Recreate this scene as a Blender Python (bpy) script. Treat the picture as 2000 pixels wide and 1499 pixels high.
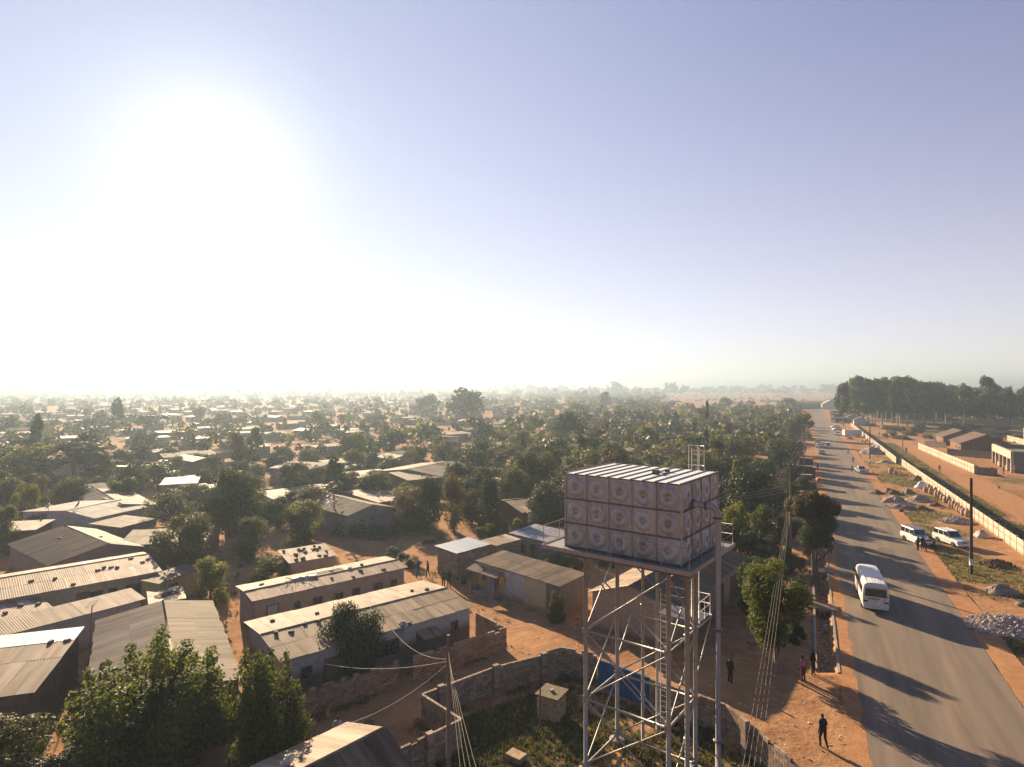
import bpy, bmesh, math, random
from mathutils import Vector, Matrix, noise

for _o in list(bpy.data.objects):
    bpy.data.objects.remove(_o)
SC = bpy.context.scene
COL = SC.collection
R = math.radians

# ------------------------------------------------------------------ camera
CAM_H = 19.5          # drone height above the street, metres
FPX = 1180.0          # focal length in pixels of a 2000 pixel wide frame
HY = 760.0            # horizon row
cam = bpy.data.cameras.new('camera')
cam.sensor_width = 36.0
cam.lens = FPX / 2000.0 * 36.0
cam.shift_y = (HY - 749.5) / 2000.0
cam.clip_start = 0.5
cam.clip_end = 20000
camo = bpy.data.objects.new('camera', cam)
camo.location = (0, 0, CAM_H)
camo.rotation_euler = (R(90), 0, 0)
COL.objects.link(camo)
SC.camera = camo

# ------------------------------------------------------------------ sky and sun
SUN_AZ = math.atan2(-585, 1180)            # left of +Y
SUN_EL = math.atan((HY - 325) / 1180.0 * math.cos(SUN_AZ))
SUN_DIR = Vector((math.sin(SUN_AZ) * math.cos(SUN_EL), math.cos(SUN_AZ) * math.cos(SUN_EL), math.sin(SUN_EL)))
W = bpy.data.worlds.new('World')
SC.world = W
W.use_nodes = True
nt = W.node_tree
nt.nodes.clear()
out = nt.nodes.new('ShaderNodeOutputWorld')
bg = nt.nodes.new('ShaderNodeBackground')
sky = nt.nodes.new('ShaderNodeTexSky')
sky.sky_type = 'NISHITA'
sky.sun_disc = False
sky.sun_elevation = SUN_EL
sky.sun_rotation = SUN_AZ
sky.altitude = 1200
sky.air_density = 1.0
sky.dust_density = 0.25
sky.ozone_density = 1.0
bg.inputs['Strength'].default_value = 0.05


def wn(kind, **kw):
    n = nt.nodes.new(kind)
    for k, v in kw.items():
        setattr(n, k, v)
    return n


# slightly violet, smoke-warm tint of the whole sky and a cream veil of dust that thickens evenly towards the horizon
tint = wn('ShaderNodeMix', data_type='RGBA', blend_type='MULTIPLY')
tint.inputs[0].default_value = 1.0
tint.inputs[7].default_value = (0.251, 0.455, 0.832, 1)
nt.links.new(sky.outputs[0], tint.inputs[6])
tc = wn('ShaderNodeTexCoord')
sep = wn('ShaderNodeSeparateXYZ')
nt.links.new(tc.outputs['Generated'], sep.inputs[0])
m1 = wn('ShaderNodeMath', operation='ABSOLUTE')
nt.links.new(sep.outputs['Z'], m1.inputs[0])
m2 = wn('ShaderNodeMath', operation='MULTIPLY')
m2.inputs[1].default_value = -4.26
nt.links.new(m1.outputs[0], m2.inputs[0])
m3 = wn('ShaderNodeMath', operation='EXPONENT')
nt.links.new(m2.outputs[0], m3.inputs[0])
dt = wn('ShaderNodeVectorMath', operation='DOT_PRODUCT')
nrm = wn('ShaderNodeVectorMath', operation='NORMALIZE')
nt.links.new(tc.outputs['Generated'], nrm.inputs[0])
nt.links.new(nrm.outputs[0], dt.inputs[0])
dt.inputs[1].default_value = SUN_DIR
# dust scatters light forward: the veil is strongest on the sun's side and fades smoothly away from it
fw = wn('ShaderNodeMapRange')
fw.inputs['From Min'].default_value = -1.0
fw.inputs['To Min'].default_value = 0.30
nt.links.new(dt.outputs['Value'], fw.inputs['Value'])
vf = wn('ShaderNodeMath', operation='MULTIPLY')
nt.links.new(m3.outputs[0], vf.inputs[0])
nt.links.new(fw.outputs[0], vf.inputs[1])
veil = wn('ShaderNodeMix', data_type='RGBA', blend_type='ADD')
nt.links.new(vf.outputs[0], veil.inputs[0])
nt.links.new(tint.outputs[2], veil.inputs[6])
veil.inputs[7].default_value = (7.4, 4.6, 1.6, 1)
# the sun's own aureole in the dusty air: a tight core and a soft skirt about the sun's direction
ac = wn('ShaderNodeMath', operation='ARCCOSINE')
nt.links.new(dt.outputs['Value'], ac.inputs[0])


def lobe(src, width, power):
    a_ = wn('ShaderNodeMath', operation='DIVIDE'); a_.inputs[1].default_value = R(width)
    b_ = wn('ShaderNodeMath', operation='POWER'); b_.inputs[1].default_value = power
    c_ = wn('ShaderNodeMath', operation='MULTIPLY'); c_.inputs[1].default_value = -1.0
    d_ = wn('ShaderNodeMath', operation='EXPONENT')
    nt.links.new(ac.outputs[0], a_.inputs[0]); nt.links.new(a_.outputs[0], b_.inputs[0])
    nt.links.new(b_.outputs[0], c_.inputs[0]); nt.links.new(c_.outputs[0], d_.inputs[0])
    return d_.outputs[0]


def add_lobe(base, fac, colour):
    n_ = wn('ShaderNodeMix', data_type='RGBA', blend_type='ADD')
    nt.links.new(fac, n_.inputs[0]); nt.links.new(base, n_.inputs[6])
    n_.inputs[7].default_value = (*colour, 1)
    return n_.outputs[2]


glow = add_lobe(veil.outputs[2], lobe(veil, 46, 1.8), (2.2, 2.1, 1.85))
glow = add_lobe(glow, lobe(veil, 5.6, 1.5), (6.0, 5.8, 5.5))
# thick dust keeps the brightest sky from running away: soft shoulder, colour / (1 + k colour)
den = wn('ShaderNodeVectorMath', operation='MULTIPLY_ADD')
den.inputs[1].default_value = (.074, .074, .074)
den.inputs[2].default_value = (1, 1, 1)
nt.links.new(glow, den.inputs[0])
num = wn('ShaderNodeVectorMath', operation='SCALE')
num.inputs['Scale'].default_value = 1.17
nt.links.new(glow, num.inputs[0])
dv = wn('ShaderNodeVectorMath', operation='DIVIDE')
nt.links.new(num.outputs[0], dv.inputs[0])
nt.links.new(den.outputs[0], dv.inputs[1])
nt.links.new(dv.outputs[0], bg.inputs['Color'])
nt.links.new(bg.outputs[0], out.inputs['Surface'])

sun = bpy.data.lights.new('sun', 'SUN')
sun.energy = 5.0
sun.angle = R(0.6)
sun.color = (1.0, 0.78, 0.51)
suno = bpy.data.objects.new('sun', sun)
suno.rotation_euler = SUN_DIR.to_track_quat('Z', 'Y').to_euler()
COL.objects.link(suno)

SC.view_settings.view_transform = 'Standard'
SC.view_settings.look = 'None'
SC.view_settings.gamma = 1.0
SC.view_settings.exposure = 1.78
SC.view_settings.use_curve_mapping = False
SC.render.engine = 'CYCLES'
SC.cycles.max_bounces = 5
SC.cycles.diffuse_bounces = 1
SC.cycles.glossy_bounces = 2
SC.cycles.transmission_bounces = 3
SC.cycles.transparent_max_bounces = 6
SC.cycles.volume_bounces = 0
SC.cycles.use_adaptive_sampling = True
SC.cycles.adaptive_threshold = 0.02

# ------------------------------------------------------------------ helpers
RNG = random.Random(7)


def P(px, py, h=0.0):
    """Point of the place seen at column px, row py of the survey photograph, standing h above the ground."""
    Y = (CAM_H - h) * FPX / (py - HY)
    return Vector(((px - 1000.0) * Y / FPX, Y, h))


def to_px(v):
    return 1000.0 + v.x * FPX / v.y, HY + (CAM_H - v.z) * FPX / v.y


# frame of the tar road: s along it, n across it to the right
RD_D = Vector((0.4399, 0.8980, 0))
RD_N = Vector((0.8980, -0.4399, 0))
RD_ANG = math.atan2(RD_D.y, RD_D.x)


def RD(s, n, z=0.0):
    v = RD_D * s + RD_N * n
    v.z = z
    return v


def rd_sn(v):
    return v.x * RD_D.x + v.y * RD_D.y, v.x * RD_N.x + v.y * RD_N.y


class MB:
    """Collects boxes, quads, tubes and lathes into one mesh."""

    def __init__(self):
        self.v, self.f, self.m, self.sm = [], [], [], []

    def face(self, idx, m=0, smooth=False):
        self.f.append(tuple(idx)); self.m.append(m); self.sm.append(smooth)

    def poly(self, pts, m=0):
        b = len(self.v)
        self.v += [tuple(p) for p in pts]
        self.face(range(b, b + len(pts)), m)
        return self

    def box(self, x, y, z, sx, sy, sz, m=0, rz=0.0, taper=1.0):
        b = len(self.v)
        c, s = math.cos(rz), math.sin(rz)
        for k in (0, 1):
            t = taper if k else 1.0
            for dx, dy in ((-1, -1), (1, -1), (1, 1), (-1, 1)):
                X, Y = dx * sx / 2 * t, dy * sy / 2 * t
                self.v.append((x + X * c - Y * s, y + X * s + Y * c, z + k * sz))
        for q in ((0, 3, 2, 1), (4, 5, 6, 7), (0, 1, 5, 4), (1, 2, 6, 5), (2, 3, 7, 6), (3, 0, 4, 7)):
            self.face([b + i for i in q], m)
        return self

    def hexa(self, p, m=0):
        """eight corners: four below, four above, same order"""
        b = len(self.v)
        self.v += [tuple(q) for q in p]
        for q in ((0, 3, 2, 1), (4, 5, 6, 7), (0, 1, 5, 4), (1, 2, 6, 5), (2, 3, 7, 6), (3, 0, 4, 7)):
            self.face([b + i for i in q], m)
        return self

    def tube(self, pts, r, seg=8, m=0, caps=True, smooth=True):
        pts = [Vector(p) for p in pts]
        rs = r if isinstance(r, (list, tuple)) else [r] * len(pts)
        b = len(self.v)
        n = len(pts)
        up0 = None
        for i, p in enumerate(pts):
            d = (pts[min(i + 1, n - 1)] - pts[max(i - 1, 0)])
            if d.length < 1e-9:
                d = Vector((0, 0, 1))
            d.normalize()
            a = up0 if up0 is not None else (Vector((0, 0, 1)) if abs(d.z) < .9 else Vector((1, 0, 0)))
            x = d.cross(a)
            if x.length < 1e-4:
                x = d.cross(Vector((0, 1, 0.3)))
            x.normalize()
            y = d.cross(x)
            up0 = -y if up0 is None else up0
            for k in range(seg):
                t = 2 * math.pi * k / seg
                self.v.append(tuple(p + (x * math.cos(t) + y * math.sin(t)) * rs[i]))
        for i in range(n - 1):
            for k in range(seg):
                k2 = (k + 1) % seg
                self.face((b + i * seg + k, b + i * seg + k2, b + (i + 1) * seg + k2, b + (i + 1) * seg + k), m, smooth)
        if caps:
            self.face([b + k for k in range(seg)], m)
            self.face([b + (n - 1) * seg + k for k in reversed(range(seg))], m)
        return self

    def lathe(self, prof, seg=16, c=(0, 0, 0), m=0, smooth=True, mat=None):
        """profile of (r, z) turned about z; mat = optional Matrix"""
        b = len(self.v)
        for r, z in prof:
            for k in range(seg):
                t = 2 * math.pi * k / seg
                v = Vector((r * math.cos(t), r * math.sin(t), z))
                if mat is not None:
                    v = mat @ v
                self.v.append((v.x + c[0], v.y + c[1], v.z + c[2]))
        for i in range(len(prof) - 1):
            for k in range(seg):
                k2 = (k + 1) % seg
                self.face((b + i * seg + k, b + i * seg + k2, b + (i + 1) * seg + k2, b + (i + 1) * seg + k), m, smooth)
        self.face([b + k for k in reversed(range(seg))], m)
        self.face([b + (len(prof) - 1) * seg + k for k in range(seg)], m)
        return self

    def mesh(self, name, mats):
        me = bpy.data.meshes.new(name)
        me.from_pydata(self.v, [], self.f)
        for mt in (mats if isinstance(mats, (list, tuple)) else [mats]):
            me.materials.append(mt)
        me.polygons.foreach_set('material_index', self.m)
        me.polygons.foreach_set('use_smooth', self.sm)
        me.update()
        return me

    def build(self, name, mats, parent=None, loc=(0, 0, 0), rot=(0, 0, 0)):
        return link(name, self.mesh(name, mats), parent, loc, rot)


def link(name, me, parent=None, loc=(0, 0, 0), rot=(0, 0, 0), scale=(1, 1, 1)):
    o = bpy.data.objects.new(name, me)
    COL.objects.link(o)
    o.location = loc
    o.rotation_euler = rot
    o.scale = scale
    if parent is not None:
        o.parent = parent
    return o


def tag(o, label=None, cat=None, group=None, kind=None):
    if label: o['label'] = label
    if cat: o['category'] = cat
    if group: o['group'] = group
    if kind: o['kind'] = kind
    return o


def thing(name, label, cat, loc=(0, 0, 0), rz=0.0, group=None):
    o = bpy.data.objects.new(name, None)
    o.empty_display_size = .2
    COL.objects.link(o)
    o.location = loc
    o.rotation_euler = (0, 0, rz)
    return tag(o, label, cat, group, 'thing')


# ------------------------------------------------------------------ materials
def pm(name, c1, c2=None, rough=.85, spec=.25, metal=0.0, scale=2.0, detail=4, var=.12, bump=0.0, bscale=None,
       edge=(.35, .65), c3=None, s3=.4, e3=(.55, .7), stretch=None, low=None, stripes=None):
    """noise mix of c1 and c2 (+ patches of c3), each object a little lighter or darker, with fine relief"""
    if name.startswith('tin') and name != 'tin_new':
        rough, spec, metal = .75, .15, 0.0
    k_ = .7 if name.startswith(('plaster', 'block', 'mortar', 'brick')) else .82 if name.startswith(('tin', 'wall', 'bay')) else .88
    c1 = [x * k_ for x in c1]
    if c2: c2 = [x * k_ for x in c2]
    if c3: c3 = [x * k_ for x in c3]
    m = bpy.data.materials.new(name)
    m.use_nodes = True
    t = m.node_tree
    N, Lk = t.nodes, t.links
    bs = N['Principled BSDF']
    bs.inputs['Roughness'].default_value = rough
    bs.inputs['Specular IOR Level'].default_value = spec
    bs.inputs['Metallic'].default_value = metal
    tcn = N.new('ShaderNodeTexCoord')
    oi = N.new('ShaderNodeObjectInfo')
    off = N.new('ShaderNodeVectorMath'); off.operation = 'SCALE'
    off.inputs[0].default_value = (37, 61, 23)
    Lk.new(oi.outputs['Random'], off.inputs['Scale'])
    add = N.new('ShaderNodeVectorMath'); add.operation = 'ADD'
    Lk.new(tcn.outputs['Object'], add.inputs[0]); Lk.new(off.outputs[0], add.inputs[1])
    vec = add.outputs[0]
    if stretch:
        mp = N.new('ShaderNodeMapping'); mp.inputs['Scale'].default_value = stretch
        Lk.new(vec, mp.inputs['Vector']); vec = mp.outputs[0]

    def nz(sc, det=detail):
        n = N.new('ShaderNodeTexNoise')
        n.inputs['Scale'].default_value = sc
        n.inputs['Detail'].default_value = det
        n.inputs['Roughness'].default_value = .6
        Lk.new(vec, n.inputs['Vector'])
        return n.outputs['Fac']

    def mr(src, lo, hi, a=0.0, b=1.0):
        n = N.new('ShaderNodeMapRange')
        n.inputs['From Min'].default_value = lo; n.inputs['From Max'].default_value = hi
        n.inputs['To Min'].default_value = a; n.inputs['To Max'].default_value = b
        Lk.new(src, n.inputs['Value'])
        return n.outputs[0]

    def mix(fac, a, b, mode='MIX'):
        n = N.new('ShaderNodeMix'); n.data_type = 'RGBA'; n.blend_type = mode
        if isinstance(fac, float): n.inputs[0].default_value = fac
        else: Lk.new(fac, n.inputs[0])
        for k, s in ((6, a), (7, b)):
            if isinstance(s, tuple): n.inputs[k].default_value = (*s, 1)
            else: Lk.new(s, n.inputs[k])
        return n.outputs[2]

    if name.startswith('tin') and name != 'tin_new':
        var = var * 2.0
        if c3: s3, e3 = s3 * 1.7, (e3[0] - .05, e3[1] - .07)
    col = mix(mr(nz(scale), *edge), tuple(c1), tuple(c2 or [x * .72 for x in c1]))
    if c3:
        col = mix(mr(nz(s3, 5), *e3), col, tuple(c3))
    if low:      # mud splashed up the foot of a wall: (height, colour)
        sp = N.new('ShaderNodeSeparateXYZ'); Lk.new(tcn.outputs['Object'], sp.inputs[0])
        ad = N.new('ShaderNodeMath'); ad.operation = 'MULTIPLY_ADD'
        ad.inputs[1].default_value = .9; Lk.new(nz(1.3), ad.inputs[0]); Lk.new(sp.outputs['Z'], ad.inputs[2])
        col = mix(mr(ad.outputs[0], low[0] + .1, low[0] + .75, .85, 0.0), col, tuple(low[1]))
    at = N.new('ShaderNodeAttribute'); at.attribute_name = 'tint'
    sm = N.new('ShaderNodeMath'); sm.operation = 'ADD'
    Lk.new(at.outputs['Fac'], sm.inputs[0])
    Lk.new(mr(oi.outputs['Random'], 0, 1, 1 - var, 1 + var), sm.inputs[1])
    cmb = N.new('ShaderNodeCombineColor')
    for k in range(3): Lk.new(sm.outputs[0], cmb.inputs[k])
    col = mix(1.0, col, cmb.outputs[0], 'MULTIPLY')
    Lk.new(col, bs.inputs['Base Color'])
    if bump or stripes:
        bp = N.new('ShaderNodeBump')
        if stripes:     # corrugation too fine to model on far roofs
            wv = N.new('ShaderNodeTexWave'); wv.wave_type = 'BANDS'; wv.bands_direction = 'X'
            wv.inputs['Scale'].default_value = stripes
            Lk.new(tcn.outputs['Object'], wv.inputs['Vector'])
            bp.inputs['Distance'].default_value = .02
            bp.inputs['Strength'].default_value = .8
            Lk.new(wv.outputs['Fac'], bp.inputs['Height'])
        else:
            bp.inputs['Distance'].default_value = bump
            bp.inputs['Strength'].default_value = 1.0
            Lk.new(nz(bscale or scale * 6, 5), bp.inputs['Height'])
        Lk.new(bp.outputs[0], bs.inputs['Normal'])
    return m


def leafmat(name, c1, c2, trans=.35, rough=.6):
    m = bpy.data.materials.new(name)
    m.use_nodes = True
    t = m.node_tree; N, Lk = t.nodes, t.links
    bs = N['Principled BSDF']; ou = N['Material Output']
    bs.inputs['Roughness'].default_value = rough
    bs.inputs['Specular IOR Level'].default_value = .2
    at = N.new('ShaderNodeAttribute'); at.attribute_name = 'tint'
    oi = N.new('ShaderNodeObjectInfo')
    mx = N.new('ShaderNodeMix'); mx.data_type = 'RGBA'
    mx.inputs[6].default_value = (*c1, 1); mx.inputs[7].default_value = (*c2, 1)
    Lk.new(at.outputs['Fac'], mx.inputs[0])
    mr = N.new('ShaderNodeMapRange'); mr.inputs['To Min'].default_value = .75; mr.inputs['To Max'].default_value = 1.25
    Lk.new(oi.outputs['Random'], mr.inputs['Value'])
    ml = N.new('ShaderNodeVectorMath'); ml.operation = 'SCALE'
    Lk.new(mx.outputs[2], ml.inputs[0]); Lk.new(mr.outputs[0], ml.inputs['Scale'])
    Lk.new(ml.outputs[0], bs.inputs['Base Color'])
    tr = N.new('ShaderNodeBsdfTranslucent'); Lk.new(ml.outputs[0], tr.inputs['Color'])
    ms = N.new('ShaderNodeMixShader'); ms.inputs[0].default_value = trans
    Lk.new(bs.outputs[0], ms.inputs[1]); Lk.new(tr.outputs[0], ms.inputs[2])
    Lk.new(ms.outputs[0], ou.inputs['Surface'])
    return m


def flat(name, c, rough=.6, spec=.3, metal=0.0, var=.05):
    return pm(name, c, [x * .85 for x in c], rough=rough, spec=spec, metal=metal, var=var, scale=3)


M = {}
MUD = (.20, .105, .055)
M['plaster_cream'] = pm('plaster_cream', (.42, .33, .26), (.34, .25, .19), var=.1, low=(.5, MUD), c3=(.22, .15, .11), s3=.7, e3=(.6, .8), bump=.01)
M['plaster_pink'] = pm('plaster_pink', (.40, .29, .23), (.33, .22, .17), var=.1, low=(.4, MUD), c3=(.24, .15, .11), s3=.7, e3=(.6, .8), bump=.01)
M['plaster_white'] = pm('plaster_white', (.58, .54, .52), (.45, .41, .39), var=.08, low=(.4, MUD), c3=(.26, .22, .2), s3=.9, e3=(.58, .8), bump=.01)
M['plaster_grey'] = pm('plaster_grey', (.26, .23, .21), (.18, .155, .14), var=.12, low=(.5, MUD), bump=.012)
M['plaster_brown'] = pm('plaster_brown', (.24, .15, .10), (.17, .10, .065), var=.15, low=(.4, MUD), bump=.012)
M['plaster_yellow'] = pm('plaster_yellow', (.55, .40, .16), (.44, .31, .13), var=.06, low=(.3, MUD), bump=.008)
M['plaster_twotone'] = pm('plaster_twotone', (.50, .46, .45), (.42, .37, .35), var=.06, low=(1.5, (.10, .065, .045)), bump=.01)
M['brick_red'] = pm('brick_red', (.26, .115, .065), (.19, .085, .05), var=.18, scale=5, low=(.2, MUD), bump=.015)
M['block'] = pm('block', (.385, .285, .215), (.29, .21, .155), var=.28, scale=6, c3=(.20, .125, .08), s3=2.0, e3=(.5, .75), bump=.008)
M['block_warm'] = pm('block_warm', (.40, .265, .185), (.30, .19, .13), var=.28, scale=6, c3=(.23, .12, .07), s3=2.0, e3=(.5, .75), bump=.008)
M['mortar'] = pm('mortar', (.12, .085, .062), (.08, .055, .04), var=.1, scale=8)
M['block_blue'] = pm('block_blue', (.025, .13, .30), (.02, .09, .22), var=.1, scale=3, rough=.55, c3=(.14, .13, .13), s3=1.5, e3=(.62, .75))
M['concrete'] = pm('concrete', (.36, .31, .26), (.27, .22, .18), var=.1, scale=2.5, bump=.01)
M['wall_cream'] = pm('wall_cream', (.56, .44, .34), (.45, .34, .26), var=.10, scale=1.2, low=(.25, MUD), bump=.006)
RUST = (.17, .075, .04)
M['tin_pale'] = pm('tin_pale', (.34, .265, .20), (.26, .19, .135), var=.16, scale=1.5, c3=RUST, s3=.9, e3=(.48, .72), stretch=(1, .35, 1))
M['tin_white'] = pm('tin_white', (.44, .40, .365), (.35, .31, .27), var=.1, scale=1.2, c3=(.25, .175, .125), s3=.8, e3=(.55, .78), stretch=(1, .35, 1))
M['tin_new'] = pm('tin_new', (.36, .42, .51), (.31, .365, .45), rough=.6, metal=.05, spec=.3, var=.05, scale=1.0)
M['tin_brown'] = pm('tin_brown', (.225, .155, .105), (.165, .11, .072), var=.15, scale=1.5, c3=(.11, .066, .042), s3=.9, e3=(.5, .72), stretch=(1, .35, 1))
M['tin_grey'] = pm('tin_grey', (.31, .245, .195), (.24, .185, .14), var=.14, scale=1.5, c3=RUST, s3=.9, e3=(.52, .75), stretch=(1, .35, 1))
M['tin_rust'] = pm('tin_rust', (.36, .23, .15), (.28, .16, .10), rough=.6, metal=.2, spec=.3, var=.2, scale=1.5, c3=(.48, .38, .3), s3=.8, e3=(.5, .7), stretch=(1, .35, 1))
for k in ('tin_pale', 'tin_white', 'tin_brown', 'tin_grey', 'tin_rust', 'tin_new'):
    src = M[k]
    M['far_' + k] = src
M['wood'] = pm('wood', (.10, .065, .04), (.065, .04, .025), var=.2, scale=5, stretch=(1, 1, .2))
M['wood_grey'] = pm('wood_grey', (.20, .155, .12), (.13, .095, .07), var=.1, scale=5, stretch=(3, 3, .15))
M['wood_dark'] = pm('wood_dark', (.045, .032, .024), (.03, .022, .016), var=.1, scale=5, stretch=(3, 3, .15))
M['dark'] = flat('dark', (.012, .011, .011), rough=.9)
M['glass'] = flat('glass', (.02, .022, .025), rough=.12, spec=.6)
M['frame_white'] = flat('frame_white', (.55, .52, .48))
M['frame_brown'] = flat('frame_brown', (.12, .075, .05))
M['door_wood'] = pm('door_wood', (.16, .095, .055), (.11, .065, .04), var=.25, scale=4, stretch=(4, 4, .3))
M['door_tin'] = pm('door_tin', (.34, .37, .38), (.27, .29, .30), var=.1, rough=.5, metal=.2)
M['steel'] = pm('steel', (.34, .315, .285), (.27, .245, .22), rough=.5, metal=.35, spec=.4, var=.06, scale=6)
M['steel_dark'] = pm('steel_dark', (.13, .13, .14), (.10, .10, .11), rough=.5, metal=.4, spec=.4, var=.06, scale=6)
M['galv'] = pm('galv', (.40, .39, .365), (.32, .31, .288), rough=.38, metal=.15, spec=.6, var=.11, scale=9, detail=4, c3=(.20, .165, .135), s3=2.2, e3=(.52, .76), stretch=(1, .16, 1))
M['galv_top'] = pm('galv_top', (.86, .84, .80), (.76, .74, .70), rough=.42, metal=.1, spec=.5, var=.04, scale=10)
M['rusty'] = pm('rusty', (.16, .085, .05), (.10, .055, .035), rough=.75, metal=.2, var=.1, scale=6)
M['cable'] = flat('cable', (.10, .085, .07), rough=.6)
M['cable_pale'] = flat('cable_pale', (.25, .20, .145), rough=.6)
M['dish'] = flat('dish', (.50, .49, .47), rough=.5)
M['bark'] = pm('bark', (.13, .09, .065), (.075, .05, .035), var=.2, scale=5, stretch=(2, 2, .4), bump=.02)
M['bark_pale'] = pm('bark_pale', (.34, .28, .22), (.24, .18, .14), var=.15, scale=4, stretch=(2, 2, .3), bump=.015)
M['stone'] = pm('stone', (.36, .29, .25), (.27, .205, .17), var=.25, scale=4, bump=.01)
M['stone_dark'] = pm('stone_dark', (.10, .08, .065), (.065, .05, .04), var=.3, scale=5, bump=.01)
M['sand'] = pm('sand', (.42, .33, .255), (.35, .265, .195), var=.15, scale=3, bump=.02, bscale=12)
M['gravel'] = pm('gravel', (.27, .225, .20), (.17, .14, .12), var=.15, scale=9, bump=.05, bscale=9)
M['soil'] = pm('soil', (.17, .10, .06), (.11, .065, .04), var=.15, scale=3, bump=.06, bscale=5)
M['lime'] = pm('lime', (.72, .69, .66), (.62, .58, .54), var=.05, scale=3, bump=.02, bscale=10)
M['sack'] = pm('sack', (.40, .275, .20), (.27, .17, .115), var=.25, scale=5, bump=.03)
# foliage: dark side to bright side of the leaf colours within one crown
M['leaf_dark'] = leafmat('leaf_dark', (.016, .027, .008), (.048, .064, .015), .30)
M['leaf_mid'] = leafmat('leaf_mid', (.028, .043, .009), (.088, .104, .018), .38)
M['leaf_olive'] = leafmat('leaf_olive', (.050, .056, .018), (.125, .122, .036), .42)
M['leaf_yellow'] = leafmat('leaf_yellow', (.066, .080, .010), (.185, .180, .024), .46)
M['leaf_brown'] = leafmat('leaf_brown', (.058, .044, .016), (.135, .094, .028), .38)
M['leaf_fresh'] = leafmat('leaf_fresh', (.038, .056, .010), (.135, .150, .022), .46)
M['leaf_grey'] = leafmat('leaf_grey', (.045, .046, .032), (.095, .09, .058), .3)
M['grass_blade'] = leafmat('grass_blade', (.085, .072, .024), (.20, .155, .055), .40)
M['grass_green'] = leafmat('grass_green', (.045, .062, .014), (.12, .125, .03), .40)
# clothing, paint
M['skin'] = flat('skin', (.055, .03, .02), rough=.55)
M['hair'] = flat('hair', (.008, .007, .006), rough=.9)
for nme, c in dict(navy=(.012, .013, .022), black=(.01, .01, .011), blue=(.02, .05, .16), red=(.20, .02, .018), white=(.55, .53, .5),
                   green=(.02, .08, .03), grey=(.12, .115, .11), khaki=(.18, .13, .08), pink=(.4, .14, .16), maroon=(.09, .015, .02)).items():
    M['cloth_' + nme] = flat('cloth_' + nme, c, rough=.9)
M['shoe'] = flat('shoe', (.015, .012, .01), rough=.6)
M['paint_white'] = flat('paint_white', (.68, .66, .64), rough=.3, spec=.5)
M['paint_silver'] = flat('paint_silver', (.42, .42, .43), rough=.3, spec=.5, metal=.4)
M['paint_dark'] = flat('paint_dark', (.03, .03, .035), rough=.3, spec=.5)
M['paint_red'] = flat('paint_red', (.22, .03, .02), rough=.35, spec=.5)
M['paint_green'] = flat('paint_green', (.04, .2, .12), rough=.5)
M['paint_yellow'] = flat('paint_yellow', (.65, .38, .03), rough=.5)
M['rubber'] = flat('rubber', (.018, .017, .016), rough=.85)
M['chrome'] = flat('chrome', (.5, .5, .5), rough=.25, metal=.9)
M['lamp_red'] = flat('lamp_red', (.35, .02, .015), rough=.25, spec=.5)
M['lamp_clear'] = flat('lamp_clear', (.6, .58, .52), rough=.15, spec=.6)
M['plastic_yellow'] = flat('plastic_yellow', (.65, .32, .02), rough=.4)
M['plastic_blue'] = flat('plastic_blue', (.04, .12, .4), rough=.4)
M['plastic_black'] = flat('plastic_black', (.015, .015, .016), rough=.4)
M['litter'] = flat('litter', (.6, .58, .56), rough=.6)

# ------------------------------------------------------------------ ground, road, hills
ROAD_L, ROAD_R = 2.7, 11.8
DRAIN = (47.0, 150.0, .55, 1.85)          # s from, s to, n from, n to


def smooth(a, b, x):
    t = min(1.0, max(0.0, (x - a) / (b - a)))
    return t * t * (3 - 2 * t)


def hill(x, y):
    a = 17 * smooth(1500, 2900, y) * (1.0 - .8 * smooth(-200, 900, x))
    b = 6 * smooth(1600, 3000, y)
    return a + b


def ground_z(x, y):
    s, n = x * RD_D.x + y * RD_D.y, x * RD_N.x + y * RD_N.y
    z = hill(x, y) if y > 1400 else 0.0
    if 12 < y < 240 and -110 < x < 190:
        off = smooth(.4, 1.5, max(ROAD_L - .3 - n, n - ROAD_R - .2))
        z += off * (.10 * noise.noise((x * .23, y * .23, 3.1)) + .055 * noise.noise((x * .8, y * .8, 7.7)) - .02)
    if DRAIN[0] < s < DRAIN[1]:
        d = min(n - DRAIN[2], DRAIN[3] - n)
        z -= .75 * smooth(0, .3, d)
    if n > 11.8 and s < 330:
        pass
    return z


def axis(lo, hi, step, far_lo, far_hi, g=1.16):
    a = [lo + i * step for i in range(int((hi - lo) / step) + 1)]
    x, d = a[-1], step
    while x < far_hi:
        d *= g; x += d; a.append(x)
    x, d = a[0], step
    pre = []
    while x > far_lo:
        d *= g; x -= d; pre.append(x)
    return pre[::-1] + a


def inpoly(x, y, poly):
    c = False
    j = len(poly) - 1
    for i in range(len(poly)):
        xi, yi = poly[i]; xj, yj = poly[j]
        if (yi > y) != (yj > y) and x < (xj - xi) * (y - yi) / (yj - yi) + xi:
            c = not c
        j = i
    return c


def pp(*pts):
    return [(P(*q).x, P(*q).y) for q in pts]


# the tower's walled yard
YARD = pp((760, 1560), (905, 1455), (850, 1425), (970, 1378), (1065, 1345), (1100, 1336), (1170, 1352), (1290, 1400), (1395, 1440), (1530, 1560), (1480, 1700), (800, 1700))
FIELD = pp((1880, 935), (2060, 935), (2300, 1120), (2060, 1060), (1925, 965))          # grass beside the far track


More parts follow.
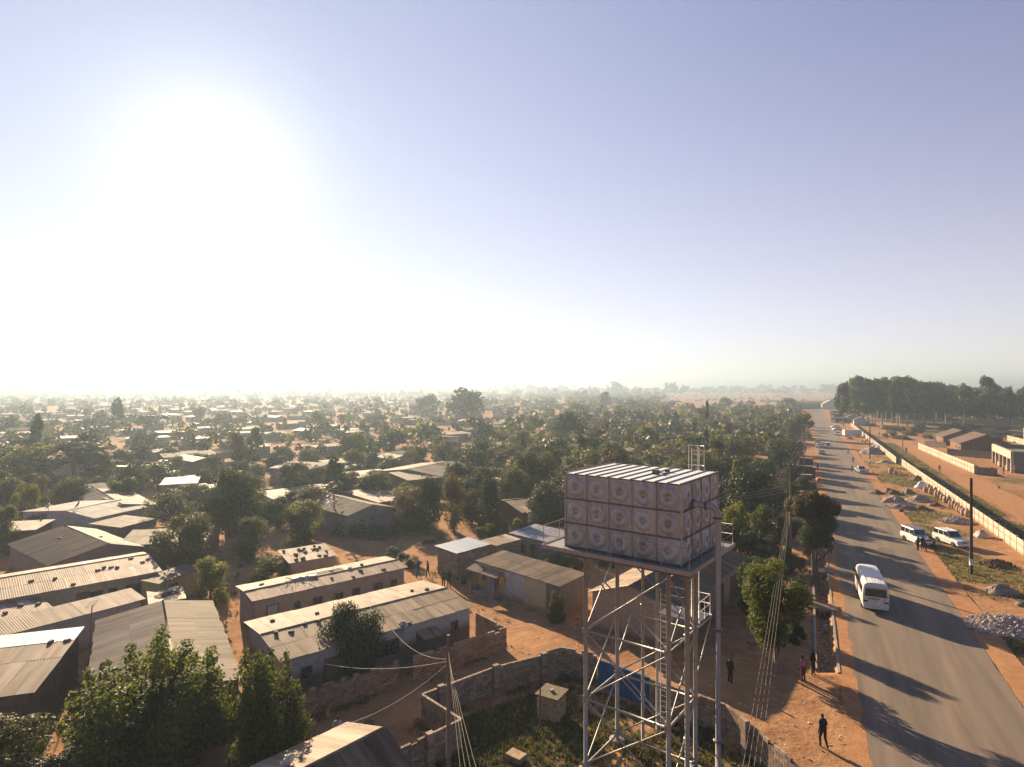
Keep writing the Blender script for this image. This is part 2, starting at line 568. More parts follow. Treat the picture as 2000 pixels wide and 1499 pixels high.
def grass_amount(x, y):
    s, n = x * RD_D.x + y * RD_D.y, x * RD_N.x + y * RD_N.y
    nz = noise.noise((x * .11, y * .11, 1.5)) + .5 * noise.noise((x * .4, y * .4, 2.5))
    g = 0.0
    if y < 60 and inpoly(x, y, YARD):
        g = .75 + .8 * nz
    elif 13.5 < n < 22 and y < 260:
        g = .44 + .75 * nz
    elif 22.5 < n < 27.5 and y < 400:
        g = .75 + .5 * nz
    elif n > 33 and y < 420:
        g = (.75 if inpoly(x, y, FIELD) else .25) + .6 * nz
        if n > 42 and y > 230: g += .5
    elif n < -3 and y > 60:
        g = .02 + .8 * nz + .22 * smooth(75, 130, y)
    if y > 500 and x > 50:
        g = max(g, .35 + .3 * nz)
    return min(1.0, max(0.0, g))


def make_ground():
    xs = axis(-70, 110, .5, -5200, 5200)
    ys = axis(14, 130, .5, -400, 7200)
    nx, ny = len(xs), len(ys)
    v = [(x, y, ground_z(x, y)) for y in ys for x in xs]
    f = [(j * nx + i, j * nx + i + 1, (j + 1) * nx + i + 1, (j + 1) * nx + i) for j in range(ny - 1) for i in range(nx - 1)]
    me = bpy.data.meshes.new('ground')
    me.from_pydata(v, [], f)
    at = me.attributes.new('grass', 'FLOAT', 'POINT')
    at.data.foreach_set('value', [grass_amount(p[0], p[1]) for p in v])
    me.polygons.foreach_set('use_smooth', [True] * len(f))
    m = bpy.data.materials.new('ground_dirt')
    m.use_nodes = True
    t = m.node_tree; N, Lk = t.nodes, t.links
    bs = N['Principled BSDF']; bs.inputs['Roughness'].default_value = 1.0; bs.inputs['Specular IOR Level'].default_value = .03
    tcn = N.new('ShaderNodeTexCoord')

    def nz(sc, det=6, rough=.62):
        n = N.new('ShaderNodeTexNoise'); n.inputs['Scale'].default_value = sc
        n.inputs['Detail'].default_value = det; n.inputs['Roughness'].default_value = rough
        Lk.new(tcn.outputs['Object'], n.inputs['Vector']); return n.outputs['Fac']

    def mr(src, lo, hi, a=0., b=1.):
        n = N.new('ShaderNodeMapRange'); n.inputs[1].default_value = lo; n.inputs[2].default_value = hi
        n.inputs[3].default_value = a; n.inputs[4].default_value = b; Lk.new(src, n.inputs[0]); return n.outputs[0]

    def mix(fac, a, b):
        n = N.new('ShaderNodeMix'); n.data_type = 'RGBA'; Lk.new(fac, n.inputs[0])
        for k, s in ((6, a), (7, b)):
            if isinstance(s, tuple): n.inputs[k].default_value = (*s, 1)
            else: Lk.new(s, n.inputs[k])
        return n.outputs[2]
    col = mix(mr(nz(.12), .35, .65), (.36, .19, .092), (.225, .112, .054))
    col = mix(mr(nz(.9), .45, .75), col, (.39, .225, .125))
    col = mix(mr(nz(4.0, 4), .58, .78), col, (.21, .115, .062))
    col = mix(mr(nz(22., 2), .66, .72), col, (.44, .31, .215))
    at = N.new('ShaderNodeAttribute'); at.attribute_name = 'grass'
    ad = N.new('ShaderNodeMath'); ad.operation = 'ADD'
    Lk.new(at.outputs['Fac'], ad.inputs[0]); Lk.new(mr(nz(2.2, 5, .7), .3, .7, -.35, .35), ad.inputs[1])
    gcol = mix(mr(nz(.5, 5), .4, .65), (.115, .095, .035), (.21, .145, .062))
    col = mix(mr(ad.outputs[0], .42, .68), col, gcol)
    Lk.new(col, bs.inputs['Base Color'])
    bp = N.new('ShaderNodeBump'); bp.inputs['Distance'].default_value = .10; bp.inputs['Strength'].default_value = .8
    Lk.new(nz(2.6, 8, .62), bp.inputs['Height']); Lk.new(bp.outputs[0], bs.inputs['Normal'])
    me.materials.append(m)
    o = link('ground', me)
    tag(o, 'bare orange earth with patches of dry grass between houses and road', kind='structure')
    return o


make_ground()


def strip(name, edge_l, edge_r, z, mat, s0, s1, step=1.5):
    v, f = [], []
    s = s0
    k = 0
    while s <= s1:
        a, b = edge_l(s), edge_r(s)
        for q in range(5):
            v.append((s, -(a + (b - a) * q / 4), z))
        if k:
            for q in range(4):
                i = (k - 1) * 5 + q
                f.append((i, i + 5, i + 6, i + 1))
        k += 1
        s += step * (1 + max(0, s - 60) * .01)
    me = bpy.data.meshes.new(name)
    me.from_pydata(v, [], f)
    me.materials.append(mat)
    return link(name, me, None, (0, 0, 0), (0, 0, RD_ANG))


def wob(s, k, a):
    return a * noise.noise((s * .35, k, 0)) + a * .5 * noise.noise((s * 1.6, k, 4))


M['asphalt'] = pm('asphalt', (.205, .158, .118), (.150, .115, .088), rough=.85, spec=.2, var=0, scale=1.1, c3=(.26, .185, .125), s3=.7, e3=(.5, .75), bump=.006, bscale=30, stretch=(.07, 1, 1))
M['verge'] = pm('verge', (.43, .225, .112), (.345, .172, .085), rough=1, spec=.03, var=0, scale=1.2, bump=.03)


def make_road():
    o = strip('road', lambda s: ROAD_L + wob(s, 1, .14) - .9 * smooth(46, 36, s) * 0, lambda s: ROAD_R + wob(s, 2, .09), .05, M['asphalt'], 5, 640)
    # the tar stands a hand above the verge: give it an edge
    bm = bmesh.new(); bm.from_mesh(o.data)
    r = bmesh.ops.extrude_edge_only(bm, edges=[e for e in bm.edges if e.is_boundary])
    for vv in [g for g in r['geom'] if isinstance(g, bmesh.types.BMVert)]:
        vv.co.z -= .14
    bm.to_mesh(o.data); bm.free()
    tag(o, 'worn grey tar road running straight away to the right', kind='structure')
    t0 = strip('road_shoulder', lambda s: ROAD_L - .75 + wob(s, 11, .12), lambda s: ROAD_L + .22 + wob(s, 12, .22) + .2 * noise.noise((s * 3, 5, 5)), .056, M['verge'], 8, 300, .8)
    tag(t0, 'sand swept over the left edge of the tar road', kind='structure')
    # pale dust worn along both edges and sandy track beyond the long wall
    t1 = strip('road_shoulder', lambda s: ROAD_R + .02 + wob(s, 5, .12), lambda s: ROAD_R + 1.8 + wob(s, 6, .35), .034, M['verge'], 8, 420)
    tag(t1, 'trodden dusty shoulder along the right edge of the tar road', kind='structure')
    t2 = strip('dirt_track', lambda s: 28.2 + wob(s * .4, 7, .9), lambda s: 34.0 + wob(s * .4, 8, 1.1), .07, M['verge'], 70, 330, 2.0)
    tag(t2, 'sandy track on the far side of the long wall', kind='structure')


make_road()


def road_patches():
    for k, (s, n, l, w) in enumerate(((84, 8.4, 5.0, 1.6), (104, 5.2, 4.0, 1.8))):
        m_ = MB()
        pts = []
        for i in range(18):
            a_ = 6.283 * i / 18
            q = 1 + .22 * noise.noise((math.cos(a_) * 2 + k * 7, math.sin(a_) * 2, 3))
            pts.append((s + math.copysign(abs(math.cos(a_)) ** .6, math.cos(a_)) * l / 2 * q, -n + math.copysign(abs(math.sin(a_)) ** .6, math.sin(a_)) * w / 2 * q, .055))
        m_.poly(pts)
        o = m_.build('road_patch', M['tar_patch'], None, (0, 0, 0), (0, 0, RD_ANG))
        tag(o, ['nearer', 'further'][k] + ' mended patch in the tar road surface', kind='structure')


M['tar_patch'] = pm('tar_patch', (.150, .118, .094), (.12, .094, .076), rough=.85, spec=.2, var=.15, scale=3, bump=.008, bscale=25)
road_patches()

# ------------------------------------------------------------------ water tank on its steel tower
TN = Vector((7.66, 27.3, 0))
T_ANG = math.atan2(-.604, .797)
TP = 1.23                      # pressed panel size
TZ = 11.45                     # underside of the tank


def tank_panel_mesh():
    mb = MB()
    seg = 32
    h = TP / 2
    prof = [(.08, -.05), (.115, -.04), (.14, .025), (.175, .07), (.25, .11), (.35, .106), (.445, .062), (.505, 0.0)]
    b = 0
    mb.v.append((0, 0, -.055))
    for r, z in prof:
        for k in range(seg):
            t = 2 * math.pi * (k + .5) / seg
            mb.v.append((r * math.cos(t), r * math.sin(t), z))
    for k in range(seg):
        t = 2 * math.pi * (k + .5) / seg
        c, s = math.cos(t), math.sin(t)
        q = (h - .012) / max(abs(c), abs(s))
        mb.v.append((c * q, s * q, 0))
    for k in range(seg):
        mb.face((0, 1 + k, 1 + (k + 1) % seg), 0, True)
    for i in range(len(prof)):
        for k in range(seg):
            k2 = (k + 1) % seg
            mb.face((1 + i * seg + k, 1 + (i + 1) * seg + k, 1 + (i + 1) * seg + k2, 1 + i * seg + k2), 0, i < len(prof) - 1)
    # four corner triangles of the square
    base = 1 + len(prof) * seg
    for q in range(4):
        a = math.pi / 4 + q * math.pi / 2
        i0 = min(range(seg), key=lambda k: abs(((2 * math.pi * (k + .5) / seg) - a + math.pi / seg + math.pi) % (2 * math.pi) - math.pi))
        i1 = (i0 + 1) % seg
        mb.v.append((math.copysign(h - .012, math.cos(a)), math.copysign(h - .012, math.sin(a)), 0))
        mb.face((base + i0, len(mb.v) - 1, base + i1), 0)
    return mb.mesh('panel', M['galv'])


def make_tank():
    root = thing('water_tank', 'large galvanised panel water tank with round pressed bosses and pale lid', 'water tank', TN + Vector((0, 0, TZ)), T_ANG)
    pm_ = tank_panel_mesh()
    LX, LY, LZ = 5 * TP, 4 * TP, 3 * TP
    # inner shell so that the tank is closed
    MB().box(-LX / 2, LY / 2, .03, LX - .16, LY - .16, LZ - .06).build('shell', M['steel_dark'], root)
    for r_ in range(3):
        for i in range(5):
            for y, a in ((0, 0), (LY, math.pi)):
                link('panel', pm_, root, (-LX + (i + .5) * TP, y, (r_ + .5) * TP), (math.pi / 2, 0, a))
        for i in range(4):
            for x, a in ((0, math.pi / 2), (-LX, -math.pi / 2)):
                link('panel', pm_, root, (x, (i + .5) * TP, (r_ + .5) * TP), (math.pi / 2, 0, a))
    # bolted flanges between the panels
    e = .045
    vx = MB().box(0, 0, 0, .05, .085, LZ + .02).mesh('flange', M['galv'])
    vy = MB().box(0, 0, 0, .085, .05, LZ + .02).mesh('flange', M['galv'])
    for i in range(1, 5):
        for y in (-.02, LY + .02):
            link('flange', vx, root, (-LX + i * TP, y, -.01))
    for i in range(1, 4):
        for x in (.02, -LX - .02):
            link('flange', vy, root, (x, i * TP, -.01))
    hx = MB().box(0, 0, -.03, LX - .06, .11, .06).mesh('flange', M['steel_dark'])
    hy = MB().box(0, 0, -.03, .11, LY - .06, .06).mesh('flange', M['steel_dark'])
    for k in range(0, 3):
        z = k * TP + (.05 if k == 0 else 0)
        for y in (-.035, LY + .035):
            link('flange', hx, root, (-LX / 2, y, z))
        for x in (.035, -LX - .035):
            link('flange', hy, root, (x, LY / 2, z))
    co = MB().box(0, 0, 0, .09, .09, LZ + .06).mesh('corner_angle', M['galv'])
    for x in (0, -LX):
        for y in (0, LY):
            link('corner_angle', co, root, (x, y, -.02))
    # lid: ten sheets with raised dark seams
    w = LX / 10
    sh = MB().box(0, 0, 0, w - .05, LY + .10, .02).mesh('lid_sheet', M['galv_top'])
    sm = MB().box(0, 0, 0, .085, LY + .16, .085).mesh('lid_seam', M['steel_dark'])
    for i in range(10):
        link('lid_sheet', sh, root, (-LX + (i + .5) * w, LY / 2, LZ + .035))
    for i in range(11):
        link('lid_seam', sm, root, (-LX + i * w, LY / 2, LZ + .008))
    MB().box(-2.25, 2.3, LZ + .06, .28, .28, .22).box(-1.9, 2.42, LZ + .10, .7, .06, .05).build('hatch_vent', M['steel_dark'], root)
    MB().box(-2.05, 3.3, LZ + .06, .2, .2, .16).build('hatch_vent', M['steel_dark'], root)
    mb = MB()
    for q in range(2):
        mb.box(.075, .62 + .1 * q, .95 + .35 * q, .004, .22 - .06 * q, .3)
    mb.build('repair_patch', M['litter'], root)

    # overflow pipe, on the right side
    rt = thing('overflow_pipe', 'thick grey pipe curving out of the tank side and straight down', 'pipe', TN + Vector((0, 0, 0)), T_ANG)
    z0 = TZ + 2.72
    pts = [(.03, 1.0, z0), (.9, 1.0, z0)]
    for k in range(1, 7):
        a = k / 6 * math.pi / 2
        pts.append((.9 + .42 * math.sin(a), 1.0, z0 - .42 * (1 - math.cos(a))))
    pts.append((1.32, 1.0, 0.0))
    MB().tube(pts, .15, 14).build('pipe', M['steel'], rt)
    fl = MB().lathe([(.15, -.035), (.215, -.035), (.215, .035), (.15, .035)], 16).mesh('pipe_flange', M['steel_dark'])
    for z in (z0 - .5, 8.6, 3.6):
        link('pipe_flange', fl, rt, (1.32, 1.0, z))
    for x in (.2, .78):
        link('pipe_flange', fl, rt, (x, 1.0, z0), (0, math.pi / 2, 0))


def make_tower():
    root = thing('tank_tower', 'tall steel lattice tower of round legs and braces under the water tank', 'tower', TN, T_ANG)
    xs, ys = (-5.2, -.78), (.4, 3.85)
    top = TZ - .55
    leg = MB().tube([(0, 0, -.1), (0, 0, top)], .11, 14).mesh('leg', M['steel'])
    pad = MB().lathe([(.45, -.2), (.45, .1), (.36, .14), (.0, .14)], 14).mesh('footing', M['concrete'])
    for x in xs:
        for y in ys:
            link('leg', leg, root, (x, y, 0))
            link('footing', pad, root, (x, y, 0))
    lev = [.35, 3.72, 7.2, 10.75]
    faces = [((xs[0], ys[0]), (xs[1], ys[0])), ((xs[0], ys[1]), (xs[1], ys[1])), ((xs[0], ys[0]), (xs[0], ys[1])), ((xs[1], ys[0]), (xs[1], ys[1]))]
    for fi, (a, b) in enumerate(faces):
        for k, z in enumerate(lev[:3]):
            MB().tube([(a[0], a[1], z), (b[0], b[1], z)], .058, 10).build('girt', M['steel'], root)
        for k in range(3):
            z0, z1 = lev[k], lev[k + 1]
            MB().tube([(a[0], a[1], z0 + .1), (b[0], b[1], z1 - .1)], .038, 8).build('brace', M['steel'], root)
            d = .05 if fi < 2 else 0
            e = 0 if fi < 2 else .05
            MB().tube([(a[0] + e, a[1] + d, z1 - .1), (b[0] + e, b[1] + d, z0 + .1)], .038, 8).build('brace', M['steel'], root)
    gus = MB().box(0, 0, -.16, .34, .03, .32).mesh('gusset', M['steel'])
    for x in xs:
        for y in ys:
            for z in lev[:3]:
                link('gusset', gus, root, (x, y - .1, z))
    # landing at half height behind the tower
    for x in xs:
        MB().tube([(x, ys[1], 7.2), (x, 6.3, 7.2)], .058, 10).build('girt', M['steel'], root)
        MB().tube([(x, ys[1], 4.6), (x, 6.2, 7.1)], .035, 8).build('brace', M['steel'], root)
    MB().tube([(xs[0], 6.3, 7.2), (xs[1], 6.3, 7.2)], .07, 10).build('girt', M['steel'], root)
    MB().tube([(xs[0], 5.1, 7.2), (xs[1], 5.1, 7.2)], .05, 10).build('girt', M['steel'], root)
    MB().box(-2.0, 5.4, 7.26, 2.3, 1.6, .04).build('landing_deck', M['steel_dark'], root)
    rail = MB()
    for z in (7.85, 8.35):
        rail.tube([(-.85, 4.6, z), (-.85, 6.25, z), (-3.1, 6.25, z)], .022, 6)
    for p in ((-.85, 4.6), (-.85, 5.4), (-.85, 6.25), (-2.0, 6.25), (-3.1, 6.25)):
        rail.tube([(p[0], p[1], 7.26), (p[0], p[1], 8.35)], .022, 6)
    rail.build('landing_rail', M['galv_top'], root)
    # ladders: ground to landing and landing to lid
    for lx, ly, z0, z1 in ((-3.35, 5.9, .1, 8.2), (-1.3, 5.25, 7.3, 16.35)):
        lad = MB()
        for d in (-.2, .2):
            lad.tube([(lx + d, ly, z0), (lx + d, ly, z1)], .024, 6)
        z = z0 + .3
        while z < z1 - .1:
            lad.tube([(lx - .2, ly, z), (lx + .2, ly, z)], .013, 5, caps=False)
            z += .3
        lad.build('ladder', M['galv_top'], root)
    MB().tube([(-3.75, 5.9, .0), (-3.75, 5.9, 10.9)], .075, 10).build('leg', M['steel'], root)
    cage = MB()
    for d in (-.42, 0, .42):
        cage.tube([(-1.3 + d, 5.62 if d == 0 else 5.4, 13.0), (-1.3 + d, 5.62 if d == 0 else 5.4, 16.5)], .018, 6)
    for z in (13.2, 14.3, 15.4, 16.45):
        cage.tube([(-1.72, 5.25, z), (-1.72, 5.45, z), (-1.3, 5.64, z), (-.88, 5.45, z), (-.88, 5.25, z)], .018, 6)
    cage.build('ladder_cage', M['galv_top'], root)
    # drop pipes
    for x, y, r, z1 in ((-4.0, 4.55, .085, top), (-.5, 2.0, .12, top)):
        MB().tube([(x, y, 0), (x, y, z1)], r, 12).build('drop_pipe', M['steel'], root)
        for z in (2.6, 7.6):
            MB().lathe([(r, -.03), (r + .055, -.03), (r + .055, .03), (r, .03)], 14, (x, y, z)).build('pipe_flange', M['steel'], root)
    # grillage under the tank and walkway around it
    x0, x1, y0, y1 = -7.2, .62, -.6, 5.6
    for y in (ys[0], ys[1]):
        MB().box((x0 + x1) / 2 + .05, y, top, x1 - x0 - .7, .16, .26).build('main_beam', M['steel_dark'], root)
    n = 7
    for i in range(n):
        x = x0 + .35 + (x1 - x0 - .7) * i / (n - 1)
        mb = MB()
        mb.hexa([(x - .06, y0 + .5, top + .26), (x + .06, y0 + .5, top + .26), (x + .06, y1 - .5, top + .26), (x - .06, y1 - .5, top + .26),
                 (x - .06, y0 + .05, TZ - .07), (x + .06, y0 + .05, TZ - .07), (x + .06, y1 - .05, TZ - .07), (x - .06, y1 - .05, TZ - .07)])
        mb.build('cross_beam', M['steel_dark'], root)
    MB().box((x0 + x1) / 2, (y0 + y1) / 2, TZ - .065, x1 - x0, y1 - y0, .05).build('deck', M['steel'], root)
    for (ax, ay, sx, sy) in (((x0 + x1) / 2, y0 - .02, x1 - x0 + .08, .04), ((x0 + x1) / 2, y1 + .02, x1 - x0 + .08, .04), (x0 - .02, (y0 + y1) / 2, .04, y1 - y0), (x1 + .02, (y0 + y1) / 2, .04, y1 - y0)):
        MB().box(ax, ay, TZ - .16, sx, sy, .2).build('toe_plate', M['steel'], root)
    c = [(x0 + .05, y0 + .05), (x1 - .05, y0 + .05), (x1 - .05, y1 - .05), (x0 + .05, y1 - .05)]
    for z in (.52, 1.02):
        for i in range(4):
            a, b = c[i], c[(i + 1) % 4]
            MB().tube([(a[0], a[1], TZ + z), (b[0], b[1], TZ + z)], .014, 6).build('hand_rail', M['steel'], root)
    post = MB().tube([(0, 0, -.2), (0, 0, 1.04)], .017, 6).mesh('rail_post', M['steel'])
    for i in range(4):
        a, b = Vector(c[i]), Vector(c[(i + 1) % 4])
        k = 6 if i % 2 == 0 else 4
        for j in range(k):
            p = a.lerp(b, j / k)
            link('rail_post', post, root, (p.x, p.y, TZ))


make_tank()
make_tower()

# ------------------------------------------------------------------ block walls
BLK = {}


def block_mesh(mat, l, h, t):
    key = (mat, l, h, t)
    if key not in BLK:
        BLK[key] = MB().box(0, 0, 0, l - .028, t, h - .026).mesh('block', M[mat])
    return BLK[key]


def lay_blocks(parent, L, h, mat, th=.15, bl=.4, bh=.2, miss=.0, holes=(), limit=290, y=0.0, x0=0.0, rz=0.0, ragged=0):
    """courses of single blocks along local x, joints recessed in a mortar core; holes = (x0, x1, z0, z1) left open"""
    rows = int(h / bh + .5)
    spots = []
    for r in range(rows):
        off = -(bl / 2) if r % 2 else 0.0
        x = off
        while x < L - .02:
            a, b = max(0.0, x), min(L, x + bl)
            x += bl
            if b - a < .06: continue
            zc = (r + .5) * bh
            if any(a < q[1] - .03 and b > q[0] + .03 and q[2] < zc < q[3] for q in holes): continue
            if r >= rows - 1 - ragged and RNG.random() < miss: continue
            spots.append((a, b, r))
    cs, sn = math.cos(rz), math.sin(rz)
    rest = MB()
    n = 0
    for a, b, r in reversed(spots):
        j = RNG.uniform(-.006, .006)
        lx = (a + b) / 2
        if n < limit:
            o = link('block', block_mesh(mat, bl, bh, th), parent, (x0 + lx * cs - (y + j) * sn, lx * sn + (y + j) * cs, r * bh + .005), (0, 0, rz + RNG.uniform(-.012, .012)), ((b - a) / bl, 1, 1))
        else:
            rest.box(x0 + lx * cs - (y + j) * sn, lx * sn + (y + j) * cs, r * bh + .005, (b - a) - .028, th, bh - .026, 0, rz)
        n += 1
    if rest.v:
        o = rest.build('block_courses', M[mat], parent)
        o['kind'] = 'stuff'


WALLS = []


def block_wall(label, p0, p1, h, mat='block', miss=.06, piers=(), group=None, bl=.4, limit=290, cat='block wall', name='block_wall', sink=.0):
    d = p1 - p0
    L = Vector((d.x, d.y)).length
    root = thing(name, label, cat, (p0.x, p0.y, -.05), math.atan2(d.y, d.x), group)
    lay_blocks(root, L, h, mat, miss=miss, bl=bl, limit=limit)
    MB().box(L / 2, 0, -.1, L - .02, .105, h - .14).build('mortar_core', M['mortar'], root)
    for t in piers:
        for k in range(int(h / .2) + 1):
            MB().box(L * t + RNG.uniform(-.008, .008), -.2, k * .2 + .004, .40, .30, .192).build('pier_block', M[mat], root)
    WALLS.append((p0.copy(), p1.copy()))
    return root


def W_(px, py, h=1.9):
    q = P(px, py, h); q.z = 0
    return q


# yard of the long row house
block_wall('warm block wall in front of the row house, left of the gap', W_(577, 1349), W_(778, 1284), 1.9, 'block_warm', miss=.3)
block_wall('block wall in front of the row house, right of the gap', W_(806, 1277), W_(988, 1221), 1.8, 'block_warm', miss=.04)
block_wall('short block wall running back to the end of the row house', W_(988, 1221), W_(930, 1195, 1.8), 1.8, 'block')
# the tower yard
a = [W_(762, 1464), W_(901, 1398), W_(824, 1350), W_(967, 1297), W_(1061, 1274), W_(1097, 1265), W_(1166, 1277)]
block_wall('yard wall behind the near tin roof, with one pier', a[0], a[1], 1.9, 'block', piers=(.5,))
block_wall('stub of yard wall running back from the near corner behind the pole', a[1], a[2], 1.9, 'block', miss=.02)
block_wall('yard wall behind the timber pole, up to the middle pier', a[2], a[3], 1.9, 'block', piers=(.22, .985))
block_wall('yard wall behind the little block kiosk', a[3], a[4], 1.9, 'block', piers=(.985,))
block_wall('short curved corner piece of the yard wall', a[4], a[5], 2.0, 'block', miss=0)
block_wall('yard wall from the curved corner to the blue gate', a[5], a[6], 2.0, 'block', miss=.2)
g0, g1 = W_(1168, 1284), W_(1268, 1320)
b = [W_(1268, 1320), W_(1390, 1360), W_(1418, 1370), W_(1560, 1486)]
block_wall('yard wall behind the tower legs, right of the blue gate', b[0], b[1], 1.9, 'block', miss=.2, piers=(.7,))
block_wall('short yard wall between tower pipe and road corner', b[1], b[2], 1.9, 'block', miss=0)
block_wall('sunlit yard wall running down beside the dirt roadside', b[2], b[3], 1.9, 'block', miss=.12, piers=(.35,))


def make_gate():
    d = g1 - g0
    L = d.length
    root = thing('painted_wall', 'blue painted wall section in the tower yard behind the legs', 'wall', (g0.x, g0.y, -.05), math.atan2(d.y, d.x))
    n = 5
    for i in range(n):
        w = L / n
        for k, (z, hh) in enumerate(((0, .92), (.935, .9))):
            MB().box((i + .5) * w, RNG.uniform(-.006, .006), z, w - .03, .14, hh).build('slab', M['block_blue'], root)
    MB().box(L / 2, 0, -.1, L - .02, .11, 1.9).build('mortar_core', M['mortar'], root)


make_gate()


def kiosk():
    c = P(1081, 1414); c = c + Vector((-.05, .75, 0))
    root = thing('block_kiosk', 'small plastered block kiosk with mossy slab roof inside the yard', 'kiosk', (c.x, c.y, 0), T_ANG + .12)
    for (L, rz, x, y) in ((1.2, 0, -.6, -.6), (1.2, 0, -.6, .6), (1.2, math.pi / 2, -.6, -.6), (1.2, math.pi / 2, .6, -.6)):
        w = bpy.data.objects.new('wall', None)
        COL.objects.link(w); w.parent = root; w.location = (x, y, 0); w.rotation_euler = (0, 0, rz)
        lay_blocks(w, L, 1.4, 'kiosk_block', th=.14)
    MB().box(0, 0, 0, 1.1, 1.1, 1.38).build('core', M['mortar'], root)
    MB().box(0, 0, 1.42, 1.52, 1.52, .09).build('roof_slab', M['moss_slab'], root)
    tag(MB().box(0, 0, 0, .24, .2, .12, rz=.4).build('loose_block', M['stone'], None, (c.x, c.y, 1.515)), 'loose pale block lying on the kiosk slab', 'block')


M['kiosk_block'] = pm('kiosk_block', (.42, .30, .18), (.34, .23, .13), var=.12, scale=3, c3=(.20, .13, .08), s3=1.5, e3=(.5, .75), bump=.01)
M['moss_slab'] = pm('moss_slab', (.17, .13, .075), (.10, .085, .04), var=0, scale=5, c3=(.3, .23, .16), s3=6, e3=(.55, .7), bump=.03, bscale=10)
kiosk()

# ------------------------------------------------------------------ houses
SHW = .86


def sheet_mesh(mat):
    key = 'sheet_' + mat
    if key in BLK: return BLK[key]
    mb = MB()
    n = 6 * 4
    w = .93
    for j in range(2):
        for i in range(n + 1):
            t = i / 4.0 * 2 * math.pi
            mb.v.append((w * (i / n - .5), j * 1.0, .012 * math.sin(t)))
    for i in range(n):
        mb.face((i, i + 1, n + 1 + i + 1, n + 1 + i), 0, True)
    BLK[key] = mb.mesh('roof_sheet', M[mat])
    return BLK[key]


HOUSES = []          # (x, y, radius) taken ground
ROOFS = {}           # name -> (root matrix data) for putting stones on


class Roof:
    def __init__(s, root, prof, L):
        s.root, s.prof, s.L = root, prof, L

    def z(s, y):
        p = s.prof
        for (a, za), (b, zb) in zip(p, p[1:]):
            if a <= y <= b:
                return za + (zb - za) * (y - a) / (b - a)
        return p[0][1] if y < p[0][0] else p[-1][1]

    def at(s, fx, fy, dz=0.0):
        """world point at fraction fx of the length and fy across"""
        x = (fx - .5) * s.L
        y = s.prof[0][0] + (s.prof[-1][0] - s.prof[0][0]) * fy
        c, sn = math.cos(s.root.rotation_euler.z), math.sin(s.root.rotation_euler.z)
        l = s.root.location
        return Vector((l.x + x * c - y * sn, l.y + x * sn + y * c, l.z + s.z(y) + dz))


def opening(root, x, y, z, w, h, kind, rz, frame='frame_brown'):
    """window or door standing on a wall; local -y is outward before rz"""
    if kind == 'door':
        d = MB().box(0, -.045, 0, w, .05, h).build('door', M[frame if frame.startswith('door') else 'door_wood'], root, (x, y, z), (0, 0, rz))
        MB().box(-w / 2 - .04, -.05, 0, .08, .1, h + .06).box(w / 2 + .04, -.05, 0, .08, .1, h + .06).box(0, -.05, h + .003, w - .005, .1, .06).build('door_frame', M['frame_brown'], d)
        MB().box(w * .36, -.09, h * .48, .03, .05, .14).build('handle', M['steel'], d)
        return d
    f = MB()
    b = .05
    f.box(0, -.05, 0, w, .1, b).box(0, -.05, h - b, w, .1, b)
    f.box(-w / 2 + b / 2, -.05, b, b, .1, h - 2 * b).box(w / 2 - b / 2, -.05, b, b, .1, h - 2 * b)
    if w > .7:
        for k in range(1, int(w / .45)):
            f.box(-w / 2 + w * k / int(w / .45), -.045, b, .03, .07, h - 2 * b)
    f.box(0, -.085, -.05, w + .16, .17, .05)
    o = f.build('window', M[frame], root, (x, y, z), (0, 0, rz))
    MB().box(0, -.02, b, w - 2 * b, .02, h - 2 * b).build('pane', M['glass' if kind == 'win' else kind], o)
    return o


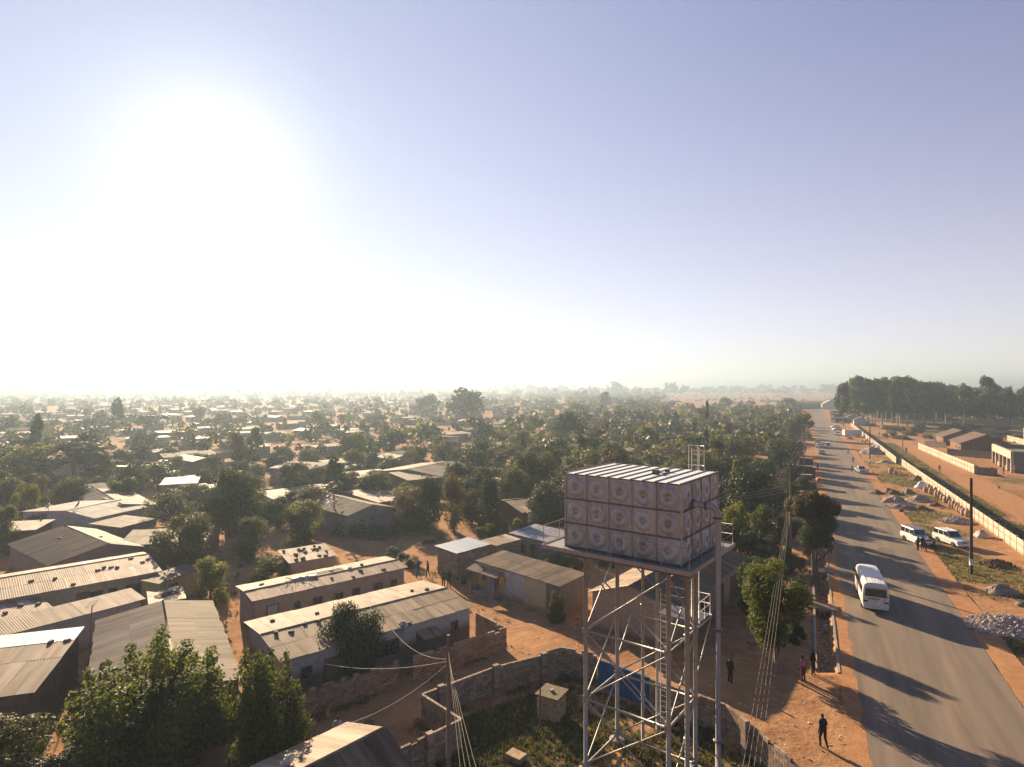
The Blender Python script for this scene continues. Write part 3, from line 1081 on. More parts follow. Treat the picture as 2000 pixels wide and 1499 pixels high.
def house(label, c, ang, L, Wd, prof, wall='plaster_cream', roof='tin_brown', over=.28, ops=(), sheets=True, group=None, cat='house', name='house',
          blocks=None, rows=None, roof2=None, far=False, jit=1.0):
    """c centre, local x along L; prof = roof section [(y, z), ...] eave to eave (with overhang)"""
    root = thing(name, label, cat, (c.x, c.y, 0), ang, group)
    a, b = -Wd / 2, Wd / 2

    def rz(y):
        return Roof(root, prof, L).z(y)
    t = .05
    mb = MB()
    x0, x1 = -L / 2, L / 2
    mids = [y for y, _ in prof[1:-1] if a < y < b]
    secl = [(a, rz(a) - t)] + [(y, rz(y) - t) for y in mids] + [(b, rz(b) - t)]
    for x, flip in ((x0, True), (x1, False)):
        pts = [(x, a, -.3), (x, b, -.3)] + [(x, y, z) for y, z in reversed(secl)]
        mb.poly(pts[::-1] if flip else pts)
    mb.poly([(x0, a, -.3), (x1, a, -.3), (x1, a, secl[0][1]), (x0, a, secl[0][1])])
    mb.poly([(x1, b, -.3), (x0, b, -.3), (x0, b, secl[-1][1]), (x1, b, secl[-1][1])])
    for (ya, za), (yb, zb) in zip(secl, secl[1:]):
        mb.poly([(x0, ya, za), (x1, ya, za), (x1, yb, zb), (x0, yb, zb)])
    wl = mb.build('wall', M[wall], root)
    Lr = L + 2 * over
    if blocks:
        hs = min(secl[0][1], secl[-1][1])
        for (bx, by, BL, r_, side) in ((x0, a, L, 0, 'n'), (x0, a, Wd, math.pi / 2, 'l'), (x1, a, Wd, math.pi / 2, 'r')):
            hl = [(L * o[1] - o[2] / 2 - .05, L * o[1] + o[2] / 2 + .05, o[4] - .06, o[4] + o[3] + .1) for o in ops if o[0] == side] if side == 'n' else \
                 [(Wd * o[1] - o[2] / 2 - .05, Wd * o[1] + o[2] / 2 + .05, o[4] - .06, o[4] + o[3] + .1) for o in ops if o[0] == side]
            w = bpy.data.objects.new('block_facing', None)
            COL.objects.link(w); w.parent = root; w.location = (bx, by, 0); w.rotation_euler = (0, 0, r_)
            lay_blocks(w, BL, hs - .02, blocks, th=.06, holes=hl, limit=95)
    # roof: boards underneath, sheets above
    rb = MB()
    for (ya, za), (yb, zb) in zip(prof, prof[1:]):
        o = .06
        rb.hexa([(x0 - over + o, ya + (o if ya == prof[0][0] else 0), za - .045), (x1 + over - o, ya + (o if ya == prof[0][0] else 0), za - .045), (x1 + over - o, yb - (o if yb == prof[-1][0] else 0), zb - .045), (x0 - over + o, yb - (o if yb == prof[-1][0] else 0), zb - .045),
                 (x0 - over + o, ya + (o if ya == prof[0][0] else 0), za - .022), (x1 + over - o, ya + (o if ya == prof[0][0] else 0), za - .022), (x1 + over - o, yb - (o if yb == prof[-1][0] else 0), zb - .022), (x0 - over + o, yb - (o if yb == prof[-1][0] else 0), zb - .022)])
    ro = None
    if sheets:
        ro = rb.build('roof', M['wood'], root)
        for si, ((ya, za), (yb, zb)) in enumerate(zip(prof, prof[1:])):
            sl = math.hypot(yb - ya, zb - za)
            pitch = math.atan2(zb - za, yb - ya)
            mats_ = [roof] if not roof2 else (roof2 if isinstance(roof2, list) else [roof, roof2])
            nrow = rows or (2 if sl > 3.4 else 1)
            ncol = max(1, int(round(Lr / SHW)))
            w = Lr / ncol
            for r in range(nrow):
                f0, f1 = r / nrow, (r + 1) / nrow
                ext = .12 / sl
                if zb >= za: f1 = min(1, f1 + ext) if r < nrow - 1 else f1
                else: f0 = max(0, f0 - ext) if r > 0 else f0
                low_row = (r if zb < za else nrow - 1 - r)
                for k in range(ncol):
                    mt = mats_[si % len(mats_)] if roof2 is not None and isinstance(roof2, list) else (roof2 if roof2 and RNG.random() < .3 else roof)
                    je = RNG.uniform(-.05, .05) * jit
                    y_ = ya + (yb - ya) * f0; z_ = za + (zb - za) * f0
                    link('roof_sheet', sheet_mesh(mt), ro, (x0 - over + (k + .5) * w, y_ + je, z_ + (.009 * (nrow - low_row)) + (.004 if k % 2 else 0) + .004),
                         (pitch, 0, RNG.uniform(-.010, .010) * jit), (w / SHW, sl * (f1 - f0), 1))
        # ridge capping
        for (y, z) in prof[1:-1]:
            MB().tube([(x0 - over, y, z + .012), (x1 + over, y, z + .012)], .075, 8).build('ridge_cap', M[roof], ro)
    else:
        v, f, tn = list(rb.v), list(rb.f), [0.0] * len(rb.f)
        for (ya, za), (yb, zb) in zip(prof, prof[1:]):
            ncol = max(2, int(Lr / (.9 if not far else 1.6)))
            for k in range(ncol):
                xa, xb = x0 - over + Lr * k / ncol, x0 - over + Lr * (k + 1) / ncol
                q = RNG.uniform(.004, .02)
                i = len(v)
                v += [(xa, ya, za + q), (xb, ya, za + q), (xb, yb, zb + q), (xa, yb, zb + q)]
                f.append((i, i + 1, i + 2, i + 3)); tn.append(RNG.uniform(-.16, .16))
        me = bpy.data.meshes.new('roof')
        me.from_pydata(v, [], f)
        at = me.attributes.new('tint', 'FLOAT', 'FACE'); at.data.foreach_set('value', tn)
        me.materials.append(M[roof])
        ro = link('roof', me, root)
    for (side, tt, w, h, z, kind, *fr) in ops:
        fm = fr[0] if fr else 'frame_brown'
        if side == 'n': opening(root, x0 + L * tt, a, z, w, h, kind, 0, fm)
        elif side == 'f': opening(root, x0 + L * tt, b, z, w, h, kind, math.pi, fm)
        elif side == 'l': opening(root, x0, a + Wd * tt, z, w, h, kind, -math.pi / 2, fm)
        else: opening(root, x1, a + Wd * tt, z, w, h, kind, math.pi / 2, fm)
    HOUSES.append((c.x, c.y, math.hypot(L, Wd) / 2))
    return Roof(root, prof, Lr)


def gable_px(ra, rb, en, ef, hr, hn, hf):
    """centre, angle, L, W and section from ridge ends and one point on each eave as seen in the photograph"""
    A, B = P(*ra, hr), P(*rb, hr)
    d = Vector((B.x - A.x, B.y - A.y)); L = d.length; d.normalize()
    nrm = Vector((-d.y, d.x))
    q = P(*en, hn); wn_ = -((q.x - A.x) * nrm.x + (q.y - A.y) * nrm.y)
    if isinstance(ef, (int, float)): wf = math.copysign(ef, wn_)
    else:
        q = P(*ef, hf); wf = ((q.x - A.x) * nrm.x + (q.y - A.y) * nrm.y)
    if wn_ < 0 and wf < 0: wn_, wf, hn, hf = -wf, -wn_, hf, hn
    wn_, wf = max(1.2, wn_), max(1.2, wf)
    mid = (Vector((A.x, A.y)) + Vector((B.x, B.y))) / 2
    sh = (wf - wn_) / 2
    c = mid + nrm * sh
    o = .25
    prof = [(-wn_ - sh, hn), (-sh, hr), (wf - sh, hf)]
    return Vector((c.x, c.y, 0)), math.atan2(d.y, d.x), L - .5, wn_ + wf - 2 * o, prof


def mono_px(nl, nr, fr, fl, hn, hf):
    """four roof corners (near left, near right, far right, far left) of a single-pitch roof"""
    q = [P(*nl, hn), P(*nr, hn), P(*fr, hf), P(*fl, hf)]
    q = [Vector((p.x, p.y)) for p in q]
    c = (q[0] + q[1] + q[2] + q[3]) / 4
    d = (q[1] - q[0]) + (q[2] - q[3])
    L = d.length / 2; d.normalize()
    nrm = Vector((-d.y, d.x))
    Wd = ((q[3] - q[0]).dot(nrm) + (q[2] - q[1]).dot(nrm)) / 2
    prof = [(-Wd / 2, hn), (Wd / 2, hf)]
    return Vector((c.x, c.y, 0)), math.atan2(d.y, d.x), L - .4, Wd - .4, prof


def rot_gable(t):
    return t


def win(side, t, w=1.0, h=.9, z=1.0, k='win', fr='frame_brown'):
    return (side, t, w, h, z, k, fr)


def door(side, t, w=.8, h=1.95, fr='door_wood'):
    return (side, t, w, h, 0.0, 'door', fr)


RF = {}
# --- the rows at the lower left and centre
M['tin_pale2'] = pm('tin_pale2', (.40, .305, .23), (.32, .23, .16), var=.12, scale=1.5, c3=(.21, .125, .075), s3=.9, e3=(.5, .74), stretch=(1, .35, 1))
M['tin_dun'] = pm('tin_dun', (.355, .27, .185), (.28, .205, .135), var=.10, scale=1.5, c3=(.175, .11, .07), s3=.9, e3=(.5, .74), stretch=(1, .35, 1))
RF['rowB'] = house('long row house with cream far slope and dun ribbed near slope, lower centre', *gable_px((510, 1240), (872, 1149), (550, 1293), (469, 1217), 3.2, 2.72, 2.95), wall='plaster_twotone',
    roof='tin_dun', roof2=['tin_dun', 'tin_pale2'], ops=[win('n', .50, 1.9, 1.1, .9), door('n', .70), win('n', .90, .6, .8, 1.2), door('n', .22, .9), win('n', .1, .7, .8, 1.1), win('r', .4, .6, .5, 1.3)])
RF['rowA'] = house('row house with pale patched tin roof and small windows behind the domed tree', *gable_px((478, 1156), (775, 1094), (799, 1108), (463, 1145), 2.95, 2.68, 2.8), wall='plaster_pink',
    roof='tin_pale2', roof2='tin_rust', ops=[win('n', .25, .5, .6, 1.2), win('n', .38, .8, .7, 1.1), win('n', .52, .9, .8, 1.0, 'win', 'plaster_yellow'), win('n', .64, .7, .8, 1.0), win('n', .80, .9, .8, 1.0), win('n', .92, .6, .8, 1.0), door('n', .1, .8, 1.95, 'door_tin')])
RF['rowA_end'] = house('block end room with bluish tin roof left of the patched row', *mono_px((495, 1177), (572, 1159), (560, 1138), (470, 1150), 2.45, 2.65), wall='mortar', blocks='block',
    roof='tin_white', ops=[door('n', .72, .75, 1.8, 'door_tin'), win('n', .35, .6, .8, .9)])
RF['rowL'] = house('long cream ridged row house with stones on its ridge, far lower left', *gable_px((-60, 1140), (289, 1083), (304, 1118), (270, 1080), 3.15, 2.65, 2.9), wall='plaster_cream',
    roof='tin_pale2', roof2='tin_rust', ops=[win('n', .62, 1.0, .9, 1.0), win('n', .72, .7, .8, 1.1), win('n', .84, 1.1, .9, 1.0), door('n', .55), win('n', .95, 1.0, 1.0, .9)])
RF['porch'] = house('low cream tin porch roof against the front of the left row house', *mono_px((-30, 1218), (88, 1192), (86, 1160), (-30, 1187), 2.1, 2.3), wall='plaster_grey', roof='tin_pale2', roof2='tin_rust', cat='porch', name='porch')
RF['mono2'] = house('long single-pitch shed with striped cream tin and whitewashed wall, lower left', *mono_px((-40, 1253), (280, 1173), (255, 1148), (-40, 1222), 2.7, 3.0), wall='plaster_white', roof='tin_pale2', roof2='tin_dun', rows=1)
RF['hut_h'] = house('small brown tin hut beside the left row house', *mono_px((299, 1147), (388, 1112), (374, 1100), (283, 1126), 2.3, 2.4), wall='plaster_yellow', roof='tin_brown', ops=[win('n', .3, .9, .9, .9)])
RF['bigL'] = house('big gabled house with grey ribbed roof behind the leafy trees, lower left', *gable_px((345, 1335), (318, 1174), (470, 1310), (187, 1212), 3.45, 2.8, 2.8), wall='plaster_brown', roof='tin_dun', roof2=['tin_dun', 'tin_grey'], ops=[door('r', .3), win('r', .7, .9, .8, 1.1)])
RF['cornerL'] = house('house cut by the left edge with bluish tin strip above a dull ribbed roof', *mono_px((-90, 1376), (128, 1344), (108, 1234), (-75, 1252), 2.7, 3.3), wall='plaster_brown', roof='tin_grey', roof2='tin_grey', rows=2, ops=[win('n', .62, .8, .7, 1.3), door('n', .85)])
RF['roofless'] = house('roofless little outhouse covered with loose poles and a basin', *mono_px((296, 1178), (369, 1170), (346, 1144), (286, 1157), 1.9, 1.9), wall='plaster_brown', roof='tin_rust', cat='outhouse', name='outhouse')
RF['bottom'] = house('near gabled house at the bottom edge, cream far slope and dark ribbed near slope', *gable_px((560, 1518), (750, 1422), (812, 1499), (667, 1415), 3.5, 2.5, 2.6), wall='plaster_brown', roof='tin_dun', roof2=['tin_brown', 'tin_pale2'])  # shaded near slope given darker tin than the lit far slope, shade in colour
RF['shop'] = house('roadside shop with yellow front, whitewashed middle and cream end, left of the tower', *mono_px((933, 1097), (1097, 1148), (1141, 1118), (980, 1075), 2.65, 2.95), wall='plaster_grey', roof='tin_brown', cat='shop', name='shop',
    ops=[])
RF['blockhut'] = house('unplastered block hut with new bluish tin roof beside the dirt junction', *mono_px((889, 1083), (954, 1065), (918, 1049), (854, 1065), 2.75, 2.95), wall='mortar', blocks='block', roof='tin_new', rows=1)
RF['blockhut2'] = house('block store with cream and rust tin roof behind the bluish-roofed hut', *mono_px((972, 1066), (1022, 1053), (983, 1045), (936, 1056), 2.6, 2.75), wall='mortar', blocks='block', roof='tin_pale2', roof2='tin_rust', rows=1)
M['tin_bluegrey'] = pm('tin_bluegrey', (.34, .35, .39), (.28, .28, .31), rough=.55, metal=.1, var=.1, c3=RUST, s3=.9, e3=(.6, .8), stretch=(1, .35, 1))
RF['blueroof'] = house('house with bluish grey tin roof half hidden behind the tank platform', *mono_px((998, 1043), (1098, 1066), (1120, 1040), (1043, 1023), 2.7, 3.0), wall='plaster_grey', roof='tin_bluegrey', ops=[door('n', .55), win('n', .3, .7, .9, .9)])
# the long pink hall under the tank
_u = Vector((.61, .79)); _n = Vector((.79, -.61))
_c = _u * 51.7 + _n * -21.45
M['plaster_hall'] = pm('plaster_hall', (.46, .34, .25), (.40, .28, .20), var=0, low=(.55, (.16, .09, .055)), bump=.006)
RF['hall'] = house('long pale plastered hall with ribbed dark near slope behind the tower legs', Vector((_c.x, _c.y, 0)), math.atan2(.79, .61), 17.4, 6.9, [(-3.75, 3.0), (0, 4.25), (3.75, 3.0)], wall='plaster_hall', roof='tin_grey', roof2=['tin_brown', 'tin_pale2'],  # lit far slope pale, near slope brown: lighting put into the tin colours
    ops=[door('n', .80, 1.6, 2.2, 'door_wood'), door('n', .58, 1.6, 2.2, 'door_wood'), win('n', .36, 1.2, 1.0, 1.1)])
# --- second line of houses
RF['h_a'] = house('white-roofed gabled house with a dish, left', *gable_px((128, 998), (236, 977), (158, 1019), (120, 985), 3.5, 2.8, 2.9), wall='plaster_white', roof='tin_white', ops=[win('n', .5, .8, .8, 1.0)])
RF['h_b'] = house('brown gabled house with wide plastered gable end and dish, left', *gable_px((213, 1062), (125, 1027), (91, 1106), (277, 1066), 3.7, 2.6, 2.7), wall='plaster_pink', roof='tin_brown')
RF['h_c'] = house('small grey single-pitch house beside the brown gable', *mono_px((224, 1034), (291, 1017), (255, 1004), (187, 1020), 2.7, 2.9), wall='plaster_brown', roof='tin_grey')
RF['h_d'] = house('pale tin house at the left edge above the brown gable', *mono_px((-20, 1040), (98, 1034), (78, 1016), (-20, 1021), 2.6, 2.8), wall='plaster_brown', roof='tin_grey')
RF['h_e'] = house('brick house with rusty mixed roof half hidden by the bushy tree', *gable_px((262, 1034), (420, 1026), (320, 1062), 3.6, 3.4, 2.7, 2.7), wall='brick_red', roof='tin_brown', roof2='tin_grey')
RF['h_f'] = house('long grey and brown roofed house above the white-roofed one', *gable_px((188, 955), (240, 985), (140, 962), 4.5, 3.4, 2.7, 2.7), wall='plaster_cream', roof='tin_grey', roof2=['tin_grey', 'tin_brown'])
RF['h_g'] = house('two-part flat roofed pink house below the great dark tree', *mono_px((318, 945), (408, 945), (370, 929), (318, 936), 3.0, 3.1), wall='plaster_cream', roof='tin_pale', ops=[win('n', .3, .7, .9, .9), door('n', .6)])
RF['h_g2'] = house('low front room with cream tin before the two-part pink house', *mono_px((332, 957), (405, 951), (405, 944), (332, 950), 2.4, 2.5), wall='plaster_cream', roof='tin_pale2', ops=[door('n', .3), door('n', .45), win('n', .8, .8, .8, 1.0)], cat='outbuilding', name='outbuilding')
M['plaster_grey2'] = pm('plaster_grey2', (.34, .27, .23), (.25, .195, .165), var=.05, low=(.5, MUD), c3=(.42, .34, .29), s3=.5, e3=(.5, .65), bump=.012)
RF['h_i'] = house('grey-brown gabled house with plain gable wall and dark hedge, centre', *gable_px((728, 986), (622, 962), (688, 1011), (779, 993), 3.9, 2.95, 2.95), wall='plaster_grey2', roof='tin_brown', roof2='tin_dun', ops=[win('n', .88, .8, .9, 1.1), win('l', .3, .3, .3, 1.9), win('l', .5, .3, .3, 1.9), win('l', .7, .3, .3, 1.9)])
RF['h_j'] = house('low grey tin house right behind the plain gable house', *mono_px((720, 985), (790, 975), (752, 950), (687, 958), 2.8, 3.0), wall='plaster_brown', roof='tin_grey')
RF['h_k'] = house('brown tin house above the dirt path with washing beside it', *mono_px((608, 922), (635, 909), (575, 897), (538, 910), 3.0, 3.3), wall='plaster_pink', roof='tin_brown', ops=[win('r', .4, .8, 1.0, 1.0), win('n', .2, .7, .9, 1.0)])
RF['h_l'] = house('long grey gabled house above the tall dark trees, centre', *gable_px((795, 917), (880, 901), (850, 933), (860, 898), 3.7, 2.8, 2.8), wall='plaster_cream', roof='tin_grey')
RF['h_m'] = house('brown tin roofed house in front of the long grey gable', *mono_px((765, 943), (860, 932), (830, 918), (790, 920), 2.7, 3.2), wall='plaster_brown', roof='tin_brown', ops=[win('n', .4, .8, .8, 1.0)])
RF['h_n'] = house('cream tin roofed shack with scrap on top, centre', *mono_px((680, 935), (765, 928), (750, 915), (685, 922), 2.4, 2.6), wall='plaster_brown', roof='tin_rust', roof2='tin_pale2')
RF['h_o'] = house('pale house with white roof edge left of the tank', *mono_px((965, 948), (1090, 938), (1075, 928), (985, 933), 2.8, 3.0), wall='plaster_cream', roof='tin_white', ops=[door('n', .2), win('n', .45, .8, .9, 1.0), door('n', .65)])
RF['h_p'] = house('brick house with littered brown roof directly left of the tank', *gable_px((985, 978), (1100, 968), (1040, 1000), 4.0, 3.5, 2.8, 2.8), wall='brick_red', roof='tin_brown', roof2='tin_rust', ops=[win('n', .7, .8, .9, 1.0, 'win', 'frame_white'), door('n', .4)])
RF['h_q'] = house('cream tin roofed house with two windows beyond the brick house', *mono_px((945, 940), (1030, 925), (1010, 915), (935, 926), 2.8, 3.0), wall='plaster_cream', roof='tin_pale', ops=[win('n', .2, .7, .9, 1.0), win('n', .4, .6, .8, 1.0)])
RF['h_r'] = house('brown hipped roofed house just right of the tank top', *gable_px((1395, 905), (1440, 905), (1420, 912), 3.0, 3.4, 2.8, 2.8), wall='brick_red', roof='tin_brown')
RF['h_s'] = house('dark gabled house behind the ladder cage', *gable_px((1362, 892), (1398, 880), (1400, 895), 3.5, 3.8, 2.8, 2.8), wall='plaster_grey', roof='tin_brown')
RF['h_t'] = house('pale gabled house behind the tank lid', *gable_px((1290, 878), (1330, 873), (1318, 884), 3.5, 3.6, 2.8, 2.8), wall='plaster_cream', roof='tin_grey')
RF['h_u'] = house('pink house with pale stony roof above the patched row house', *mono_px((565, 1098), (662, 1088), (628, 1060), (545, 1078), 2.5, 2.9), wall='plaster_pink', roof='tin_rust', roof2='tin_pale2')
RF['h_v'] = house('long low brown roof left of the dirt path', *mono_px((445, 1018), (480, 1012), (478, 1000), (440, 1004), 2.4, 2.6), wall='plaster_brown', roof='tin_brown')


def shop_details():
    r = RF['shop'].root
    L = RF['shop'].L - .56
    W2 = 0
    y = RF['shop'].prof[0][0] + .2
    x0 = -L / 2
    # painted bays of the long wall, a hand's breadth of plaster each
    for f0, f1, mt in ((.0, .335, 'plaster_yellow'), (.335, .60, 'plaster_white'), (.60, .86, 'bay_cream')):
        MB().box(x0 + L * (f0 + f1) / 2, y - .012, -.2, L * (f1 - f0) - .012, .03, 2.72).build('painted_bay', M[mt], r)
    MB().box(x0 + L * .93, y - .008, -.2, L * .13, .02, 2.7).build('painted_bay', M['plaster_grey'], r)
    # double tin door, little window, hanging board
    for k in range(2):
        opening(r, x0 + L * (.155 + .062 * k), y - .03, 0, .56, 1.75, 'door', 0, 'door_tin')
    opening(r, x0 + L * .085, y - .03, 1.1, .28, .55, 'win', 0)
    opening(r, x0 + L * .285, y - .03, 1.0, .3, .6, 'win', 0)
    MB().box(x0 + L * .335, y - .16, 1.05, .62, .05, .9).build('sign_board', M['paint_yellow'], r)
    mk = MB()
    for k in range(3):
        mk.box(x0 + L * .335 - .1 + .1 * k, y - .19, 1.55 - .18 * k, .3, .006, .05)
    mk.build('sign_marks', M['frame_brown'], r)
    # porch
    ph = bpy.data.objects.new('porch', None); COL.objects.link(ph); ph.parent = r
    for k in range(6):
        link('porch_sheet', sheet_mesh('tin_dun'), ph, (x0 - .25 + .7 * k, y - 1.05, 1.98), (.28, 0, RNG.uniform(-.02, .02)), (.82, 1.15, 1))
    for xx in (x0 + .05, x0 + L * .32):
        MB().box(xx, y - 1.0, 0, .34, .34, .75).build('pillar', M['block_warm'], ph)
        MB().tube([(xx, y - 1.0, .75), (xx, y - 1.0, 1.98)], .04, 6).build('post', M['wood'], ph)
    MB().box(x0 + L * .16, y - .6, -.05, L * .34, 1.15, .2).build('step_slab', M['concrete'], ph)


M['bay_cream'] = pm('bay_cream', (.52, .42, .26), (.46, .36, .21), var=0, low=(.15, MUD), bump=.004)
shop_details()


def extras_row():
    # bluish new sheets along the top of the house cut by the left edge
    r = RF['cornerL']
    for k in range(int(r.L / .86)):
        link('roof_sheet', sheet_mesh('tin_new'), bpy.data.objects[[c.name for c in r.root.children if c.name.startswith('roof')][0]],
             (-r.L / 2 + (k + .5) * .86, r.prof[1][0] - 1.75, r.z(r.prof[1][0] - 1.75) + .045), (math.atan2(r.prof[1][1] - r.prof[0][1], r.prof[1][0] - r.prof[0][0]), 0, 0), (1, 1.9, 1))
    # tin awning over the door of the lower-centre row
    r = RF['rowB'].root
    y = RF['rowB'].prof[0][0] + .25
    aw = bpy.data.objects.new('awning', None); COL.objects.link(aw); aw.parent = r
    for k in range(2):
        link('awning_sheet', sheet_mesh('tin_grey'), aw, (RF['rowB'].L * .19 + .8 * k, y - 1.05, 1.72), (.33, 0, .05), (.9, 1.1, 1))
    for xx in (.0, 1.2):
        MB().tube([(RF['rowB'].L * .19 + xx - .2, y - .9, 1.75), (RF['rowB'].L * .19 + xx - .2, y, 1.5)], .025, 5).build('strut', M['wood'], aw)


extras_row()

# ------------------------------------------------------------------ trees
TREES = []        # (x, y, r)
AUTO = []         # things that take their label from where they stand: (object, look, kind word, position)


def crown_mesh(name, kind, seed, nleaf, leaf, mat):
    """unit crown: height 0..1, width about 1; leaf-sized diamonds spread through clumps"""
    r = random.Random(seed)
    lobes = []

    def add(x, y, z, q):
        lobes.append((x, y, z, q))
    if kind == 'round':
        add(0, 0, .48, .30)
        for k in range(26):
            a = r.uniform(0, 6.283); t = r.uniform(-.95, 1)
            rad = math.sqrt(max(0, 1 - t * t)) * r.uniform(.24, .36)
            add(rad * math.cos(a), rad * math.sin(a), .44 + .36 * t, r.uniform(.14, .22))
    elif kind == 'loose':
        for k in range(27):
            a = r.uniform(0, 6.283); z = r.uniform(.05, .88)
            rad = .40 * math.sqrt(max(.05, 1 - ((z - .42) / .6) ** 2)) * r.uniform(.25, 1)
            add(rad * math.cos(a), rad * math.sin(a), z, r.uniform(.11, .20))
    elif kind == 'shoots':
        for k in range(44):
            a = r.uniform(0, 6.283); rad = .43 * math.sqrt(r.random())
            z = .04 + .80 * (1 - (rad / .62) ** 2) * r.uniform(.0, 1.0) ** .7
            add(rad * math.cos(a), rad * math.sin(a), z, r.uniform(.075, .135) + .05 * (z < .4))
            if r.random() < .75:
                q_ = r.uniform(.07, .15)
                add(rad * math.cos(a) * 1.04, rad * math.sin(a) * 1.04, z + q_, .055)
                add(rad * math.cos(a) * 1.06, rad * math.sin(a) * 1.06, z + q_ + .06, .035)
    elif kind == 'umbrella':
        for k in range(30):
            a = r.uniform(0, 6.283); rad = .45 * math.sqrt(r.random())
            add(rad * math.cos(a), rad * math.sin(a), .62 + .25 * (1 - (rad / .5) ** 2) * r.uniform(.6, 1), r.uniform(.07, .13))
    elif kind == 'conifer':
        for k in range(40):
            z = r.random() ** .8
            rad = .40 * (1 - z) ** .7 * r.uniform(.5, 1.1) + .03
            a = r.uniform(0, 6.283)
            add(rad * math.cos(a), rad * math.sin(a), .04 + z * .92, .05 + .09 * (1 - z) * r.uniform(.7, 1.2))
    elif kind == 'cypress':
        for k in range(30):
            z = r.random()
            rad = .34 * math.sin(math.pi * min(1, .12 + z * .86)) * r.uniform(.3, .9)
            a = r.uniform(0, 6.283)
            add(rad * math.cos(a), rad * math.sin(a), .03 + z * .93, .13)
    elif kind == 'eucalypt':
        for k in range(20):
            z = r.uniform(.05, .95); a = r.uniform(0, 6.283)
            rad = .36 * math.sin(math.pi * (.15 + .75 * z)) * r.uniform(.2, 1)
            add(rad * math.cos(a), rad * math.sin(a), z, r.uniform(.12, .2))
    elif kind == 'bush':
        for k in range(18):
            a = r.uniform(0, 6.283); rad = .38 * math.sqrt(r.random())
            add(rad * math.cos(a), rad * math.sin(a), r.uniform(.1, .8) * (1 - (rad / .62) ** 2), r.uniform(.13, .2))
    elif kind == 'bare':
        for k in range(46):
            a = r.uniform(0, 6.283); t = r.uniform(-.2, 1)
            rad = math.sqrt(max(0, 1 - t * t)) * .44
            add(rad * math.cos(a), rad * math.sin(a), .45 + .48 * t, .07)
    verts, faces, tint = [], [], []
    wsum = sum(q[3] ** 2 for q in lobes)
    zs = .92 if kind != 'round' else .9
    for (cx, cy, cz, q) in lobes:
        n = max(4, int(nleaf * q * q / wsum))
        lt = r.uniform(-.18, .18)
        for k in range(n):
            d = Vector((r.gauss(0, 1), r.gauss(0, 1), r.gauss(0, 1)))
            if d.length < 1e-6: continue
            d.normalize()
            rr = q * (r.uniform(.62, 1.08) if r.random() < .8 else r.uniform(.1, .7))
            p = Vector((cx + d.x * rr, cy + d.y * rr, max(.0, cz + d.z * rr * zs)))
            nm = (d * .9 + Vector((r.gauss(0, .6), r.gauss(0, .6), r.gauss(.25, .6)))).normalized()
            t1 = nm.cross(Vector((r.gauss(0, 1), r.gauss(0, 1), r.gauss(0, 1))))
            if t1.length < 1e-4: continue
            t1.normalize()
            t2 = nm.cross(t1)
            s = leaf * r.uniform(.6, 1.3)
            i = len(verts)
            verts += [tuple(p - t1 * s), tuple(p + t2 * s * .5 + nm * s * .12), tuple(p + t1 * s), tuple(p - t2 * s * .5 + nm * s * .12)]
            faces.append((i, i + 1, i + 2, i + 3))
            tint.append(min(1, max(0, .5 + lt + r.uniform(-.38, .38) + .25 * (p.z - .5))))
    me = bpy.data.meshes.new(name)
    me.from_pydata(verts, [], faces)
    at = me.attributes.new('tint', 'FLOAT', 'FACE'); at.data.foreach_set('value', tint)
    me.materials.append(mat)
    return me


def trunk_mesh(kind, seed, mat):
    """unit trunk and limbs: total tree height 1, crown width 1"""
    r = random.Random(seed)
    mb = MB()
    cb = dict(round=.16, loose=.18, shoots=.16, umbrella=.5, conifer=.12, cypress=.08, eucalypt=.5, bush=.1, bare=.3).get(kind, .3)
    th = .045 if kind not in ('eucalypt', 'conifer', 'cypress') else .03
    lean = (r.uniform(-.05, .05), r.uniform(-.05, .05))
    ztop = .62 if kind not in ('conifer', 'cypress', 'eucalypt') else .93
    pts = [(0, 0, -.02), (lean[0] * .3, lean[1] * .3, cb * .5), (lean[0], lean[1], cb), (lean[0] * 1.2, lean[1] * 1.2, ztop)]
    mb.tube(pts, [th, th * .8, th * .68, th * .2], 8)
    nb = 7 if kind != 'bare' else 13
    for k in range(nb):
        a = 6.283 * k / nb + r.uniform(-.3, .3)
        z0 = cb * r.uniform(.8, 1.0) + (ztop - cb) * r.uniform(0, .55)
        l = r.uniform(.25, .42) if kind not in ('conifer', 'cypress', 'eucalypt') else r.uniform(.08, .2)
        z1 = min(.93, z0 + r.uniform(.12, .4))
        b = Vector((l * math.cos(a), l * math.sin(a), z1))
        m_ = Vector((l * .45 * math.cos(a), l * .45 * math.sin(a), z0 + (z1 - z0) * .6))
        s = Vector((lean[0], lean[1], z0))
        mb.tube([s, m_, b], [th * .42, th * .28, th * .08], 5)
        for j in range(2 if kind != 'bare' else 5):
            e = m_.lerp(b, r.uniform(.1, .9))
            mb.tube([e, e + Vector((r.uniform(-.13, .13), r.uniform(-.13, .13), r.uniform(.04, .16)))], [th * .16, th * .05], 4)
    return mb.mesh('trunk', mat)


CROWNS = {}


def get_crown(kind, tone, lod, var):
    key = (kind, tone, lod, var)
    if key not in CROWNS:
        n, lf = {'near': (20000, .0185), 'mid': (6000, .027), 'low': (2000, .046), 'far': (600, .08)}[lod]
        if kind in ('conifer', 'cypress', 'eucalypt'): lf *= 1.15
        if kind == 'bare': n = int(n * .22); lf *= .7
        if kind == 'umbrella': n = int(n * .8)
        CROWNS[key] = crown_mesh('crown', kind, hash((kind, var)) % 99991 if False else (sum(map(ord, kind)) * 31 + var * 7), n, lf, M['leaf_' + tone])
    return CROWNS[key]


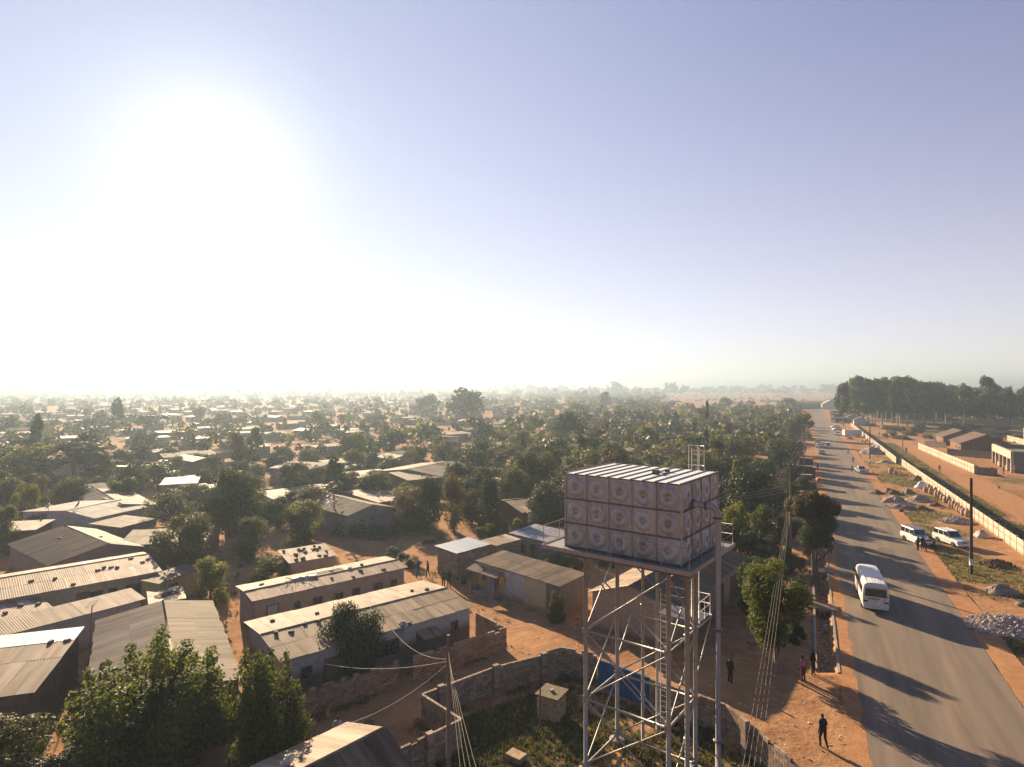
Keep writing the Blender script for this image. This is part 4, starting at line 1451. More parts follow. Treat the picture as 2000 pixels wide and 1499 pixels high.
def get_trunk(kind, var, pale=False):
    key = ('t', kind, var, pale)
    if key not in CROWNS:
        CROWNS[key] = trunk_mesh(kind, sum(map(ord, kind)) + var, M['bark_pale' if pale else 'bark'])
    return CROWNS[key]


CBASE = dict(round=.03, loose=.03, shoots=.03, umbrella=.30, conifer=.08, cypress=.03, eucalypt=.30, bush=.0, bare=.25)
LOOK = dict(round='round-headed', loose='loose open', shoots='upright leafy', umbrella='flat-topped', conifer='ragged conifer-shaped', cypress='slender spire-shaped', eucalypt='tall', bush='low bushy', bare='nearly bare')
TONE = dict(fresh='fresh green', dark='dark', mid='green', olive='olive', yellow='yellow-green', brown='brownish', grey='greyish')


def tree(x, y, h, w, kind='round', tone='dark', label=None, group=None, name=None, var=None, z=0.0, lod=None, cat=None, cb=None):
    d = math.hypot(x, y)
    if lod is None:
        lod = 'near' if d < 55 else 'mid' if d < 130 else 'low' if d < 300 else 'far'
    var = RNG.randrange(3) if var is None else var
    nm = name or ('shrub' if kind == 'bush' else 'tree')
    root = thing(nm, label, cat or ('shrub' if kind == 'bush' else 'tree'), (x, y, z), RNG.uniform(0, 6.28), group)
    cb = CBASE[kind] if cb is None else cb
    c = link('crown', get_crown(kind, tone, lod, var), root, (0, 0, h * cb), (0, 0, 0), (w, w * RNG.uniform(.88, 1.1), h * (1 - cb) * 1.02))
    if kind != 'bush' or lod == 'near':
        link('trunk', get_trunk(kind, var, kind == 'eucalypt'), root, (0, 0, 0), (0, 0, 0), (w, w, h) if kind not in ('eucalypt',) else (w, w, h))
    TREES.append((x, y, w / 2))
    if label is None:
        AUTO.append((root, TONE[tone] + ' ' + LOOK[kind], 'shrub' if kind == 'bush' else 'tree', Vector((x, y, z + h * .5))))
    return root


def T(px, base, top, wpx, kind='round', tone='dark', label=None, bot=None, **k):
    g = P(px, base)
    if bot: k['cb'] = (base - bot) / (base - top)
    h = CAM_H - (top - HY) * g.y / FPX
    return tree(g.x, g.y, max(1.0, h), wpx * g.y / FPX, kind, tone, label, **k)


# ---- nearest trees, lower left
tree(-18.4, 30.8, 7.0, 7.6, 'shoots', 'fresh', 'big leafy tree with upright shoots before the grey roof, lower left', var=0)
tree(-13.0, 30.6, 6.5, 5.2, 'shoots', 'fresh', 'smaller leafy tree touching the right side of the big leafy tree', var=1)
tree(-24.2, 27.4, 4.6, 6.0, 'loose', 'olive', 'low dark tree at the bottom left corner', var=2)
tree(-20.5, 27.0, 3.6, 5.0, 'bush', 'dark', 'dark bushes under the big leafy tree', var=0)
T(688, 1322, 1170, 132, 'round', 'dark', 'dense domed tree standing against the lower-centre row house', var=1)
# ---- middle ground, left
T(357, 1122, 995, 118, 'loose', 'olive', 'bushy olive tree hiding the brick house', var=0)
T(412, 1182, 1088, 88, 'loose', 'yellow', 'yellow-green tree right of the small brown hut', var=1)
T(445, 1050, 905, 92, 'round', 'dark', 'tall dark tree rising above the dirt path, left of centre', var=2)
T(487, 1095, 1008, 78, 'loose', 'olive', 'open olive tree beside the dirt yard, left of the plain gable house', var=2)
T(582, 1075, 985, 78, 'loose', 'olive', 'olive tree with forked trunk left of the plain gable house', var=1)
T(532, 1140, 1075, 92, 'bush', 'yellow', 'yellow-green bush behind the patched row house', var=1)
T(508, 1012, 952, 52, 'bush', 'mid', 'round bush left of the dirt path', var=2)
T(592, 1010, 965, 55, 'bush', 'brown', 'brownish bush right of the dirt path', var=0)
T(655, 975, 890, 66, 'conifer', 'mid', 'triangular green tree behind the plain gable house', var=0)
T(836, 1040, 926, 66, 'round', 'dark', 'tall dark tree right of the plain gable house', var=0)
T(886, 1038, 918, 50, 'loose', 'brown', 'brown-tinged tree between two dark trees, centre', var=0)
T(790, 1035, 965, 55, 'loose', 'brown', 'reddish bush at the right corner of the plain gable house', var=2)
T(956, 1042, 928, 66, 'loose', 'dark', 'dark forked tree by the dirt junction', var=1)
T(925, 1010, 958, 50, 'loose', 'yellow', 'yellowing tree behind the forked dark tree', var=2)
T(1050, 1020, 980, 40, 'bush', 'mid', 'green bush left of the tank rail', var=0)
for i, (a_, b_) in enumerate(((668, 1046), (700, 1050), (732, 1052), (762, 1050), (788, 1043), (812, 1034))):
    T(a_, b_, b_ - 32, 44, 'bush', 'dark', None, name='hedge', cat='hedge', var=i % 3)
for i, (a_, b_) in enumerate(((765, 1085), (786, 1098), (808, 1108))):
    T(a_, b_, b_ - 22, 34, 'bush', 'dark', None, name='hedge', cat='hedge', var=i % 3)
for i, (a_, b_, t_) in enumerate(((955, 1056, 1018), (985, 1050, 1015), (1010, 1045, 1012), (940, 1052, 1028))):
    T(a_, b_, t_, 32, 'loose', 'yellow', None, var=i % 3)
T(1085, 1112, 1076, 60, 'bush', 'yellow', 'bright bush between the shop and the tank', var=1)
T(1120, 1120, 1085, 44, 'bush', 'yellow', 'small bright bush behind the left tower leg', var=2)
T(1190, 1105, 1090, 50, 'bush', 'yellow', 'low green bush at the foot of the long hall', var=0)
T(1085, 1215, 1150, 40, 'bush', 'brown', 'dark creeper on the brick end of the shop', var=2)
# ---- left, hazy
T(229, 842, 777, 36, 'conifer', 'dark', 'ragged tall conifer standing up in the left haze')
T(73, 905, 808, 46, 'conifer', 'dark', 'dark conifer near the left edge')
T(170, 925, 840, 92, 'round', 'dark', 'great dark round tree on the left')
T(196, 835, 799, 30, 'round', 'dark')
T(298, 845, 808, 58, 'umbrella', 'grey')
T(440, 852, 825, 30, 'round', 'dark')
T(389, 825, 794, 27, 'loose', 'grey')
T(150, 822, 799, 46, 'umbrella', 'grey')
T(312, 948, 888, 96, 'bush', 'mid', 'wide dark thicket above the two-part pink house', name='thicket', cat='thicket')
T(273, 890, 862, 42, 'round', 'dark')
T(25, 940, 868, 72, 'loose', 'olive')
T(108, 962, 922, 80, 'bush', 'olive')
T(50, 1022, 937, 46, 'loose', 'yellow')
T(12, 1085, 985, 60, 'loose', 'olive', 'slim olive tree at the left edge beside the brown gable')
T(20, 985, 930, 50, 'loose', 'mid')
T(400, 985, 950, 34, 'loose', 'olive')
T(455, 970, 930, 40, 'round', 'dark')
# ---- centre
T(835, 812, 768, 54, 'round', 'dark', 'smaller of the two great domed trees in the haze', var=1)
T(909, 822, 754, 86, 'round', 'dark', 'larger of the two great domed trees in the haze', var=2)
T(726, 812, 773, 46, 'bare', 'grey', 'wide nearly bare tree left of the great domed trees')
T(624, 803, 775, 26, 'bare', 'grey', 'small nearly bare tree in the haze')
T(945, 868, 817, 58, 'round', 'dark', 'dark round tree right of centre below the domed trees')
T(680, 905, 847, 50, 'round', 'dark', 'very dark tree left of the leaning bare tree')
T(717, 890, 850, 32, 'loose', 'dark')
T(771, 890, 838, 55, 'loose', 'dark')
T(709, 850, 819, 26, 'conifer', 'grey')
T(763, 922, 886, 60, 'bush', 'mid')
T(727, 925, 881, 32, 'loose', 'mid')
T(815, 910, 866, 55, 'loose', 'olive')
T(610, 905, 871, 60, 'bush', 'olive')
T(1113, 872, 802, 72, 'round', 'dark', 'towering dark tree left of the tank, two crowns high')
T(1124, 880, 840, 46, 'round', 'dark')
T(1020, 880, 837, 46, 'round', 'mid')
T(982, 922, 866, 62, 'umbrella', 'yellow', 'thin flat-topped acacia above the pale house left of the tank')
T(1064, 924, 899, 38, 'round', 'dark')
T(1124, 910, 870, 55, 'loose', 'mid')
T(1116, 922, 902, 52, 'bush', 'brown')
T(1196, 906, 866, 75, 'loose', 'brown')
T(1209, 870, 832, 45, 'round', 'mid')
T(1131, 818, 785, 50, 'round', 'olive')
T(1233, 804, 780, 32, 'round', 'olive')
T(1182, 797, 768, 32, 'eucalypt', 'grey')
T(1381, 850, 786, 16, 'cypress', 'dark', 'slim dark cypress above the tank')
T(1277, 915, 881, 52, 'loose', 'yellow')
T(1318, 920, 893, 46, 'loose', 'yellow')
T(1240, 910, 888, 40, 'bush', 'yellow')
# ---- right of the tank up to the road
T(1449, 900, 849, 72, 'round', 'dark')
T(1467, 935, 890, 96, 'loose', 'brown', 'wide brown-green tree right of the tank lid')
T(1465, 985, 929, 78, 'round', 'dark', 'dark round tree right of the tank side')
T(1509, 885, 840, 56, 'loose', 'mid')
T(1541, 922, 879, 36, 'loose', 'yellow')
T(1571, 858, 803, 42, 'loose', 'dark', 'dark wind-blown tree on the left verge far up the road')
T(1550, 868, 819, 32, 'round', 'dark')
T(1500, 826, 805, 36, 'round', 'dark')
T(1539, 803, 775, 36, 'round', 'dark')
T(1417, 800, 774, 30, 'round', 'dark')
T(1424, 850, 823, 50, 'loose', 'mid')
T(1369, 833, 796, 32, 'loose', 'olive')
T(1590, 1142, 948, 104, 'umbrella', 'brown', 'dark sparse tree leaning over the left edge of the road', var=1, bot=1085, lod='near')
T(1600, 1142, 985, 80, 'loose', 'dark', 'lower dark crown beside the sparse roadside tree', var=2, bot=1070, lod='near')
T(1572, 985, 925, 40, 'loose', 'dark')
T(1437, 1080, 975, 62, 'loose', 'yellow', 'bright leafy tree right of the tank pipe')
T(1490, 1075, 985, 66, 'loose', 'mid', 'leafy tree behind the wire bundle')
T(1455, 1065, 1010, 70, 'bush', 'mid', 'bushes below the leafy trees right of the tank')
T(1405, 1035, 1000, 36, 'loose', 'mid')
T(1530, 1060, 1010, 46, 'loose', 'dark')
T(1478, 1215, 1098, 84, 'loose', 'dark', 'dark tree added for shade just left of the feathery tree', var=1)  # extra tree put in to deepen the shade beside the road
T(1512, 1302, 1088, 134, 'loose', 'fresh', 'feathery tree under the wire bundle beside the road', var=0, bot=1258)
T(1548, 1120, 1075, 50, 'bush', 'olive', 'olive shrub at the roadside behind the feathery tree')


for (px, b_, t_, w_, kd, tn) in ((1420, 1088, 1015, 50, 'loose', 'dark'), (1452, 1160, 1108, 56, 'bush', 'dark'), (1562, 1172, 1118, 50, 'bush', 'dark'), (1426, 1128, 1082, 50, 'bush', 'dark'), (1555, 1255, 1205, 44, 'bush', 'dark'), (1462, 1098, 1030, 62, 'round', 'dark'), (1500, 1108, 1040, 60, 'loose', 'dark'), (1535, 1118, 1062, 44, 'bush', 'dark'), (1478, 1130, 1078, 60, 'bush', 'mid'),  # second to fourth entries: dark bushes added to stand for shaded ground
                                 (1440, 1020, 955, 52, 'round', 'dark'), (1505, 1012, 940, 60, 'loose', 'dark'), (1540, 1000, 930, 46, 'round', 'dark'), (1408, 985, 930, 44, 'loose', 'mid'), (1548, 962, 900, 44, 'round', 'dark'), (1520, 930, 868, 50, 'loose', 'dark'),
                                 (1556, 905, 855, 36, 'round', 'dark'), (1400, 945, 905, 50, 'loose', 'olive'), (1350, 925, 885, 46, 'round', 'dark'), (1180, 935, 890, 50, 'round', 'dark'), (1150, 960, 905, 44, 'loose', 'mid'), (1585, 1020, 955, 44, 'loose', 'dark'), (1578, 1085, 1030, 44, 'loose', 'brown')):
    T(px, b_, t_, w_, kd, tn)


def papaya(px, base, top, label):
    g = P(px, base); h = CAM_H - (top - HY) * g.y / FPX
    root = thing('papaya_tree', label, 'tree', (g.x, g.y, 0), 0)
    MB().tube([(0, 0, -.1), (.05, 0, h * .5), (-.05, 0, h * .93)], [.16, .12, .08], 8).build('trunk', M['bark_pale'], root)
    r = random.Random(px)
    v = MB()
    tint = []
    for tier, (z, n, l) in enumerate(((.95, 16, 1.5), (.72, 8, 1.0), (.6, 7, .9))):
        for k in range(n):
            a = 6.283 * k / n + r.uniform(-.2, .2)
            el = r.uniform(-.1, .75) if tier == 0 else r.uniform(-.3, .5)
            s = Vector((0, 0, h * z + r.uniform(-.25, .25)))
            e = s + Vector((math.cos(a) * math.cos(el), math.sin(a) * math.cos(el), math.sin(el))) * l * .7
            v.tube([s, e], .018, 4)
            for q in range(5):
                b = a + (q - 2) * .55
                t = e + Vector((math.cos(b), math.sin(b), -.25)) * .42
                side = Vector((-math.sin(b), math.cos(b), 0)) * .09
                v.poly([e, e.lerp(t, .5) + side, t, e.lerp(t, .5) - side])
    v.build('crown', M['leaf_yellow'], root)


papaya(652, 1040, 944, 'slender papaya tree with tufted top beside the plain gable house')
papaya(1135, 900, 868, 'small papaya tree in the gardens left of the tank lid')


def leaning():
    g = P(865, 925)
    root = thing('leaning_tree', 'bare leaning trunk with a forked top, centre distance', 'tree', (g.x, g.y, 0))
    s = g.y / FPX
    q = [(0, 0, 0), (-.2, 0, 26 * s), (-18 * s, 0, 36 * s), (-34 * s, 0, 50 * s), (-50 * s, 0, 72 * s)]
    MB().tube(q, [.32, .26, .2, .14, .05], 8).tube([q[2], (-4 * s, 0, 48 * s), (-1 * s, 0, 54 * s)], [.16, .1, .04], 6).tube([q[3], (-40 * s, 0, 68 * s)], [.1, .03], 5).build('trunk', M['bark_pale'], root)
    link('crown', get_crown('bare', 'brown', 'low', 1), root, (-46 * s, 0, 48 * s), (0, 0, 0), (34 * s, 34 * s, 24 * s))


leaning()

# ---- the eucalyptus grove on the right
for i in range(72):
    px = 1652 + (i * 37 % 420)
    row = (i * 37 // 420)
    base = 832 - 3.2 * (i % 6) + RNG.uniform(-2, 2) + (px - 1650) * .006
    top = 737 + RNG.uniform(0, 20) + max(0, (px - 1770)) * .075 + (10 if px < 1668 else 0) - (8 if RNG.random() < .12 else 0)
    T(px + RNG.uniform(-6, 6), base, top, RNG.uniform(30, 60), 'eucalypt', RNG.choice(['mid', 'mid', 'olive', 'dark', 'mid']), None, group='eucalyptus grove beyond the long wall', name='eucalyptus_tree', lod='low')
for i in range(26):
    px = 1660 + i * 16 + RNG.uniform(-6, 6)
    T(px, 818 + RNG.uniform(-3, 3), 782 + RNG.uniform(-6, 8), RNG.uniform(30, 44), 'bush', 'dark', None, group='undergrowth of the eucalyptus grove', name='undergrowth_shrub', lod='low')
for i in range(34):
    px = RNG.uniform(1735, 2060); base = RNG.uniform(838, 866)
    T(px, base, base - RNG.uniform(8, 17), RNG.uniform(16, 40), 'bush', RNG.choice(['olive', 'brown', 'brown', 'mid']), None, group='scrub in front of the eucalyptus grove', lod='low')

# ------------------------------------------------------------------ the township stretching away
WALLC = ['plaster_cream', 'plaster_pink', 'plaster_brown', 'plaster_grey', 'plaster_white', 'brick_red', 'plaster_brown']
ROOFC = ['tin_brown', 'tin_grey', 'tin_brown', 'tin_brown', 'tin_brown', 'tin_grey', 'tin_grey', 'tin_rust', 'tin_rust', 'tin_pale', 'tin_pale', 'tin_white']
RLOOK = dict(tin_brown='brown-roofed', tin_grey='grey-roofed', tin_rust='rusty-roofed', tin_pale='pale-roofed', tin_white='white-roofed')
FAR_LIMIT_H, FAR_LIMIT_T = 170, 195


def clear_of(x, y, r, things, k=1.0):
    return all((x - a) ** 2 + (y - b) ** 2 > (k * (r + c)) ** 2 for a, b, c in things)


def fill_town():
    rng = random.Random(21)
    cand = []
    y = 86.0
    while y < 900:
        step = 11 + y * .035
        x = -1.02 * y - 20
        while x < .62 * y:
            cand.append((x + rng.uniform(-.3, .3) * step, y + rng.uniform(-.35, .35) * step))
            x += step * rng.uniform(.95, 1.35)
        y += step
    houses, nh = [], 0
    far_h = MB(); far_tint = []
    for (x, y) in cand:
        s, n = rd_sn(Vector((x, y, 0)))
        if n > -7: continue
        px = 1000 + x * FPX / y
        if px > 1330 and y > 520: continue
        dens = .62 if px < 1000 else .42
        if rng.random() > dens: continue
        L, Wd = rng.uniform(6.5, 13), rng.uniform(4.2, 6.5)
        if not clear_of(x, y, 3.2, HOUSES, 1.0) or not clear_of(x, y, 3.5, TREES, .7): continue
        ang = rng.choice([.82, .82, .82, 2.39]) + rng.uniform(-.12, .12)
        he = rng.uniform(2.3, 2.8)
        roof = rng.choice(ROOFC); wall = rng.choice(WALLC)
        if rng.random() < .55: prof = [(-Wd / 2 - .3, he), (0, he + Wd * rng.uniform(.10, .16)), (Wd / 2 + .3, he)]
        else: prof = [(-Wd / 2 - .3, he), (Wd / 2 + .3, he + rng.uniform(.2, .5))]
        if nh < FAR_LIMIT_H:
            ops = []
            if y < 150:
                ops = [win('n', rng.uniform(.15, .35), .9, .9, 1.0), door('n', rng.uniform(.45, .6)), win('n', rng.uniform(.7, .85), .9, .9, 1.0)]
                if rng.random() < .5: ops.append(win('r', .5, .8, .8, 1.0))
                if rng.random() < .4: ops.append(win('l', .5, .8, .8, 1.0))
            rf = house(None, Vector((x, y, 0)), ang, L, Wd, prof, wall, roof, sheets=False, ops=ops, far=y > 150)
            AUTO.append((rf.root, RLOOK[roof], 'house', Vector((x, y, 2.5))))
            nh += 1
        else:
            HOUSES.append((x, y, 5))
            c, sn = math.cos(ang), math.sin(ang)

            def w(a, b, z):
                return (x + a * c - b * sn, y + a * sn + b * c, z)
            l2, w2 = L / 2, Wd / 2
            zr = max(p[1] for p in prof)
            mi = WALLC.index(wall) % 3
            for q in ([(-l2, -w2), (l2, -w2)], [(l2, -w2), (l2, w2)], [(l2, w2), (-l2, w2)], [(-l2, w2), (-l2, -w2)]):
                far_h.poly([w(*q[0], -.3), w(*q[1], -.3), w(*q[1], he), w(*q[0], he)], mi)
            o = .3
            ri = 3 + {'tin_brown': 0, 'tin_grey': 2, 'tin_rust': 3, 'tin_pale': 4, 'tin_white': 4}[roof]
            far_h.poly([w(-l2 - o, -w2 - o, he), w(l2 + o, -w2 - o, he), w(l2 + o, 0, zr), w(-l2 - o, 0, zr)], ri)
            far_h.poly([w(-l2 - o, 0, zr), w(l2 + o, 0, zr), w(l2 + o, w2 + o, he), w(-l2 - o, w2 + o, he)], ri)
            for e in (-l2, l2):
                far_h.poly([w(e, -w2, he), w(e, w2, he), w(e, 0, zr)], mi)
    ob = far_h.build('far_houses', [M['plaster_cream'], M['plaster_pink'], M['plaster_brown'], M['tin_brown'], M['tin_brown'], M['tin_grey'], M['tin_rust'], M['tin_pale']])
    tag(ob, 'far-off small houses that merge together in the haze', 'houses', kind='stuff')

    # small outhouses and yard walls between the houses
    no, nw = 0, 0
    for (x, y) in [(a_ + rng.uniform(-6, 6), b_ + rng.uniform(-6, 6)) for a_, b_ in cand if b_ < 215]:
        s, n = rd_sn(Vector((x, y, 0)))
        if n > -6: continue
        ang = .82 + rng.choice([0, math.pi / 2]) + rng.uniform(-.1, .1)
        if rng.random() < .45 and no < 55:
            if not clear_of(x, y, 1.2, HOUSES, .95) or not clear_of(x, y, 1.0, TREES, .6): continue
            L, Wd = rng.uniform(1.8, 3.6), rng.uniform(1.5, 2.4)
            he = rng.uniform(1.8, 2.2)
            roof = rng.choice(ROOFC)
            rf = house(None, Vector((x, y, 0)), ang, L, Wd, [(-Wd / 2 - .2, he), (Wd / 2 + .2, he + .25)], rng.choice(WALLC), roof, over=.2, sheets=False, cat='outhouse', name='outhouse', ops=[door('n', .5, .65, 1.6)])
            AUTO.append((rf.root, 'tiny ' + RLOOK[roof], 'outhouse', Vector((x, y, 1.5))))
            no += 1
        elif nw < 60:
            if not clear_of(x, y, 1.0, HOUSES, .8): continue
            L = rng.uniform(5, 13); h = rng.uniform(1.0, 1.7)
            mt = rng.choice(['block', 'plaster_brown', 'plaster_grey', 'block_warm', 'plaster_cream'])
            mb = MB()
            k = int(L / 2.2) + 1
            for i in range(k):
                mb.box(-L / 2 + L * (i + .5) / k, 0, -.2, L / k - .01, .16, h + .2 + rng.uniform(-.08, .08))
                mb.box(-L / 2 + L * i / k, 0, -.2, .3, .3, h + .3)
            o = mb.build('yard_wall', M[mt], None, (x, y, 0), (0, 0, ang))
            tag(o, None, 'yard wall', None, 'thing')
            AUTO.append((o, {'block': 'grey block', 'plaster_brown': 'brown', 'plaster_grey': 'grey', 'block_warm': 'warm block', 'plaster_cream': 'cream'}[mt], 'yard wall', Vector((x, y, .8))))
            nw += 1
    # gardens and street trees
    nt_ = 0
    far = []
    y = 80.0
    tc_ = []
    while y < 1500:
        step = 4.6 + y * .024
        x = -1.02 * y - 20
        while x < .66 * y:
            tc_.append((x + rng.uniform(-.4, .4) * step, y + rng.uniform(-.45, .45) * step))
            x += step * rng.uniform(.8, 1.3)
        y += step
    for (x, y) in tc_:
        s, n = rd_sn(Vector((x, y, 0)))
        if n > -5: continue
        px = 1000 + x * FPX / y
        if px > 1300 and y > 560: continue
        green = smooth(880, 1150, px)
        if rng.random() > .78 + .2 * green: continue
        w = rng.uniform(3.6, 7.2) + 3.2 * green * rng.random()
        if rng.random() < .07: w *= 1.6
        h = w * rng.uniform(.75, 1.15)
        if y > 600: w *= 1.5; h *= 1.35
        if not clear_of(x, y, .3, HOUSES, .62) or not clear_of(x, y, w * .22, TREES, .75): continue
        kind = rng.choices(['round', 'loose', 'bush', 'umbrella', 'conifer', 'bare', 'eucalypt'], [9, 10, 4, 1.6, 1.2, .8, 1.0])[0]
        tone = rng.choices(['dark', 'mid', 'olive', 'yellow', 'brown', 'grey'], [6, 6, 5, 2.5, 2, 1.2])[0]
        if kind in ('conifer', 'eucalypt'): h *= 1.6; w *= .7
        if kind == 'bush': h *= .6
        h = min(h, 9.0)
        if nt_ < FAR_LIMIT_T:
            tree(x, y, h, w, kind, tone)
            nt_ += 1
        else:
            TREES.append((x, y, w / 2))
            far.append((x, y, h, w, kind, tone))
    print('town', nh, nt_, len(far), len(HOUSES))
    return far


def leaf_mass(name, label, items, seed, lf=.11, hz=True):
    """trees too far to part: one object, each with its own clumps"""
    r = random.Random(seed)
    tones = ['dark', 'mid', 'olive', 'yellow', 'brown', 'grey']
    v, f, mi, tint = [], [], [], []
    for (x, y, h, w, kind, tone) in items:
        k = tones.index(tone)
        z0 = ground_z(x, y) if y > 1400 else 0
        nl = 46 if y > 700 else 80
        tall = kind in ('conifer', 'eucalypt')
        s0 = math.sqrt(w * h) * (.15 if y > 700 else .12)
        lob = [(r.uniform(-.3, .3), r.uniform(-.3, .3), r.uniform(.3, .8), r.uniform(.18, .34)) for _ in range(6)]
        for _ in range(nl):
            q = r.choice(lob)
            d = Vector((r.gauss(0, 1), r.gauss(0, 1), r.gauss(0, 1))).normalized() * q[3] * r.uniform(.5, 1.05)
            cz = (q[2] + d.z * .8)
            nar = (1 - cz * .7) if kind == 'conifer' else 1
            p = Vector((x + (q[0] + d.x) * w * nar, y + (q[1] + d.y) * w * nar, z0 + max(.03, cz) * h))
            a = Vector((r.gauss(0, 1), r.gauss(0, 1), r.gauss(0, 1))).normalized()
            b = a.cross(Vector((r.gauss(0, 1), r.gauss(0, 1), r.gauss(0, 1)))).normalized()
            s = s0 * r.uniform(.6, 1.3)
            i = len(v)
            v += [tuple(p - a * s), tuple(p + b * s * .7), tuple(p + a * s), tuple(p - b * s * .7)]
            f.append((i, i + 1, i + 2, i + 3)); mi.append(k); tint.append(r.random())
    me = bpy.data.meshes.new(name)
    me.from_pydata(v, [], f)
    for t in tones: me.materials.append(M['leaf_' + t])
    me.polygons.foreach_set('material_index', mi)
    at = me.attributes.new('tint', 'FLOAT', 'FACE'); at.data.foreach_set('value', tint)
    o = link(name, me)
    return tag(o, label, 'trees', kind='stuff')


far_trees = fill_town()
leaf_mass('far_trees', 'far garden trees thinning out into the haze', far_trees, 4)


def horizon_wood():
    r = random.Random(9)
    it = []
    for i in range(1500):
        y = r.uniform(1250, 3000)
        px = r.uniform(-60, 2060)
        if px > 1300 and y < 1900: y = r.uniform(1900, 3000)
        x = (px - 1000) * y / FPX
        w = r.uniform(14, 30)
        h = r.uniform(8, 17) * (1.0 if r.random() < .9 else 1.7)
        if 1350 < px < 1680: h *= 1.1
        it.append((x, y, h, w, r.choice(['round', 'loose', 'eucalypt', 'round', 'conifer']), r.choice(['dark', 'dark', 'olive', 'grey'])))
    # single clumps that stand up on the skyline
    for px, y, h, w in ((1195, 1700, 44, 46), (1213, 1720, 34, 40), (1305, 1800, 42, 30), (1322, 1800, 40, 34), (1340, 1820, 36, 30), (1160, 1500, 30, 22), (1245, 1650, 34, 24), (1000, 2300, 34, 60), (1100, 2300, 30, 50),
                        (1490, 2500, 40, 60), (1560, 2450, 36, 60), (1620, 2300, 40, 60), (1640, 2200, 38, 50), (1040, 2200, 30, 60), (1390, 2300, 28, 60), (1440, 2300, 30, 60), (1135, 1100, 24, 18), (1290, 1900, 30, 40)):
        for k in range(4):
            it.append(((px - 1000) * y / FPX + r.uniform(-.4, .4) * w, y + r.uniform(-20, 20), h * r.uniform(.7, 1.0), w * r.uniform(.4, .7), 'eucalypt', 'dark'))
    leaf_mass('horizon_wood', 'grey-green wood along the skyline', it, 5)
    # thinly scattered bushes of the open plain before the skyline on the right
    it = []
    for i in range(260):
        y = r.uniform(480, 1800); px = r.uniform(1290, 2060)
        x = (px - 1000) * y / FPX
        s, n = rd_sn(Vector((x, y, 0)))
        if -6 < n < 40: continue
        it.append((x, y, r.uniform(2, 6), r.uniform(4, 10), 'round', r.choice(['olive', 'brown', 'dark'])))
    leaf_mass('plain_bushes', 'scattered bushes on the open tan plain', it, 6)


horizon_wood()

# ------------------------------------------------------------------ vehicles (local +x is forward)
def wheel(parent, x, y, r, w=.22):
    mt = Matrix.Rotation(math.pi / 2, 4, 'X')
    key = ('wheel', r, w)
    if key not in BLK:
        t = MB().lathe([(r * .6, -w / 2), (r * .93, -w / 2), (r, -w * .3), (r, w * .3), (r * .93, w / 2), (r * .6, w / 2)], 18, mat=mt).mesh('tyre', M['rubber'])
        rm = MB().lathe([(.03, -w * .42), (r * .58, -w * .44), (r * .62, -w * .3), (r * .62, w * .3), (r * .58, w * .44), (.03, w * .42)], 14, mat=mt).mesh('rim', M['paint_silver'])
        BLK[key] = (t, rm)
    t, rm = BLK[key]
    o = link('wheel', t, parent, (x, y, r))
    link('rim', rm, o)


def lerp3(a, b, t):
    return tuple(a[i] + (b[i] - a[i]) * t for i in range(3))


def pane(parent, q, off, m0=.10, m1=.12, name='window', u0=0.0, u1=1.0):
    """glass set on the quad q = bottom-a, bottom-b, top-b, top-a with a margin; off = outward shift"""
    def at(u, v):
        u = u0 + (u1 - u0) * u
        return Vector(lerp3(lerp3(q[0], q[1], u), lerp3(q[3], q[2], u), v))
    L = (Vector(at(1, 0)) - Vector(at(0, 0))).length
    Hh = (Vector(at(0, 1)) - Vector(at(0, 0))).length
    a, b = m0 / max(.2, L), m1 / max(.2, Hh)
    o = Vector(off)
    p = [at(a, b) + o, at(1 - a, b) + o, at(1 - a, 1 - b) + o, at(a, 1 - b) + o]
    mb = MB().hexa([p[0] - o * 2, p[1] - o * 2, p[2] - o * 2, p[3] - o * 2, p[0], p[1], p[2], p[3]])
    return mb.build(name, M['glass'], parent)


SPEC = {
    'sedan': dict(L=4.4, W=1.7, prof=[(-2.2, .5), (-2.15, .95), (-1.5, 1.0), (1.0, .98), (2.1, .8), (2.2, .45)], cab=(-1.65, 1.05, -1.0, .35, 1.44), r=.31, wb=(1.3, -1.3)),
    'suv': dict(L=4.7, W=1.85, prof=[(-2.35, .55), (-2.33, 1.12), (.85, 1.14), (2.2, 1.0), (2.35, .55)], cab=(-2.3, .85, -2.05, .15, 1.85), r=.38, wb=(1.45, -1.35)),
    'fourbyfour': dict(L=4.5, W=1.8, prof=[(-2.25, .6), (-2.25, 1.2), (.75, 1.22), (2.1, 1.14), (2.2, .6)], cab=(-2.22, .72, -2.16, .45, 2.0), r=.40, wb=(1.4, -1.35)),
    'pickup': dict(L=5.0, W=1.75, prof=[(-2.5, .6), (-2.5, 1.1), (1.0, 1.1), (2.3, 1.0), (2.5, .55)], cab=(-.55, 1.15, -.35, .45, 1.72), r=.36, wb=(1.6, -1.5)),
    'van': dict(L=4.8, W=1.72, prof=[(-2.4, .5), (-2.4, 1.1), (2.0, 1.12), (2.35, .95), (2.4, .45)], cab=(-2.38, 2.1, -2.3, 1.25, 2.0), r=.32, wb=(1.6, -1.4)),
}


